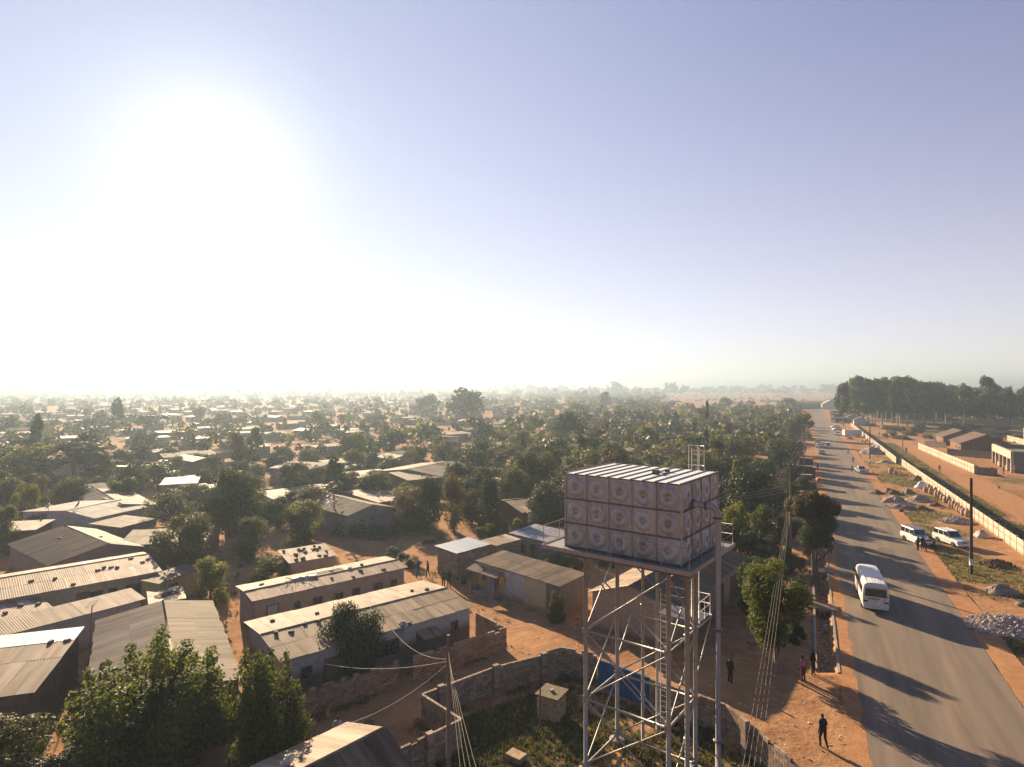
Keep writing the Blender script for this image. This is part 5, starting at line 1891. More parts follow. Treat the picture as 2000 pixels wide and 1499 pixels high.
def car(kind, label, loc, heading, paint='paint_white', group=None, rack=False, cat=None, name=None):
    S = SPEC[kind]
    root = thing(name or {'fourbyfour': 'off_road_car', 'suv': 'off_road_car', 'sedan': 'car', 'pickup': 'pickup_truck', 'van': 'van'}[kind], label, cat or {'pickup': 'pickup', 'van': 'van'}.get(kind, 'car'), loc, heading, group)
    root.scale = (.94,) * 3
    W2 = S['W'] / 2
    pr = S['prof']
    body = MB()
    zb = .32
    # lower body: sides bow out at mid height
    sec = []
    for (x, z) in pr:
        zl = zb + .06 * (abs(x) > S['L'] * .45)
        zm = zl + (z - zl) * .55
        sec.append([(x, -W2 * .95, zl), (x, -W2, zm), (x, -W2 * .95, z), (x, W2 * .95, z), (x, W2, zm), (x, W2 * .95, zl)])
    for a, b in zip(sec, sec[1:]):
        for k in range(6):
            k2 = (k + 1) % 6
            body.poly([a[k], b[k], b[k2], a[k2]])
    body.poly(sec[0][::-1]); body.poly(sec[-1])
    x0, x1, x2, x3, zt = S['cab']

    def zat(x):
        for (a, za), (b, zb_) in zip(pr, pr[1:]):
            if a <= x <= b and b > a: return za + (zb_ - za) * (x - a) / (b - a)
        return pr[1][1]
    wb_, wt = W2 * .93, W2 * (.78 if kind != 'fourbyfour' else .86)
    zb0, zb1 = zat(x0 + .06) - .01, zat(x1) - .01
    c = [(x0, -wb_, zb0), (x1, -wb_, zb1), (x1, wb_, zb1), (x0, wb_, zb0), (x2, -wt, zt), (x3, -wt, zt), (x3, wt, zt), (x2, wt, zt)]
    body.hexa(c)
    bo = body.build('body', M[paint], root)
    bv = bo.modifiers.new('bevel', 'BEVEL'); bv.width = .05; bv.segments = 2; bv.limit_method = 'ANGLE'; bv.angle_limit = .5
    e = .012
    nside = 2 if kind in ('sedan', 'pickup') else 3
    if kind == 'pickup': nside = 1
    if kind == 'van': nside = 4
    for k in range(nside):
        pane(root, (c[0], c[1], c[5], c[4]), (0, -e, e * .3), .06, .10, 'side_window', k / nside, (k + 1) / nside)
        pane(root, (c[2], c[3], c[7], c[6]), (0, e, e * .3), .06, .10, 'side_window', k / nside, (k + 1) / nside)
    pane(root, (c[1], c[2], c[6], c[5]), (e, 0, e * .5), .10, .08, 'windscreen')
    pane(root, (c[3], c[0], c[4], c[7]), (-e, 0, e * .5), .14, .12, 'rear_window')
    for x in S['wb']:
        for y in (-W2 + .08, W2 - .08):
            wheel(root, x, y, S['r'])
    lf, zf = S['L'] / 2, pr[-2][1]
    for y in (-W2 * .68, W2 * .68):
        MB().box(lf - .04, y, zf - .26, .08, .34, .16).build('headlight', M['lamp_clear'], root)
        MB().box(-lf + .02, y * 1.18, pr[1][1] - .32, .07, .16, .24).build('tail_light', M['lamp_red'], root)
        MB().box(x1 - .35, y * 1.55, zb1 + .05, .12, .14, .14).build('mirror', M['paint_dark'], root)
    MB().box(lf + .02, 0, .36, .12, S['W'] * .95, .2).build('bumper', M['paint_dark' if kind == 'fourbyfour' else paint], root)
    MB().box(-lf - .02, 0, .38, .12, S['W'] * .95, .18).build('bumper', M['paint_dark'], root)
    MB().box(lf - .015, 0, zf - .28, .05, W2 * .7, .17).build('grille', M['paint_dark'], root)
    MB().box(lf + .085, 0, .42, .02, .5, .11).build('number_plate', M['litter'], root)
    if kind == 'pickup' and 'door open' in (label or ''):
        MB().box(0, 0, .45, .95, .07, .65).build('door', M[paint], root, (.95, W2 + .42, 0), (0, 0, 2.2))
    if kind == 'pickup':
        MB().box(-1.5, 0, 1.02, 1.75, S['W'] * .82, .09).build('load_bed', M['paint_dark'], root)
    if rack:
        rk = MB()
        for k in range(6):
            rk.box(-1.9 + k * .5, 0, zt + .08, .06, wt * 2, .04)
        for y in (-wt, wt):
            rk.box(-.65, y, zt + .125, 2.7, .05, .05)
            for x in (-1.9, -.6, .55): rk.box(x, y, zt - .02, .05, .05, .1)
        rk.build('roof_rack', M['steel_dark'], root)
    if kind == 'suv':
        for y in (-wt * .9, wt * .9):
            MB().box(-.8, y, zt + .03, 2.1, .05, .05).build('roof_rail', M['paint_silver'], root)
    return root


def minibus():
    g = P(1708, 1199)
    s, n = rd_sn(g)
    L, W2, H = 6.9, 1.02, 2.62
    p = RD(s + L / 2, n, .05)
    root = thing('minibus', 'white minibus driving away on the tar road, dark rear window', 'minibus', p, RD_ANG + .03)
    # cross-section from sill to roof, lofted from tail to nose
    sec = [(.93, .36), (1.0, .55), (1.02, 1.0), (1.02, 1.45), (.96, 2.15), (.88, 2.42), (.70, 2.56), (.35, 2.61)]
    stations = [(-3.45, .94, .99, .05), (-3.40, .985, 1.0, 0), (-3.2, 1, 1, 0), (2.6, 1, 1, 0), (3.0, .99, .97, 0), (3.3, .95, .80, 0), (3.45, .88, .60, 0)]
    mb = MB()
    rings = []
    for (x, ky, kz, dx) in stations:
        ring = []
        for (y, z) in sec: ring.append((x, -y * ky, .36 + (z - .36) * kz))
        for (y, z) in reversed(sec): ring.append((x, y * ky, .36 + (z - .36) * kz))
        b = len(mb.v); mb.v += ring; rings.append((b, len(ring)))
    for (a, na), (b, nb) in zip(rings, rings[1:]):
        for k in range(na):
            k2 = (k + 1) % na
            mb.face((a + k, a + k2, b + k2, b + k), 0, False)
    mb.face(range(rings[0][0], rings[0][0] + rings[0][1])); mb.face(reversed(range(rings[-1][0], rings[-1][0] + rings[-1][1])))
    body = mb.build('body', M['paint_white'], root)
    for sgn in (-1, 1):
        for k in range(6):
            x0 = -3.05 + k * .98
            q = ((x0, sgn * 1.02, 1.45), (x0 + .98, sgn * 1.02, 1.45), (x0 + .98, sgn * .96, 2.15), (x0, sgn * .96, 2.15))
            pane(root, q, (0, sgn * .012, .003), .035, .05, 'side_window')
    # tail
    q = ((-3.455, .9, 1.36), (-3.455, -.9, 1.36), (-3.445, -.82, 2.14), (-3.445, .82, 2.14))
    pane(root, q, (-.016, 0, 0), .05, .05, 'rear_window')
    MB().box(-3.475, 0, 2.17, .03, 1.7, .02).build('rear_window_trim', M['paint_dark'], root)
    st = MB().box(-3.475, .18, 1.16, .02, .95, .15).build('name_strip', M['paint_yellow'], root)
    mk = MB()
    for k in range(9):
        mk.box(-3.488, .56 - .095 * k, 1.195, .006, .055 + .02 * (k % 2), .08)
    mk.build('name_marks', M['frame_brown'], st)
    MB().lathe([(.0, -.01), (.075, -.01), (.075, .01), (.0, .01)], 12, (-3.475, -.62, 1.24), mat=Matrix.Rotation(math.pi / 2, 4, 'Y')).build('badge', M['paint_yellow'], root)
    MB().box(-3.475, 0, .98, .02, .22, .05).build('badge', M['chrome'], root)
    for y in (-.78, .78):
        MB().box(-3.47, y, .92, .05, .36, .13).build('tail_light', M['lamp_dark'], root)
        MB().box(-3.47, y, .52, .05, .22, .10).build('tail_light', M['lamp_red'], root)
    MB().box(-3.48, 0, .42, .14, 1.9, .22).build('bumper', M['paint_white'], root)
    MB().box(-3.56, .05, .5, .02, .52, .12).build('number_plate', M['litter'], root)
    # roof ribs and seam
    for k in range(7):
        MB().box(-.5, -.66 + .22 * k, 2.60 if abs(k - 3) < 2 else 2.575, 5.2, .03, .03).build('roof_rib', M['paint_white'], root)
    MB().box(-1.7, 0, 2.602, .05, 1.5, .035).build('roof_seam', M['paint_silver'], root)
    for x in (-2.2, 2.0):
        for y in (-.88, .88): wheel(root, x, y, .38, .24)
    for y in (-1.12, 1.12):
        MB().box(2.95, y, 1.75, .1, .2, .32).tube([(2.9, y * .9, 1.7), (2.95, y, 1.8)], .02, 5).build('mirror', M['paint_dark'], root)
    q = ((3.1, -.9, 1.35), (3.1, .9, 1.35), (3.0, .8, 2.2), (3.0, -.8, 2.2))
    pane(root, ((3.46, -.78, 1.2), (3.46, .78, 1.2), (3.18, .75, 2.1), (3.18, -.75, 2.1)), (.04, 0, .02), .04, .04, 'windscreen')


M['lamp_dark'] = flat('lamp_dark', (.05, .015, .02), rough=.3, spec=.5)
minibus()


def at_road(px, py, z=.05):
    g = P(px, py); return Vector((g.x, g.y, z))


car('fourbyfour', 'old boxy white off-road car with roof rack parked beside the road', at_road(1791, 1062, 0), RD_ANG + math.pi + .42, rack=True)
car('suv', 'white off-road car with sunroof parked near the tall dark pole', at_road(1858, 1064, 0), RD_ANG + math.pi + .48)
car('pickup', 'silver pickup with its door open beside the road', at_road(1681, 924, 0), RD_ANG + math.pi + .15, 'paint_silver')
car('van', 'white van coming towards the camera on the far road', at_road(1617, 876), RD_ANG + math.pi)
car('sedan', 'white car driving away ahead of the silver one, left lane', at_road(1599, 875), RD_ANG)
car('sedan', 'silver car in the left lane nearest the camera on the far road', at_road(1605, 888), RD_ANG, 'paint_silver')
car('sedan', 'pale car furthest up the left lane', at_road(1597, 866), RD_ANG, 'paint_silver')
car('pickup', 'white pickup parked before the white container', at_road(1637, 851, 0), RD_ANG + math.pi - .3)
car('pickup', 'silver pickup parked second from the white container', at_road(1635, 841, 0), RD_ANG + math.pi - .9, 'paint_silver')
car('sedan', 'white car parked third from the white container', at_road(1632, 836, 0), RD_ANG + math.pi - 1.2)
car('van', 'white van standing in front of the eucalyptus grove', at_road(1795, 836, 0), .1)
car('sedan', 'pale car in front of the eucalyptus grove, left of the white van', at_road(1729, 836, 0), .1, 'paint_silver')
car('sedan', 'dark car beside the small red-roofed house before the grove', at_road(1704, 833, 0), .2, 'paint_dark')
car('sedan', 'silver car half hidden in the scrub before the grove, far right', at_road(1901, 836, 0), .1, 'paint_silver')


def container():
    g = P(1664, 853)
    root = thing('container_trailer', 'white box container standing on the right verge far up the road', 'container', (g.x, g.y, 0), -.1)
    MB().box(0, 0, .5, 6.6, 2.4, 2.3).build('box', M['paint_white'], root)
    for k in range(9):
        MB().box(-3.0 + k * .75, -1.21, .55, .06, .03, 2.2).build('rib', M['paint_white'], root)
    for x in (-2.2, 2.2):
        for y in (-1, 1): wheel(root, x, y, .42)
    MB().box(0, 0, .3, 6.2, .8, .2).build('chassis', M['steel_dark'], root)


container()


def motorbike():
    g = P(1821, 1069)
    root = thing('motorbike', 'small dark motorbike standing between the two off-road cars', 'motorbike', (g.x, g.y, 0), -1.9)
    for x in (-.6, .6): wheel(root, x, 0, .29, .1)
    MB().tube([(-.6, 0, .3), (-.2, 0, .62), (.35, 0, .68), (.6, 0, .3)], .035, 6).tube([(.6, 0, .3), (.4, 0, .95), (.35, 0, 1.0)], .03, 6).build('frame', M['steel_dark'], root)
    MB().box(.1, 0, .62, .5, .26, .2, taper=.8).build('tank', M['paint_red'], root)
    MB().box(-.4, 0, .72, .6, .24, .09).build('seat', M['plastic_black'], root)
    MB().tube([(.33, -.35, 1.02), (.36, 0, .98), (.33, .35, 1.02)], .02, 5).build('handlebar', M['steel_dark'], root)


motorbike()

# ------------------------------------------------------------------ people: one skinned body per pose, standing or walking (faces local -y... +x is forward)
def body_mesh(pose):
    """skeleton in metres, 1.72 tall, facing +x; returns a mesh with slots skin, top, legs, shoes, hair"""
    if pose == 'walk':
        hipL, hipR = (0, .095, .92), (0, -.095, .92)
        kneeL, ankL, toeL = (.14, .09, .50), (.11, .09, .10), (.27, .10, .04)
        kneeR, ankR, toeR = (-.01, -.09, .48), (-.22, -.09, .13), (-.10, -.10, .03)
        elbL, hanL = (-.10, .27, 1.12), (-.02, .28, .88)
        elbR, hanR = (.08, -.27, 1.12), (.24, -.26, .93)
        lean = .03
    elif pose == 'sit':
        hipL, hipR = (0, .10, .46), (0, -.10, .46)
        kneeL, ankL, toeL = (.42, .14, .50), (.40, .14, .09), (.55, .15, .03)
        kneeR, ankR, toeR = (.42, -.14, .48), (.46, -.14, .09), (.60, -.15, .03)
        elbL, hanL = (.10, .26, .68), (.33, .20, .58)
        elbR, hanR = (.10, -.26, .68), (.33, -.18, .58)
        lean = .06
    elif pose == 'bend':
        hipL, hipR = (0, .10, .90), (0, -.10, .90)
        kneeL, ankL, toeL = (.06, .12, .48), (.0, .13, .09), (.16, .14, .03)
        kneeR, ankR, toeR = (.04, -.12, .48), (-.04, -.13, .09), (.12, -.14, .03)
        elbL, hanL = (.42, .22, .98), (.55, .16, .78)
        elbR, hanR = (.42, -.22, .98), (.55, -.14, .78)
        lean = .32
    else:
        hipL, hipR = (0, .095, .93), (0, -.095, .93)
        kneeL, ankL, toeL = (.03, .11, .50), (-.01, .12, .09), (.15, .14, .03)
        kneeR, ankR, toeR = (.02, -.11, .50), (-.01, -.12, .09), (.14, -.14, .03)
        elbL, hanL = (-.03, .27, 1.14), (.05, .27, .90)
        elbR, hanR = (-.03, -.27, 1.14), (.08, -.26, .91)
        lean = .01
    pz = (hipL[2] + hipR[2]) / 2 + .03
    up = lambda h, k: (lean * k, 0, pz + h)
    V, E, Rr, Tg = [], [], [], []

    def add(p, r, t, par=None):
        V.append(p); Rr.append(r if isinstance(r, tuple) else (r, r)); Tg.append(t)
        if par is not None: E.append((par, len(V) - 1))
        return len(V) - 1
    pel = add(up(0, 0), (.17, .125), 2)
    wai = add(up(.16, .5), (.16, .12), 1, pel)
    che = add(up(.36, 1.2), (.20, .135), 1, wai)
    nek = add(up(.50, 1.8), .075, 1, che)
    ne2 = add(up(.56, 2.0), .052, 0, nek)
    jaw = add(up(.64, 2.4), (.066, .07), 0, ne2)
    hed = add(up(.72, 2.5), (.082, .092), 4, jaw)
    add(up(.775, 2.5), (.055, .06), 4, hed)
    add((up(.655, 2.4)[0] + .10, 0, up(.655, 2.4)[2]), .016, 0, jaw)          # nose
    for s, hip, kn, an, to in ((1, hipL, kneeL, ankL, toeL), (-1, hipR, kneeR, ankR, toeR)):
        a = add(hip, .105, 2, pel); b = add(kn, .072, 2, a); c = add(an, .055, 2, b)
        d = add((an[0] - .03, an[1], an[2] - .05), .04, 3, c); add(to, .038, 3, d)
    for s, el, ha in ((1, elbL, hanL), (-1, elbR, hanR)):
        sh = add((up(.45, 1.6)[0], s * .17, up(.45, 1.6)[2]), .065, 1, nek)
        e = add(el, .055, 1, sh); w = add(ha, .030, 0, e)
        d = (Vector(ha) - Vector(el)).normalized()
        pal = add(tuple(Vector(ha) + d * .06), (.034, .018), 0, w)
        f = Vector((.9, 0, 0)) - d * d.x * .9
        f.normalize()
        for k, (o, ln) in enumerate(((-.025, .075), (-.008, .085), (.009, .08), (.025, .062))):
            q = add(tuple(Vector(ha) + d * .095 + f * o), .009, 0, pal)
            add(tuple(Vector(ha) + d * (.095 + ln * .8) + f * (o + .012) - Vector((0, s * .012, 0))), .007, 0, q)
        q = add(tuple(Vector(ha) + d * .05 + f * .042), .010, 0, w)
        add(tuple(Vector(ha) + d * .085 + f * .06), .008, 0, q)
    me = bpy.data.meshes.new('skeleton')
    me.from_pydata(V, E, [])
    o = bpy.data.objects.new('skeleton', me)
    COL.objects.link(o)
    sk = o.modifiers.new('skin', 'SKIN')
    sk.use_smooth_shade = True
    for i, sv in enumerate(me.skin_vertices[0].data):
        sv.radius = Rr[i]
    me.skin_vertices[0].data[0].use_root = True
    sb = o.modifiers.new('sub', 'SUBSURF'); sb.levels = 1; sb.render_levels = 1
    dg = bpy.context.evaluated_depsgraph_get()
    out_ = bpy.data.meshes.new_from_object(o.evaluated_get(dg))
    out_.name = 'person_' + pose
    bpy.data.objects.remove(o); bpy.data.meshes.remove(me)
    out_.materials.clear()
    for k in ('skin', 'cloth_grey', 'cloth_navy', 'shoe', 'hair'): out_.materials.append(M[k])
    segs = [(Vector(V[a]), Vector(V[b]), a, b) for a, b in E]
    hz = up(.72, 2.5)
    mi = []
    for p in out_.polygons:
        c = p.center
        best, tg = 1e9, 0
        for a, b, ia, ib in segs:
            ab = b - a
            t = max(0, min(1, (c - a).dot(ab) / max(1e-9, ab.length_squared)))
            d = (a + ab * t - c).length
            if d < best: best, tg = d, (Tg[ia] if t < .5 else Tg[ib])
        if tg == 4:
            tg = 4 if (c.x < hz[0] + .03 or c.z > hz[2] + .05) else 0
        mi.append(tg)
    out_.polygons.foreach_set('material_index', mi)
    out_.polygons.foreach_set('use_smooth', [True] * len(mi))
    return out_


POSES = {k: body_mesh(k) for k in ('walk', 'stand', 'sit', 'bend')}


def person(label, px, py, head, pose='walk', top='navy', legs='black', h=1.72, z=0.0, hair='hair', group=None):
    g = P(px, py, z)
    o = link('person', POSES[pose], None, (g.x, g.y, z + ground_z(g.x, g.y) + .0), (0, 0, head), (h / 1.72,) * 3)
    for i, mt in ((1, 'cloth_' + top), (2, 'cloth_' + legs), (4, hair)):
        o.material_slots[i].link = 'OBJECT'; o.material_slots[i].material = M[mt]
    return tag(o, label, 'person', group)


person('person in dark overalls walking on the dirt beside the road, bottom right', 1608, 1460, 1.75, 'walk', 'navy', 'navy', 1.78)
person('person in blue walking on the dirt path above the cream row roof', 817, 1128, 2.6, 'walk', 'blue', 'navy')
person('person in red walking beside the one in blue on the dirt path', 836, 1128, 2.9, 'walk', 'red', 'black')
person('person in green standing at the end of the row house', 866, 1147, 1.2, 'stand', 'green', 'black')
person('person in black standing at the end of the row house', 877, 1147, 1.8, 'stand', 'black', 'black')
person('person in white shirt behind the near tin roof at the bottom', 660, 1462, 1.4, 'stand', 'white', 'grey')
person('person in dark clothes on the far dirt path left of centre', 571, 975, -1.5, 'walk', 'black', 'grey')
person('second person further up the far dirt path', 564, 962, -1.5, 'walk', 'green', 'black')
person('person in black standing before the boxy off-road car', 1793, 1076, 2.0, 'stand', 'black', 'black')
person('person in navy standing right of the one before the boxy car', 1802, 1075, 1.2, 'stand', 'navy', 'black')
person('person leaning at the front wing of the boxy off-road car', 1809, 1078, 2.6, 'bend', 'black', 'navy')
person('person bending over the motorbike between the parked cars', 1825, 1070, 2.9, 'bend', 'maroon', 'black')
person('person in white carrying a load on the left road edge', 1622, 1081, -1.9, 'walk', 'white', 'black')
person('person in dark shirt just behind the one in white on the road edge', 1625, 1073, -1.9, 'walk', 'navy', 'black')
person('person in pink standing at the near end of the roadside drain', 1569, 1332, 2.0, 'stand', 'pink', 'maroon')
person('person in black beside the near end of the drain', 1588, 1318, -1.0, 'stand', 'black', 'black')
person('dark figure in the shade right of the thick pipe', 1426, 1332, 0.5, 'stand', 'black', 'black')
person('person beside the open door of the silver pickup', 1664, 923, 1.0, 'stand', 'white', 'maroon')
person('person in black walking on the right verge above the silver pickup', 1666, 905, -1.7, 'walk', 'khaki', 'khaki')
person('person in dark clothes crossing the verge far up the road', 1657, 887, 2.4, 'walk', 'black', 'black')
person('person in blue walking up the left edge of the road', 1597, 920, 1.0, 'walk', 'blue', 'navy')
person('first of four people walking on the track before the grove', 1717, 851, -1.8, 'walk', 'white', 'black')
person('second of four people walking on the track before the grove', 1724, 854, -1.8, 'walk', 'black', 'grey')
person('third of four people on the track, in red', 1733, 857, -1.8, 'walk', 'red', 'black')
person('last of four people on the track, in white', 1741, 859, -1.8, 'walk', 'white', 'white')
person('person in red standing by the leaning pole on the track', 1770, 885, 1.0, 'stand', 'red', 'black')
person('person crouching by the track behind the long wall', 1835, 922, 1.0, 'bend', 'grey', 'khaki')
person('person in red walking past the unfinished building', 1960, 928, 2.8, 'walk', 'maroon', 'grey')
person('left one of two people standing under the roadside tree', 1525, 955, -1.6, 'stand', 'khaki', 'grey')
person('right one of two people standing under the roadside tree', 1531, 956, -1.6, 'stand', 'white', 'khaki')

# ------------------------------------------------------------------ right of the road
def slab_wall(label, s0, n0, s1, n1, h=1.75, bay=2.4, mat='wall_cream', gaps=()):
    a, b = RD(s0, n0), RD(s1, n1)
    d = b - a; L = d.length
    root = thing('slab_wall', label, 'wall', (a.x, a.y, 0), math.atan2(d.y, d.x))
    n = int(L / bay)
    w = L / n
    pan = MB().box(0, 0, 0, w - .16, .07, h * .5 - .008).mesh('slab', M[mat])
    pst = MB().box(0, 0, -.1, .17, .17, h + .16).mesh('post', M[mat])
    cap = MB().box(0, 0, 0, .24, .24, .05).mesh('post_cap', M[mat])
    for i in range(n + 1):
        link('post', pst, root, (i * w, 0, 0))
        if s0 < 120 and i < 30: link('post_cap', cap, root, (i * w, 0, h + .062))
    for i in range(n):
        for k in range(2):
            if (i, k) in gaps: continue
            link('slab', pan, root, ((i + .5) * w, RNG.uniform(-.01, .01), k * h * .5), (0, 0, RNG.uniform(-.004, .004)))
    return root


slab_wall('long cream slab wall along the right verge, near stretch', 68, 22.9, 181, 21.4)
slab_wall('long cream slab wall continuing far up the right verge', 185, 20.6, 366, 20.3, bay=3.0)
g = P(1762, 909)
block_wall('square cream gate pier where the two long slab walls meet', Vector((g.x - .6, g.y - .3, 0)), Vector((g.x + .9, g.y + .2, 0)), 2.3, 'block_warm', miss=0, cat='gate pier', name='gate_pier')
# wall of the building plot beyond the track
A0, A1 = P(1794, 878), P(1903, 926)
sa, sb = rd_sn(A0), rd_sn(A1)
slab_wall('pillared cream wall of the building plot beyond the track', sb[0], sb[1], sa[0], sa[1], 2.1, 2.6)


def wall_lettering():
    """line of faded painted characters, too worn to read"""
    d = (A0 - A1); L = d.length; ang = math.atan2(d.y, d.x)
    mb = MB(); r = random.Random(3)
    for k in range(17):
        if k in (4, 7, 13): continue
        x = L * (.08 + .21 * k / 17) + .0
        for q in range(2):
            mb.box(x + .13 * q, 0, 1.05 + .1 * r.random(), .06, .004, .34)
        mb.box(x + .06, 0, 1.15 + .2 * (k % 2), .17, .004, .06)
    o = mb.build('faded_lettering', M['paint_faded'], None, (A1.x, A1.y, 0), (0, 0, ang))
    for w_ in bpy.data.objects:
        if w_.get('label') == 'pillared cream wall of the building plot beyond the track':
            o.parent = w_; o.location = (0, .092, 0); o.rotation_euler = (0, 0, 0)


M['paint_faded'] = flat('paint_faded', (.36, .22, .16), rough=.9)
wall_lettering()
g0_, g1_ = P(1905, 927), P(1948, 930)
block_wall('grey block wall end beside the track with a block pier', g0_, g1_, 1.9, 'block', miss=.15, piers=(.75,))
block_wall('grey block wall behind the plot wall, before the brick house', P(1850, 889), P(1938, 897), 2.0, 'block', miss=0, limit=120)
block_wall('grey block wall at the left of the brick house', P(1806, 872), P(1848, 876), 2.0, 'block', miss=0, limit=60)

M['tile_red'] = pm('tile_red', (.135, .085, .066), (.10, .06, .048), var=.05, scale=4, rough=.75)
c1 = P(1930, 888); c2 = P(1896, 872)
house('brick house with dark red gabled roof right of the plot wall', Vector((c1.x + 3, c1.y + 7, 0)), RD_ANG, 15, 12.5, [(-6.9, 2.9), (0, 5.9), (6.9, 2.9)], 'brick_red', 'tile_red', sheets=False, ops=[win('l', .3, 1.4, 1.2, .9, 'win', 'frame_white'), win('l', .7, 1.4, 1.2, .9, 'win', 'frame_white'), win('f', .15, 1.2, 1.3, .8, 'win', 'frame_white'), win('f', .4, 1.2, 1.3, .8, 'win', 'frame_white')])
house('second brick gable behind the brick house with dark red roof', Vector((c2.x, c2.y + 6, 0)), RD_ANG, 13, 10.5, [(-5.9, 2.9), (0, 5.4), (5.9, 2.9)], 'brick_red', 'tile_red', sheets=False, ops=[door('l', .35, 1.0, 2.1, 'door_tin'), win('l', .65, 1.4, 1.2, .9, 'win', 'frame_white'), win('f', .25, 1.0, 1.3, .8, 'win', 'frame_white')])
g = P(1690, 832)
house('small red-roofed gatehouse behind the far slab wall', Vector((g.x, g.y + 4, 0)), RD_ANG, 8, 7, [(-4, 2.7), (0, 4.6), (4, 2.7)], 'plaster_white', 'tile_red', sheets=False)
g = P(1676, 826)
house('second small red-roofed gatehouse, further off', Vector((g.x, g.y + 6, 0)), RD_ANG, 8, 7, [(-4, 2.7), (0, 4.6), (4, 2.7)], 'plaster_white', 'tile_red', sheets=False)


def unfinished():
    a = P(1975, 924); b = P(1938, 904)
    d = b - a; L = d.length
    root = thing('unfinished_building', 'unfinished flat-roofed concrete building with open bays at the right edge', 'building', (a.x, a.y, 0), math.atan2(d.y, d.x))
    D, H = -15.0, 5.0
    n = 5
    for i in range(n + 1):
        MB().box(L * i / n + (.2 if i == 0 else -.2 if i == n else 0), -.2, 0, .5, .5, 3.2).build('column', M['wall_cream'], root)
    MB().box(L / 2, -.2, 3.2, L, .6, 1.8).build('parapet', M['wall_cream'], root)
    MB().box(L / 2, -4.2, 0, L - .2, .25, 3.2).build('inner_wall', M['plaster_grey'], root)
    MB().box(L / 2, D / 2 - .5, 3.75, L - .3, -D - .4, .25).build('roof_slab', M['roof_green'], root)
    e = MB().box(.12, D / 2 - .3, 0, .24, -D - .7, H - .02).build('end_wall', M['plaster_grey'], root)
    for y in (-3.8, -9.5):
        opening(root, -.0, y, .9, 1.8, 1.5, 'win', -math.pi / 2)
    MB().box(L - .12, D / 2 - .3, 0, .24, -D - .7, H - .02).build('end_wall', M['plaster_grey'], root)
    MB().box(L / 2, D - .2, 0, L, .24, H - .02).build('rear_wall', M['plaster_grey'], root)
    for i in (1, 3):
        MB().box(L * (i + .5) / n, -.25, 0, L / n * .5, .2, 1.0).build('infill', M['block_warm'], root)


M['roof_green'] = pm('roof_green', (.19, .19, .14), (.15, .14, .10), var=0, scale=1)
unfinished()
g = P(2010, 868)
house('pale boxy house at the far right edge', Vector((g.x + 6, g.y, 0)), RD_ANG, 14, 9, [(-4.6, 5.0), (4.6, 5.3)], 'wall_cream', 'tin_grey', sheets=False, ops=[win('f', .3, 1.2, 1.4, 1.0), win('f', .6, 1.2, 1.4, 1.0)])
sc_, nc_ = rd_sn(P(1980, 866))
slab_wall('short cream wall in front of the pale boxy house at the right edge', sc_ - 18, nc_ + 1, sc_ + 12, nc_ + 1, 2.0, 3.0)
# far end of the road
g = P(1587, 799)
house('long low warehouse with tan roof at the far end of the road', Vector((g.x - 4, g.y + 10, 0)), .05, 62, 20, [(-10.5, 5.5), (0, 7.5), (10.5, 5.5)], 'plaster_grey', 'tin_pale', sheets=False, cat='warehouse', name='warehouse')
g = P(1629, 800)
house('white gabled hall at the far end of the road', Vector((g.x, g.y + 8, 0)), 1.2, 22, 15, [(-8, 4.5), (0, 9.0), (8, 4.5)], 'plaster_white', 'tin_white', sheets=False, cat='hall', name='hall')
g = P(1650, 793)
house('tan-roofed shed beside the white gabled hall', Vector((g.x, g.y, 0)), .1, 40, 16, [(-8, 5.5), (0, 8.0), (8, 5.5)], 'plaster_brown', 'tin_dun', sheets=False, cat='shed', name='shed')


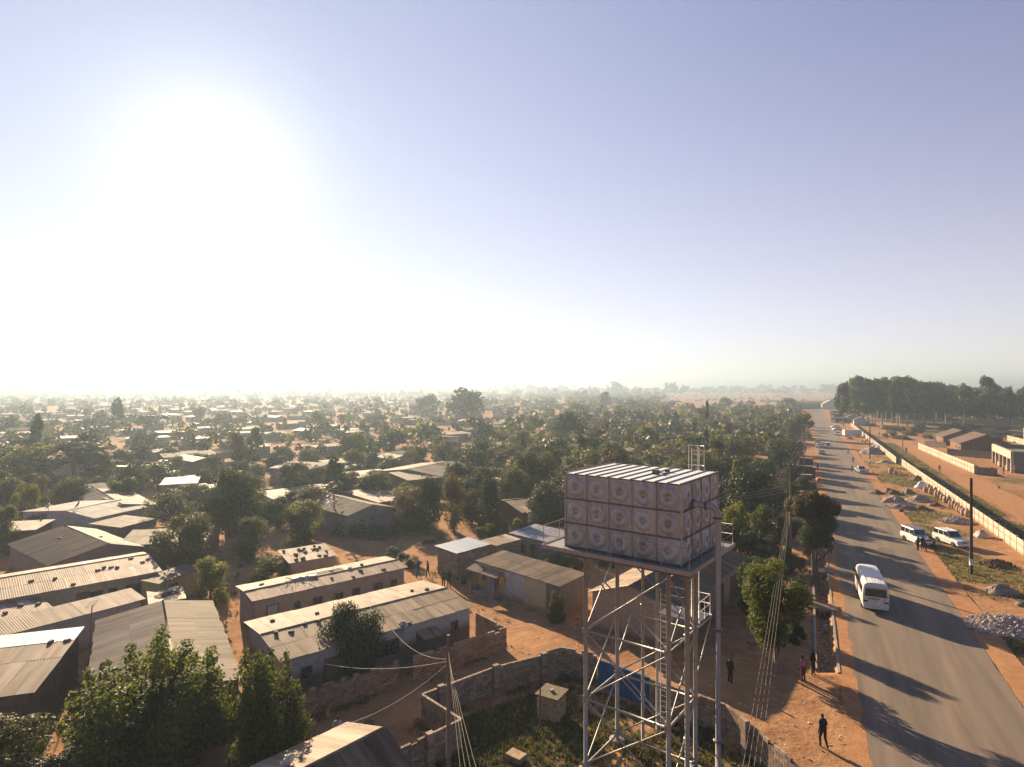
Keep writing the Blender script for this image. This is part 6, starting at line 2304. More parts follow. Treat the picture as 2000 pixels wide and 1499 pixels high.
# ---- heaps on the verge
def heap(label, px, py, wpx, hpx, mat, seed, stones=0, stretch=.75, cat='heap', name='heap', smat='stone', ssz=.13):
    g = P(px, py)
    s = g.y / FPX
    w, h = wpx * s / 2, hpx * s * .85
    w2 = w * stretch
    root = thing(name, label, cat, (g.x, g.y, 0), .2)
    mb = MB(); n, m = 30, 9
    r = random.Random(seed)
    ox = r.uniform(-.2, .2)
    mb.v.append((ox * w, 0, h))
    for j in range(1, m + 1):
        t = j / m
        for k in range(n):
            a = 6.283 * k / n
            nz = noise.noise((math.cos(a) * 1.4 + seed, math.sin(a) * 1.4, t * 2.2)) * .42 + noise.noise((math.cos(a) * 5 + seed, math.sin(a) * 5, t * 5)) * .12
            rr = t * (1 + nz)
            z = h * (.55 * (1 - t * t) ** 1.6 + .45 * (1 - t)) * (1 + nz * .9) + (0 if j < m else -.12)
            mb.v.append((ox * w * (1 - t) + rr * w * math.cos(a), rr * w2 * math.sin(a), z))
    for k in range(n): mb.face((0, 1 + k, 1 + (k + 1) % n), 0, True)
    for j in range(m - 1):
        for k in range(n):
            a = 1 + j * n + k; b = 1 + j * n + (k + 1) % n
            mb.face((a, a + n, b + n, b), 0, True)
    mb.build('mound', M[mat], root)
    if stones:
        st = MB()
        for i in range(stones):
            t = math.sqrt(r.random()) * 1.05; a = r.uniform(0, 6.283)
            tt = min(1, t)
            z = max(0, h * (.55 * (1 - tt * tt) ** 1.6 + .45 * (1 - tt))) + r.uniform(0, .16)
            q = ssz * r.uniform(.5, 1.5)
            b = len(st.v)
            pts = []
            for dx, dy, dz in ((1, 0, 0), (0, 1, 0), (-1, 0, 0), (0, -1, 0), (0, 0, 1), (0, 0, -1), (.6, .6, .6), (-.6, .5, .6)):
                st.v.append((t * w * math.cos(a) + dx * q * r.uniform(.7, 1.3), t * w2 * math.sin(a) + dy * q * r.uniform(.7, 1.3), z + dz * q * r.uniform(.5, 1.0)))
            for f in ((0, 1, 6), (1, 4, 6), (4, 0, 6), (1, 2, 7), (2, 4, 7), (4, 1, 7), (2, 3, 4), (3, 0, 4), (1, 0, 5), (2, 1, 5), (3, 2, 5), (0, 3, 5)):
                st.face([b + i_ for i_ in f])
        o = st.build('stones', M[smat], root); o['kind'] = 'stuff'
    return root


M['rubble_base'] = pm('rubble_base', (.22, .17, .14), (.14, .105, .085), var=0, scale=6, bump=.08, bscale=6)
M['stone_pale'] = pm('stone_pale', (.46, .37, .315), (.35, .27, .225), var=.1, scale=2.5, bump=.01)
heap('white lime heap against the long slab wall', 1803, 952, 40, 13, 'lime', 1)
heap('low brown soil heap nearest the tar edge', 1711, 965, 30, 9, 'soil', 2)
heap('brown soil heap behind the sand heaps', 1741, 964, 44, 11, 'soil', 3)
heap('small grey-pink gravel heap below the lime', 1774, 963, 30, 9, 'gravel', 4)
heap('large sand heap in the middle of the verge', 1748, 981, 56, 15, 'sand', 5, 60, ssz=.09)
heap('sand heap right of the large one', 1794, 978, 52, 14, 'sand', 6, 60, ssz=.09)
heap('long low gravel bank in front of the sand heaps', 1765, 992, 66, 9, 'gravel', 7, 160, ssz=.11)
heap('dark soil heap at the right end of the gravel bank', 1800, 995, 44, 9, 'soil', 8)
heap('dark soil heap near the stacked sacks', 1826, 988, 34, 8, 'soil', 9)
heap('broken stone heap beside the long slab wall', 1868, 1020, 58, 9, 'rubble_base', 10, 420, ssz=.2, smat='stone_pale')
M['lime_sand'] = pm('lime_sand', (.56, .46, .40), (.48, .385, .33), var=.05, scale=3, bump=.02, bscale=10)
heap('pale sand heap behind the tall dark pole', 1918, 1048, 40, 15, 'lime_sand', 11)
heap('clod heap right of the tall dark pole', 1948, 1105, 62, 11, 'soil', 12, 130, ssz=.14, smat='soil')
heap('grey gravel heap at the right edge', 1958, 1158, 58, 20, 'gravel', 13, 260, ssz=.08)
heap('small grey gravel heap further down the right edge', 2000, 1182, 34, 9, 'gravel', 14, 80, ssz=.07)
heap('big heap of broken building stone at the right edge', 1968, 1226, 150, 17, 'rubble_base', 15, 1700, ssz=.17, stretch=.72, name='rubble_heap', cat='rubble heap', smat='stone_pale')
heap('grey-white gravel heap beside the far pole on the verge', 1706, 886, 58, 14, 'gravel', 16)
heap('white sand heap behind the far grey-white gravel heap', 1712, 879, 44, 12, 'lime', 17)
heap('yellow sand heap below the far gravel heap', 1732, 905, 40, 7, 'sand', 18)
heap('dark brush heap in front of the long slab wall', 1790, 938, 34, 10, 'soil', 19)
heap('dark earth lump alone on the verge', 1760, 1000, 13, 6, 'soil', 20)
heap('soil heap beside the white container', 1660, 858, 14, 5, 'soil', 21)


# ---- stacked sacks along the wall
def sack_mesh():
    mb = MB()
    prof = [(.06, 0), (.27, .04), (.33, .3), (.34, .6), (.28, .9), (.12, 1.02), (.10, 1.1), (.15, 1.16)]
    mb.lathe(prof, 10)
    me = mb.mesh('sack', M['sack'])
    for v in me.vertices:
        k = 1 + .16 * noise.noise(v.co * 4)
        v.co.x *= k; v.co.y *= k
    return me


SK = sack_mesh()
i = 0
spots = [(1808, 962), (1815, 959), (1818, 966), (1826, 964), (1829, 971), (1835, 972), (1841, 977), (1846, 983), (1853, 984), (1857, 990), (1862, 992), (1868, 996), (1872, 1001), (1877, 1003), (1881, 1007), (1890, 1010), (1739, 926), (1749, 928), (1743, 924), (1690, 866), (1684, 864), (1694, 862)]
OR = ['first', 'second', 'third', 'fourth', 'fifth', 'sixth', 'seventh', 'eighth', 'ninth', 'tenth', 'eleventh', 'twelfth', 'thirteenth', 'fourteenth', 'fifteenth', 'sixteenth', 'seventeenth', 'eighteenth', 'nineteenth', 'twentieth']
for (px, py) in spots:
    g = P(px, py)
    o = link('sack', SK, None, (g.x, g.y, 0), (RNG.uniform(-.08, .08), RNG.uniform(-.08, .08), RNG.uniform(0, 6)), (1.15, 1.15, RNG.uniform(.9, 1.25)))
    if i < 16: lb = OR[i] + ' tied sack from the lime heap along the long slab wall'
    elif i < 19: lb = ['left', 'right', 'rear'][i - 16] + ' one of three sacks standing alone on the verge'
    else: lb = ['middle', 'left', 'rear'][i - 19] + ' one of three sacks near the white container'
    tag(o, lb, 'sack', 'tied sacks along the right verge')
    i += 1


# ---- small things of the verge
def sign_post(label, px, py, hpx, mat, wpx):
    g = P(px, py); s = g.y / FPX
    root = thing('sign_board', label, 'sign', (g.x, g.y, 0), -.1)
    MB().tube([(0, 0, -.1), (0, 0, hpx * s)], .06, 6).build('post', M['steel_dark'], root)
    MB().box(-wpx * s / 2, -.08, hpx * s * .62, wpx * s, .06, hpx * s * .36).build('board', M[mat], root)


M['sign_green'] = flat('sign_green', (.30, .52, .36), rough=.5)
sign_post('pale green sign board on the verge far up the road', 1646, 838, 15, 'sign_green', 6)


def barrel_tank(label, px, py, top, mats, w=2.2):
    g = P(px, py); h = CAM_H - (top - HY) * g.y / FPX
    root = thing('barrel_tank', label, 'tank', (g.x, g.y, 0))
    for x in (-.7, .7):
        for y in (-.7, .7):
            MB().tube([(x, y, -.1), (x, y, h - 2.6)], .07, 6).build('leg', M['steel_dark'], root)
    MB().box(0, 0, h - 2.6, w, w, .15).build('platform', M['steel_dark'], root)
    MB().lathe([(w * .42, h - 2.45), (w * .45, h - 2.3), (w * .45, h - .4), (w * .3, h - .1), (.15, h)], 16).build('barrel', M[mats], root)


barrel_tank('black plastic tank on a stand left of the far road', 1543, 822, 799, 'plastic_black', 3.0)
barrel_tank('dark plastic tank on a stand among the trees', 1478, 826, 811, 'plastic_black', 3.0)
barrel_tank('white and red tank beside the small red-roofed gatehouse', 1693, 832, 816, 'paint_white', 2.4)
barrel_tank('dark plastic tank above the hazy roofs, left', 457, 842, 831, 'plastic_black', 3.2)


def stall(label, px, py, w, d, h, ang, roof='tin_brown', wall='wood_dark', goods=None):
    g = P(px, py)
    root = thing('roadside_stall', label, 'stall', (g.x, g.y, 0), ang)
    for x in (-w / 2, w / 2):
        for y in (-d / 2, d / 2):
            MB().tube([(x, y, -.1), (x, y, h - .05)], .05, 6).build('post', M['wood_dark'], root)
    MB().box(0, d / 2 - .05, .0, w - .12, .05, h - .2).build('back_board', M[wall], root)
    for x in (-w / 2, w / 2):
        MB().box(x, 0, .0, .05, d - .12, h * .75).build('side_board', M[wall], root)
    MB().box(0, -d / 2 + .3, .75, w - .1, .6, .06).build('counter', M['wood_grey'], root)
    n = max(2, int(w / .8))
    for k in range(n):
        link('roof_sheet', sheet_mesh(roof), root, (-w / 2 + w * (k + .5) / n, -d / 2 - .3, h - .02), (.06, 0, 0), (w / n / .86, d + .6, 1))


names = ['nearest', 'second', 'third', 'fourth', 'fifth', 'sixth', 'seventh']
for k, (s, n, w, d, h) in enumerate(((88, -.9, 2.6, 2.0, 2.3), (101, -.6, 3.4, 2.2, 2.6), (111, -.9, 2.8, 2.2, 2.5), (122, -.4, 3.2, 2.2, 2.7), (134, -.6, 2.6, 2.0, 2.4), (147, -.4, 3.6, 2.2, 2.6), (166, -.4, 3.0, 2.2, 2.5))):
    q = RD(s, n); px, py = to_px(q)
    stall(names[k] + ' dark board stall along the left side of the road', px, py, w, d, h, RD_ANG + math.pi / 2, RNG.choice(['tin_brown', 'tin_grey', 'tin_rust']))
for k, (px, py, w) in enumerate(((1642, 826, 9), (1637, 817, 8), (1634, 810, 9))):
    stall(['nearest', 'middle', 'furthest'][k] + ' dark open stall on the right verge far up the road', px, py, w, 4, 2.8, 0.1, 'tin_brown')


# ---- poles and wires
def pole(label, px, py, top, r=.13, mat='wood_grey', arm=0.0, name='utility_pole', h=None, cat='pole', bands=False, lean=0.0):
    g = P(px, py)
    hh = h or CAM_H - (top - HY) * g.y / FPX
    root = thing(name, label, cat, (g.x, g.y, 0), RD_ANG)
    MB().tube([(0, 0, -.3), (lean * .5, 0, hh * .5), (lean, 0, hh)], [r, r * .9, r * .72], 10).build('shaft', M[mat], root)
    if arm:
        MB().box(lean, 0, hh - .5, .1, arm, .12).build('cross_arm', M['wood_grey'], root)
        for k in (-.45, -.15, .15, .45):
            MB().lathe([(.0, 0), (.05, .0), (.06, .06), (.03, .14), (0, .15)], 8, (lean, arm * k, hh - .38)).build('insulator', M['dish'], root)
    if bands:
        MB().tube([(0, 0, .9), (0, 0, 1.6)], r * 1.06, 10).build('painted_band', M['litter'], root)
    return Vector((g.x, g.y, hh)), root


def wire(label, a, b, sag, r=.014, mat='cable', name='overhead_wire', group=None, n=14):
    pts = [a.lerp(b, i / n) - Vector((0, 0, sag * 4 * (i / n) * (1 - i / n))) for i in range(n + 1)]
    o = MB().tube(pts, r, 5, caps=False).build(name, M[mat])
    return tag(o, label, 'wire', group)


pR, _ = pole('tall dark pole standing alone on the right verge', 1897, 1121, 934, .17, 'wood_dark', bands=True)
pF, _ = pole('far dark pole on the verge beside the gravel heap', 1699, 909, 831, .15, 'wood_dark', bands=True)
pT, _ = pole('slightly leaning grey pole beside the track', 1763, 889, 832, .13, 'wood_grey', .0, lean=-.5)
pA, _ = pole('grey timber pole behind the feathery tree where the wire bundle ends', 1544, 1094, 902, .14, 'wood_grey', 1.6)
pole('dark stay pole leaning against the grey timber pole', 1538, 1120, 985, .11, 'wood_dark', lean=.6)
pole('short grey pole among the roadside bushes', 1527, 1090, 1032, .1, 'wood_grey')
pB, _ = pole('next timber pole up the left side of the road', 1570, 935, 850, .14, 'wood_grey', 1.6)
pC, _ = pole('third timber pole up the left side of the road', 1573, 885, 828, .14, 'wood_grey', 1.6)
pole('thin pole close to the third timber pole', 1566, 890, 838, .1, 'wood_grey')
pN, _ = pole('timber pole in front of the tower yard wall', 876, 1528, 1243, .12, 'wood_grey', h=7.3)
pole('thin rusty post beside the block kiosk', 1055, 1425, 1318, .05, 'rusty', name='post', cat='post')
pole('grey stump post below the feathery tree', 1515, 1312, 1262, .12, 'bark_pale', name='post', cat='post')
pole('rusty pole standing before the lower-centre row house', 598, 1345, 1280, .05, 'rusty', name='post', cat='post')
pJ, _ = pole('dark pole left of the tank in front of the brick house', 1064, 1012, 940, .1, 'wood_dark')
pK, _ = pole('grey pole among the trees by the dirt junction', 928, 1020, 930, .12, 'wood_grey', 1.2)
for k, (px, py, top) in enumerate(((683, 862, 823), (641, 842, 802), (674, 838, 807), (545, 855, 824), (843, 885, 847), (351, 872, 836), (252, 866, 835), (114, 882, 848), (770, 828, 800), (735, 826, 795), (852, 830, 800), (1330, 880, 845))):
    pw, o = pole(None, px, py, top, .13, 'wood_dark', .0)
    AUTO.append((o, 'thin dark', 'pole', Vector((pw.x, pw.y, pw.z / 2))))


def mast(label, px, y, top, w):
    x = (px - 1000) * y / FPX
    h = CAM_H - (top - HY) * y / FPX
    root = thing('lattice_mast', label, 'mast', (x, y, 0))
    mb = MB()
    for a, b in ((-1, -1), (1, -1), (0, 1)):
        mb.tube([(a * w, b * w, 0), (a * w * .25, b * w * .25, h)], .12 + w * .05, 5)
    mb.build('legs', M['steel_dark'], root)
    br = MB()
    for k in range(10):
        z0, z1 = h * k / 10, h * (k + 1) / 10
        f0, f1 = 1 - .75 * k / 10, 1 - .75 * (k + 1) / 10
        br.tube([(-w * f0, -w * f0, z0), (w * f1, -w * f1, z1)], .08 + w * .02, 4)
        br.tube([(w * f0, -w * f0, z0), (0, w * f1, z1)], .08 + w * .02, 4)
    br.build('bracing', M['steel_dark'], root)


mast('lattice mast rising out of the left haze', 433, 900, 749, 1.2)
mast('faint lattice mast on the right skyline', 1420, 1900, 744, 2.0)

# wire bundle from the roadside pole to the next pole below the frame
end_pole = thing('utility_pole', 'timber pole below the picture that carries the near end of the wire bundle', 'pole', (3.9, 12.2, 0), RD_ANG)
MB().tube([(0, 0, -.3), (0, 0, 8.0)], [.15, .11], 10).build('shaft', M['wood_grey'], end_pole)
for k in range(4):
    a = Vector((pA.x - .25 + .12 * k, pA.y, pA.z - 4.4 + .2 * k))
    b = Vector((3.75 + .22 * k, 12.2, 6.75 + .06 * k))
    wire(['leftmost', 'second', 'third', 'rightmost'][k] + ' wire of the bundle dropping from the roadside pole to the bottom', a, b, .35, .007, 'cable_pale', group='wire bundle beside the road', n=24)
for k in range(3):
    off = Vector((.5 * (k - 1) * .9, -.4 * (k - 1) * .9, -.3))
    wire(['left', 'middle', 'right'][k] + ' overhead wire between the first two roadside poles', pA + off, pB + off, .6, .013, group='wires along the left roadside')
    wire(['left', 'middle', 'right'][k] + ' overhead wire between the second and third roadside poles', pB + off, pC + off, .5, .014, group='wires along the left roadside')
    wire(['upper', 'middle', 'lower'][k] + ' wire running left from the roadside pole over the trees', pA + Vector((0, 0, -2.6 - .35 * k)), Vector((22, 74, 6.6 - .3 * k)), .5, .013, 'cable_pale', group='wires over the roadside trees')
for k in range(2):
    wire(['upper', 'lower'][k] + ' wire from the leaning track pole towards the right edge', pT + Vector((-.5, 0, -.3 - .4 * k)), Vector((150, 118, 8.6 - .4 * k)), 1.4, .02, 'cable_pale', group='wires over the track', n=20)
    wire(['upper', 'lower'][k] + ' wire from the leaning track pole towards the grove', pT + Vector((-.5, 0, -.3 - .4 * k)), Vector((185, 330, 10)), 1.2, .02, 'cable_pale', group='wires over the track', n=20)
for k in range(4):
    wire(['first', 'second', 'third', 'fourth'][k] + ' pale wire slanting down from the timber pole before the yard', pN + Vector((0, -.05, -.7 - .12 * k)), Vector((-1.75 + .18 * k, 21, 5.9 + .1 * k)), .15, .006, 'cable_pale', group='wires at the near timber pole')
tgt = RF['rowB'].at(.52, 0, .05)
wire('pale cable from the timber pole to the eave of the row house', pN + Vector((0, 0, -1.2)), tgt, .55, .008, 'cable_pale')
wire('pale cable from the timber pole to the rusty pole', pN + Vector((0, 0, -1.3)), P(598, 1345) + Vector((0, 0, 1.9)), .5, .009, 'cable_pale')
wire('thin cable from the timber pole across the dark yard to the near roof', pN + Vector((0, 0, -1.4)), RF['bottom'].at(.9, .9, .1), .4, .010, 'cable_pale')
for k in range(4):
    wire(['top', 'second', 'third', 'lowest'][k] + ' wire from the grey pole by the dirt junction to the left', pK + Vector((0, 0, -.4 - .28 * k)), P(800, 985) + Vector((0, 0, 7.4 - .28 * k)), .4, .013, 'cable_pale', group='wires left of the junction pole')
    wire(['top', 'second', 'third', 'lowest'][k] + ' wire from the dark pole to the tank side', pJ + Vector((0, 0, -.3 - .28 * k)), Vector((22, 74, 6.6 - .28 * k)), .5, .012, 'cable', group='wires behind the tank')

# ------------------------------------------------------------------ small things on roofs and in yards
def dish(label, pos, ang, r=.45, up=.5):
    root = thing('satellite_dish', label, 'satellite dish', pos, ang)
    mt = Matrix.Translation((0, 0, up)) @ Matrix.Rotation(R(-58), 4, 'X')
    MB().lathe([(.02, .0), (r * .4, .03), (r * .75, .1), (r, .19), (r * 1.02, .19), (r * .75, .085), (r * .4, .012), (.02, -.02)], 18, mat=mt).build('bowl', M['dish'], root)
    a = mt @ Vector((0, -r * .9, .17)); b = mt @ Vector((0, 0, r * 1.1))
    MB().tube([a, b], .015, 5).build('feed_arm', M['steel_dark'], root)
    MB().box(b.x, b.y, b.z - .04, .07, .1, .08).build('feed_horn', M['steel_dark'], root)
    MB().tube([(0, .05, -.3), (0, .05, up)], .025, 6).build('mount', M['steel_dark'], root)


dish('satellite dish on the ridge of the white-roofed house', RF['h_a'].at(.18, .35, .1), 2.2, .55)
dish('second dish at the back of the white-roofed house', RF['h_a'].at(.0, .6, .1), 2.0, .4)
q = P(188, 1082, 1.6)
dish('satellite dish on the gable wall of the brown house', Vector((q.x, q.y - .1, 1.7)), 2.0, .55)
q = RF['rowB'].at(.58, .0, -.3)
dish('round satellite dish at the eave of the lower-centre row house', q, 2.4, .5, .15)
dish('satellite dish on the grey tin house behind the plain gable', RF['h_j'].at(.25, .2, .1), 2.2, .5)
dish('white dish lying on the bottom roof', RF['bottom'].at(.12, .55, .0), 1.0, .35, .2)


def stone_mesh(seed):
    mb = MB(); r = random.Random(seed)
    mb.box(0, 0, 0, r.uniform(.26, .4), r.uniform(.18, .26), r.uniform(.14, .2), taper=.82)
    me = mb.mesh('stone', M['stone_dark'])
    for v in me.vertices:
        v.co += Vector((r.uniform(-.03, .03), r.uniform(-.03, .03), r.uniform(-.015, .02)))
    return me


ST = [stone_mesh(k) for k in range(4)]


def stones(key, where, spots):
    for k, (fx, fy) in enumerate(sorted(spots, key=lambda q: to_px(RF[key].at(*q))[0])):
        p = RF[key].at(fx, fy, -.015)
        o = link('roof_stone', RNG.choice(ST), None, p, (0, 0, RNG.uniform(0, 6)))
        tag(o, OR[k] + ' dark roof stone from the left on ' + where, 'stone', 'stones on ' + where)


stones('rowL', 'the long ridged row house at the left', [(.3, .42), (.42, .36), (.66, .4), (.70, .45), (.74, .42), (.77, .38), (.93, .42), (.97, .5), (.88, .62), (.5, .08)])
stones('rowA', 'the patched row house', [(.12, .7), (.55, .62), (.66, .5), (.7, .3), (.76, .62), (.84, .14), (.5, .25), (.62, .1)])
stones('rowB', 'the lower-centre row house', [(.06, .46), (.12, .42), (.2, .5), (.26, .48), (.34, .47), (.3, .7), (.45, .72), (.83, .68), (.9, .6), (.62, .03), (.1, .8)])
stones('h_u', 'the pink house with stony roof', [(RNG.uniform(.08, .92), RNG.uniform(.08, .9)) for k in range(20)])
stones('porch', 'the low porch', [(.3, .3), (.6, .55), (.85, .4)])
stones('cornerL', 'the house cut by the left edge', [(.75, .78), (.92, .78), (.6, .1)])
stones('h_b', 'the brown gabled house', [(.62, .6), (.35, .3)])
stones('h_n', 'the scrap-covered shack', [(RNG.uniform(.1, .9), RNG.uniform(.1, .9)) for k in range(9)])
stones('h_p', 'the littered brick house left of the tank', [(RNG.uniform(.1, .9), RNG.uniform(.1, .9)) for k in range(12)])
stones('h_g2', 'the low front room', [(.2, .5), (.5, .4), (.8, .6)])


def planks(label, key, fx, fy, L, n, ang=0.0, mat='wood_grey'):
    r = RF[key]
    p = r.at(fx, fy, .03)
    root = thing('plank_pile', label, 'planks', p, r.root.rotation_euler.z + ang)
    for k in range(n):
        MB().box(RNG.uniform(-.15, .15), (k - n / 2) * .17, .02 * (k % 2), L * RNG.uniform(.85, 1), .12, .035, rz=RNG.uniform(-.02, .02)).build('plank', M[mat], root)


planks('bundle of long boards on the patched row roof', 'rowA', .52, .66, 3.2, 4)
planks('pile of poles on the bluish end room', 'rowA_end', .4, .6, 2.6, 4, .1, 'wood_dark')
planks('heap of poles on the roofless outhouse', 'roofless', .5, .5, 1.9, 6, .5, 'wood_dark')
planks('loose boards on the two-coloured house above the white roof', 'h_f', .6, .3, 2.8, 3, 0, 'wood_dark')


def scrap(label, key, fx, fy):
    r = RF[key]
    root = thing('scrap_panel', label, 'scrap', r.at(fx, fy, .05), r.root.rotation_euler.z - .15)
    MB().box(0, 0, 0, 2.3, .35, .14, taper=.9).build('panel', M['dish'], root)
    for x in (-.35, .2): MB().box(x, -.02, .142, .38, .2, .01).build('opening', M['dark'], root)
    tw = MB(); rr = random.Random(8)
    for k in range(26):
        a = Vector((rr.uniform(-1.6, .4), rr.uniform(-.7, .3), .05)); b = a + Vector((rr.uniform(-.5, .5), rr.uniform(-.4, .4), rr.uniform(0, .25)))
        tw.tube([a, b], .018, 4)
    tw.build('twigs', M['wood_dark'], root)


scrap('white vehicle panel and twigs dumped on the patched row roof', 'rowA', .36, .52)


def antenna(label, pos, h):
    root = thing('television_aerial', label, 'aerial', pos, .4)
    MB().tube([(0, 0, -.2), (.25, 0, h)], .035, 6).build('mast', M['wood_grey'], root)
    a = MB().tube([(.25, -.8, h), (.25, .8, h)], .014, 5)
    for k in range(9): a.tube([(.25 - .28, -.75 + .18 * k, h), (.25 + .28, -.75 + .18 * k, h)], .009, 4)
    a.build('elements', M['steel'], root)


g = P(172, 1300); antenna('television aerial on a leaning pole between the two left houses', Vector((g.x, g.y, 0)), 4.3)


def bucket(label, px, py, mat, r=.2, h=.36, z=0.0):
    g = P(px, py)
    root = thing('bucket', label, 'bucket', (g.x, g.y, z))
    MB().lathe([(r * .72, 0), (r, h), (r * 1.06, h), (r * 1.06, h - .03), (r * .9, h - .04), (r * .62, .03), (0, .03)], 14).build('pail', M[mat], root)
    pts = [(math.cos(t) * r, 0, h + math.sin(t) * r * .5) for t in [k * math.pi / 6 for k in range(7)]]
    MB().tube(pts, .01, 4).build('handle', M['steel'], root)


bucket('tall yellow bucket beside the house at the left edge', 143, 1412, 'plastic_yellow', .2, .42)
bucket('wide yellow basin next to the tall yellow bucket', 128, 1420, 'plastic_yellow', .28, .2)
bucket('white basin next to the yellow bucket', 136, 1432, 'litter', .26, .16)
bucket('blue bucket in the shaded yard right of the yellow-green tree', 470, 1108, 'plastic_blue', .22, .36)


def cistern(label, px, py, w, h, mat):
    g = P(px, py)
    root = thing('brick_plinth', label, 'plinth', (g.x, g.y, 0), T_ANG)
    for k in range(int(h / .12)):
        for a in range(3):
            MB().box((a - 1) * w / 3, 0, k * .12, w / 3 - .012, w * .7, .108).build('brick', M[mat], root)


cistern('small collapsed brick box on the yard grass, lower middle', 1008, 1485, .95, .36, 'kiosk_block')

# litter and rubble lying on the ground
LT = random.Random(31)
lit = MB(); lst = MB()
for k in range(420):
    if k < 120: px, py = LT.uniform(860, 1500), LT.uniform(1290, 1500)
    elif k < 270: px, py = LT.uniform(1690, 2000), LT.uniform(930, 1260)
    elif k < 340: px, py = LT.uniform(990, 1400), LT.uniform(1200, 1290)
    else: px, py = LT.uniform(1440, 1690), LT.uniform(1290, 1490)
    g = P(px, py)
    if rd_sn(g)[1] > 2.4 and rd_sn(g)[1] < 12.2: continue
    s = LT.uniform(.03, .10)
    z = ground_z(g.x, g.y)
    (lit if LT.random() < .3 else lst).box(g.x, g.y, z - .01, s * LT.uniform(.8, 2), s, s * LT.uniform(.3, .9), rz=LT.uniform(0, 3), taper=.8)
tag(lit.build('ground_litter', M['litter']), 'scraps of pale litter strewn over the ground', 'litter', kind='stuff')
tag(lst.build('ground_rubble', M['stone']), 'small stones strewn over the dirt', 'stones', kind='stuff')
# litter in the drain
dl = MB()
for k in range(160):
    q = RD(LT.uniform(48, 80), LT.uniform(.85, 1.55), -.72)
    s = LT.uniform(.05, .16)
    dl.box(q.x, q.y, q.z, s * 1.6, s, s * .5, rz=LT.uniform(0, 3), taper=.7)
tag(dl.build('drain_litter', M['litter']), 'pale litter lying in the bottom of the roadside drain', 'litter', kind='stuff')


def drain_edges():
    for n, lb in ((.50, 'concrete lip on the house side of the roadside drain'), (1.92, 'concrete lip on the road side of the roadside drain')):
        root = thing('drain_lip', lb, 'drain edge', RD(47, n, -.05), RD_ANG)
        k = 0
        s = 0.0
        while s < 60:
            l = 2.0 + .02 * s
            MB().box(s + l / 2, RNG.uniform(-.015, .015), 0, l - .02, .16, .14 + RNG.uniform(0, .03)).build('kerb_block', M['concrete'], root)
            s += l; k += 1
    for s, l, lb in ((60.5, 1.7, 'slab bridge over the drain beside the minibus'), (72.5, 1.4, 'second slab bridge over the drain further up'), (90, 3, 'far slab bridge over the drain')):
        o = MB().box(0, 0, 0, l, 2.3, .16).build('slab_bridge', M['block_warm'], None, RD(s, 1.2, .03), (0, 0, RD_ANG))
        tag(o, lb, 'slab bridge')


drain_edges()


def grass(name, label, n, spot, seed, hmin, hmax, mats):
    r = random.Random(seed)
    v, f, mi, tn = [], [], [], []
    c = 0
    while c < n:
        p = spot(r)
        c += 1
        if p is None: continue
        x, y = p
        z = ground_z(x, y) - .02
        for b in range(5):
            a = r.uniform(0, 6.283); h = r.uniform(hmin, hmax)
            w = h * .16 + .012
            dx, dy = math.cos(a), math.sin(a)
            bx, by = x + r.uniform(-.12, .12), y + r.uniform(-.12, .12)
            i = len(v)
            v += [(bx - dy * w, by + dx * w, z), (bx + dy * w, by - dx * w, z), (bx + dx * h * .45, by + dy * h * .45, z + h)]
            f.append((i, i + 1, i + 2)); mi.append(r.randrange(len(mats))); tn.append(r.random())
    me = bpy.data.meshes.new(name)
    me.from_pydata(v, [], f)
    for m_ in mats: me.materials.append(M[m_])
    me.polygons.foreach_set('material_index', mi)
    at = me.attributes.new('tint', 'FLOAT', 'FACE'); at.data.foreach_set('value', tn)
    return tag(link(name, me), label, 'grass', kind='stuff')


def yard_spot(r):
    px, py = r.uniform(830, 1560), r.uniform(1330, 1560)
    g = P(px, py)
    if not inpoly(g.x, g.y, YARD): return None
    if grass_amount(g.x, g.y) < .35 + .3 * r.random(): return None
    return g.x, g.y


def verge_spot(r):
    s = 55 + 200 * r.random() ** 1.6; n = r.choice([r.uniform(13.0, 22), r.uniform(23, 28)])
    q = RD(s, n)
    if grass_amount(q.x, q.y) < .4 + .25 * r.random(): return None
    return q.x, q.y


grass('yard_grass', 'rough dry and green grass inside the tower yard', 9000, yard_spot, 2, .10, .26, ['grass_blade', 'grass_green'])
grass('verge_grass', 'thin dry grass on the right verge and behind the long wall', 15000, verge_spot, 3, .12, .32, ['grass_blade', 'grass_blade', 'grass_green'])


def weed_spot(r):
    if r.random() < .45:
        a, b = r.choice(WALLS)
        p = a.lerp(b, r.random())
        x, y = p.x + r.gauss(0, .35), p.y + r.gauss(0, .35)
    else:
        hx, hy, hr = r.choice(HOUSES[:34])
        t = r.uniform(0, 6.283); q = hr * r.uniform(.5, 1.25)
        x, y = hx + q * math.cos(t), hy + q * math.sin(t)
    if noise.noise((x * .35, y * .35, 9)) < -.05: return None
    n = rd_sn(Vector((x, y, 0)))[1]
    if .3 < n < 12: return None
    return x, y


grass('yard_weeds', 'low weeds along walls and house feet', 9000, weed_spot, 8, .08, .30, ['grass_blade', 'grass_green', 'grass_green'])


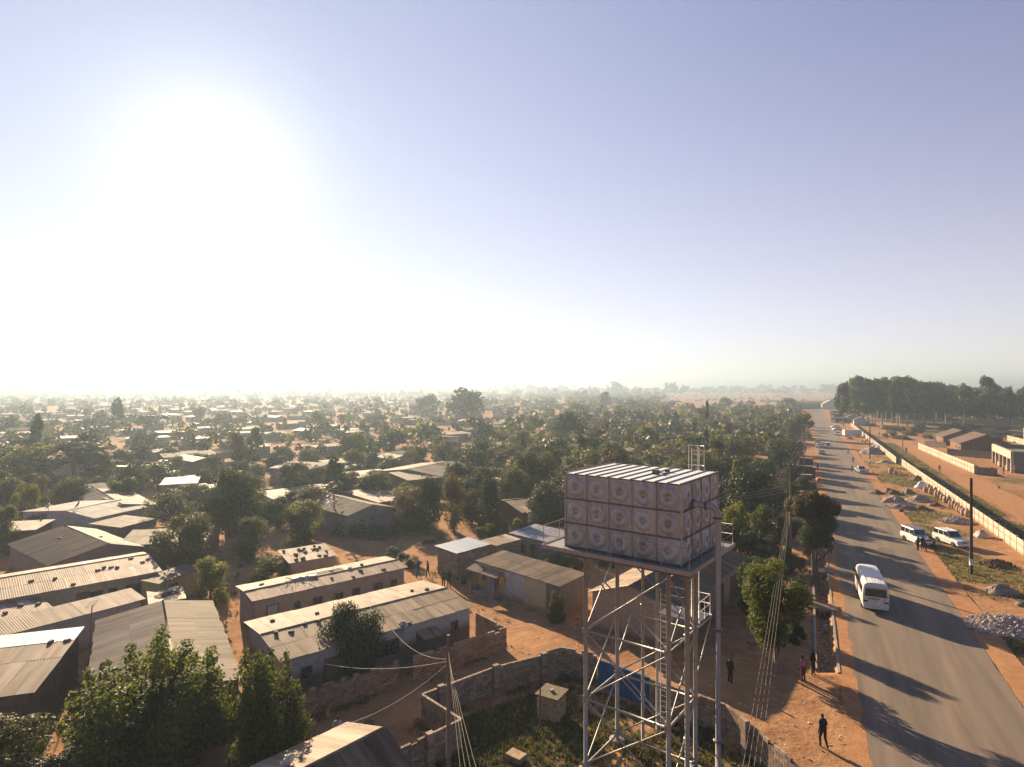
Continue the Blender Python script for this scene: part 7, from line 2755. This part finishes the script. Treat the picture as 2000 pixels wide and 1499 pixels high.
def clutter():
    r = random.Random(44)
    drum = MB().lathe([(.28, 0), (.29, .02), (.28, .3), (.295, .31), (.28, .33), (.28, .58), (.295, .6), (.28, .62), (.28, .86), (.29, .88), (.26, .87), (.0, .86)], 14)
    jer = MB().box(0, 0, 0, .28, .18, .38, taper=.9).tube([(0, -.03, .38), (0, .05, .46), (.1, .05, .40)], .025, 5)
    bas = MB().lathe([(.2, 0), (.33, .16), (.35, .16), (.34, .14), (.18, .02), (0, .02)], 14)
    log = MB()
    for k in range(11):
        log.tube([(r.uniform(-.1, .1) - .7, (k % 4) * .17, .08 + .14 * (k // 4)), (r.uniform(-.1, .1) + .7, (k % 4) * .17 + r.uniform(-.05, .05), .08 + .14 * (k // 4))], .07, 6)
    chair = MB().box(0, 0, .4, .42, .42, .04).box(0, .2, .44, .42, .04, .42)
    for a_, b_ in ((-.18, -.18), (.18, -.18), (-.18, .18), (.18, .18)): chair.box(a_, b_, 0, .05, .05, .4)
    kinds = [('oil_drum', 'drum', drum, ['paint_dark', 'rusty', 'rusty']), ('water_can', 'water can', jer, ['plastic_yellow', 'litter']), ('wash_basin', 'basin', bas, ['litter', 'cloth_pink', 'cloth_green']),
             ('log_pile', 'log pile', log, ['wood_grey', 'wood']), ('chair', 'chair', chair, ['litter', 'wood'])]
    look = dict(paint_dark='dark', plastic_blue='blue', rusty='rusty', plastic_yellow='yellow', litter='white', cloth_pink='pink', cloth_green='green', wood_grey='grey', wood='brown')
    cache = {}
    for (px, py) in ((905, 1140), (928, 1150), (610, 1062), (632, 1080), (560, 1040), (545, 1030), (520, 1100), (462, 1135), (458, 1160), (470, 1085), (700, 1330), (745, 1312), (850, 1290), (900, 1275), (880, 1262), (560, 1420),
                     (640, 1400), (720, 1440), (160, 1330), (155, 1370), (310, 1075), (300, 1088), (840, 1060), (862, 1052), (1555, 1200), (1570, 1160), (415, 1000), (430, 1012)):
        nm, word, mb_, mats_ = r.choice(kinds)
        mt = r.choice(mats_)
        if (nm, mt) not in cache: cache[(nm, mt)] = mb_.mesh(nm, M[mt])
        g = P(px, py)
        if not clear_of(g.x, g.y, .3, [(a_, b_, c_ * .5) for a_, b_, c_ in HOUSES[:40]]): continue
        o = link(nm, cache[(nm, mt)], None, (g.x, g.y, ground_z(g.x, g.y) - .01), (0, 0, r.uniform(0, 6)))
        tag(o, None, word, 'household things in the yards', 'thing')
        AUTO.append((o, look[mt], word + ' on the ground', Vector((g.x, g.y, .3))))


clutter()


def clothesline():
    a = P(545, 958); b = P(612, 942)
    root = thing('washing_line', 'washing hung on a line in front of the brown tin house', 'washing line', (a.x, a.y, 0))
    d = b - a
    for q in (Vector((0, 0, 0)), d): MB().tube([(q.x, q.y, -.1), (q.x, q.y, 2.0)], .05, 6).build('post', M['wood_dark'], root)
    MB().tube([(0, 0, 1.95), tuple(d * .5 + Vector((0, 0, 1.75))), (d.x, d.y, 1.95)], .012, 4).build('line', M['cable'], root)
    for k in range(9):
        t = .08 + .09 * k
        q = d * t
        MB().box(q.x, q.y, .85 + .15 * (k % 3), .75, .02, .95 - .15 * (k % 3), rz=math.atan2(d.y, d.x)).build('cloth', M[['cloth_white', 'cloth_white', 'cloth_pink', 'cloth_white', 'cloth_blue'][k % 5]], root)


clothesline()

# ------------------------------------------------------------------ labels that say which one, from what stands nearest to it
LAND = [(1230, 1000, 'the water tank'), (1705, 1150, 'the white minibus'), (909, 785, 'the larger domed tree'), (835, 787, 'the smaller domed tree'), (690, 1190, 'the lower-centre row house'), (630, 1120, 'the patched row house'),
        (1600, 815, 'the far road end'), (150, 1062, 'the brown gabled house'), (905, 1075, 'the bluish-roofed block hut'), (229, 800, 'the tall conifer in the haze'), (73, 850, 'the conifer near the left edge'), (172, 880, 'the great dark round tree'),
        (848, 880, 'the leaning bare tree'), (586, 915, 'the house with the washing'), (700, 1005, 'the plain gable house'), (726, 792, 'the wide bare tree'), (1113, 835, 'the towering dark tree'), (945, 845, 'the dark round tree below the domed trees'), (1381, 818, 'the slim cypress'),
        (1467, 910, 'the wide brown-green tree'), (1571, 830, 'the wind-blown roadside tree'), (312, 915, 'the wide dark thicket'), (445, 980, 'the tall dark tree by the path'), (1795, 832, 'the white van at the grove'), (1900, 870, 'the red-roofed brick house'), (1652, 780, 'the left end of the grove'),
        (433, 770, 'the lattice mast'), (982, 900, 'the flat-topped acacia'), (1543, 810, 'the black tank on a stand'), (190, 1000, 'the white-roofed gabled house'), (363, 940, 'the two-part pink house'), (680, 875, 'the very dark tree'), (624, 790, 'the small bare tree'), (1030, 985, 'the brick house left of the tank'), (1455, 960, 'the dark tree right of the tank')]
ORD = ['nearest', 'second', 'third', 'fourth', 'fifth', 'sixth', 'seventh', 'eighth', 'ninth', 'tenth', 'eleventh', 'twelfth', 'thirteenth', 'fourteenth', 'fifteenth', 'sixteenth', 'seventeenth', 'eighteenth', 'nineteenth', 'twentieth',
       'twenty-first', 'twenty-second', 'twenty-third', 'twenty-fourth', 'twenty-fifth', 'twenty-sixth', 'twenty-seventh', 'twenty-eighth', 'twenty-ninth', 'thirtieth']


def auto_labels():
    buckets = {}
    for o, look, kind, pos in AUTO:
        if o.name.startswith('hedge'): kind = 'hedge bush'
        px, py = to_px(pos)
        best = min(LAND, key=lambda l: math.hypot(px - l[0], (py - l[1]) * 2.2))
        dx, dy = px - best[0], (py - best[1]) * 2.2
        if abs(dx) > abs(dy): side = 'to the right of' if dx > 0 else 'to the left of'
        else: side = 'below' if dy > 0 else 'above'
        buckets.setdefault((look, kind, side, best[2]), []).append((math.hypot(dx, dy), o))
        o['group'] = o.get('group') or {'house': 'houses of the township', 'tree': 'trees of the township', 'pole': 'thin poles among the houses', 'outhouse': 'outhouses of the township', 'yard wall': 'yard walls of the township', 'shrub': 'shrubs of the township'}.get(kind, 'hedge round the plain gable house')
    for (look, kind, side, land), lst in buckets.items():
        lst.sort(key=lambda q: q[0])
        for i, (d, o) in enumerate(lst):
            pre = '' if len(lst) == 1 else ORD[i] + ' '
            o['label'] = pre + look + ' ' + kind + ' ' + side + ' ' + land


auto_labels()

# ------------------------------------------------------------------ smoky air over the township
HZ = bpy.data.materials.new('haze')
HZ.use_nodes = True
_t = HZ.node_tree
_t.nodes.clear()
_o = _t.nodes.new('ShaderNodeOutputMaterial'); _v = _t.nodes.new('ShaderNodeVolumePrincipled')
_v.inputs['Density'].default_value = .0006
_v.inputs['Anisotropy'].default_value = .42
_v.inputs['Color'].default_value = (.35, .44, .54, 1)
_t.links.new(_v.outputs[0], _o.inputs['Volume'])
tag(MB().box(0, 3250, -2.2, 10200, 7100, 56).build('haze', HZ), 'thin smoky morning air lying over the whole township', kind='stuff')
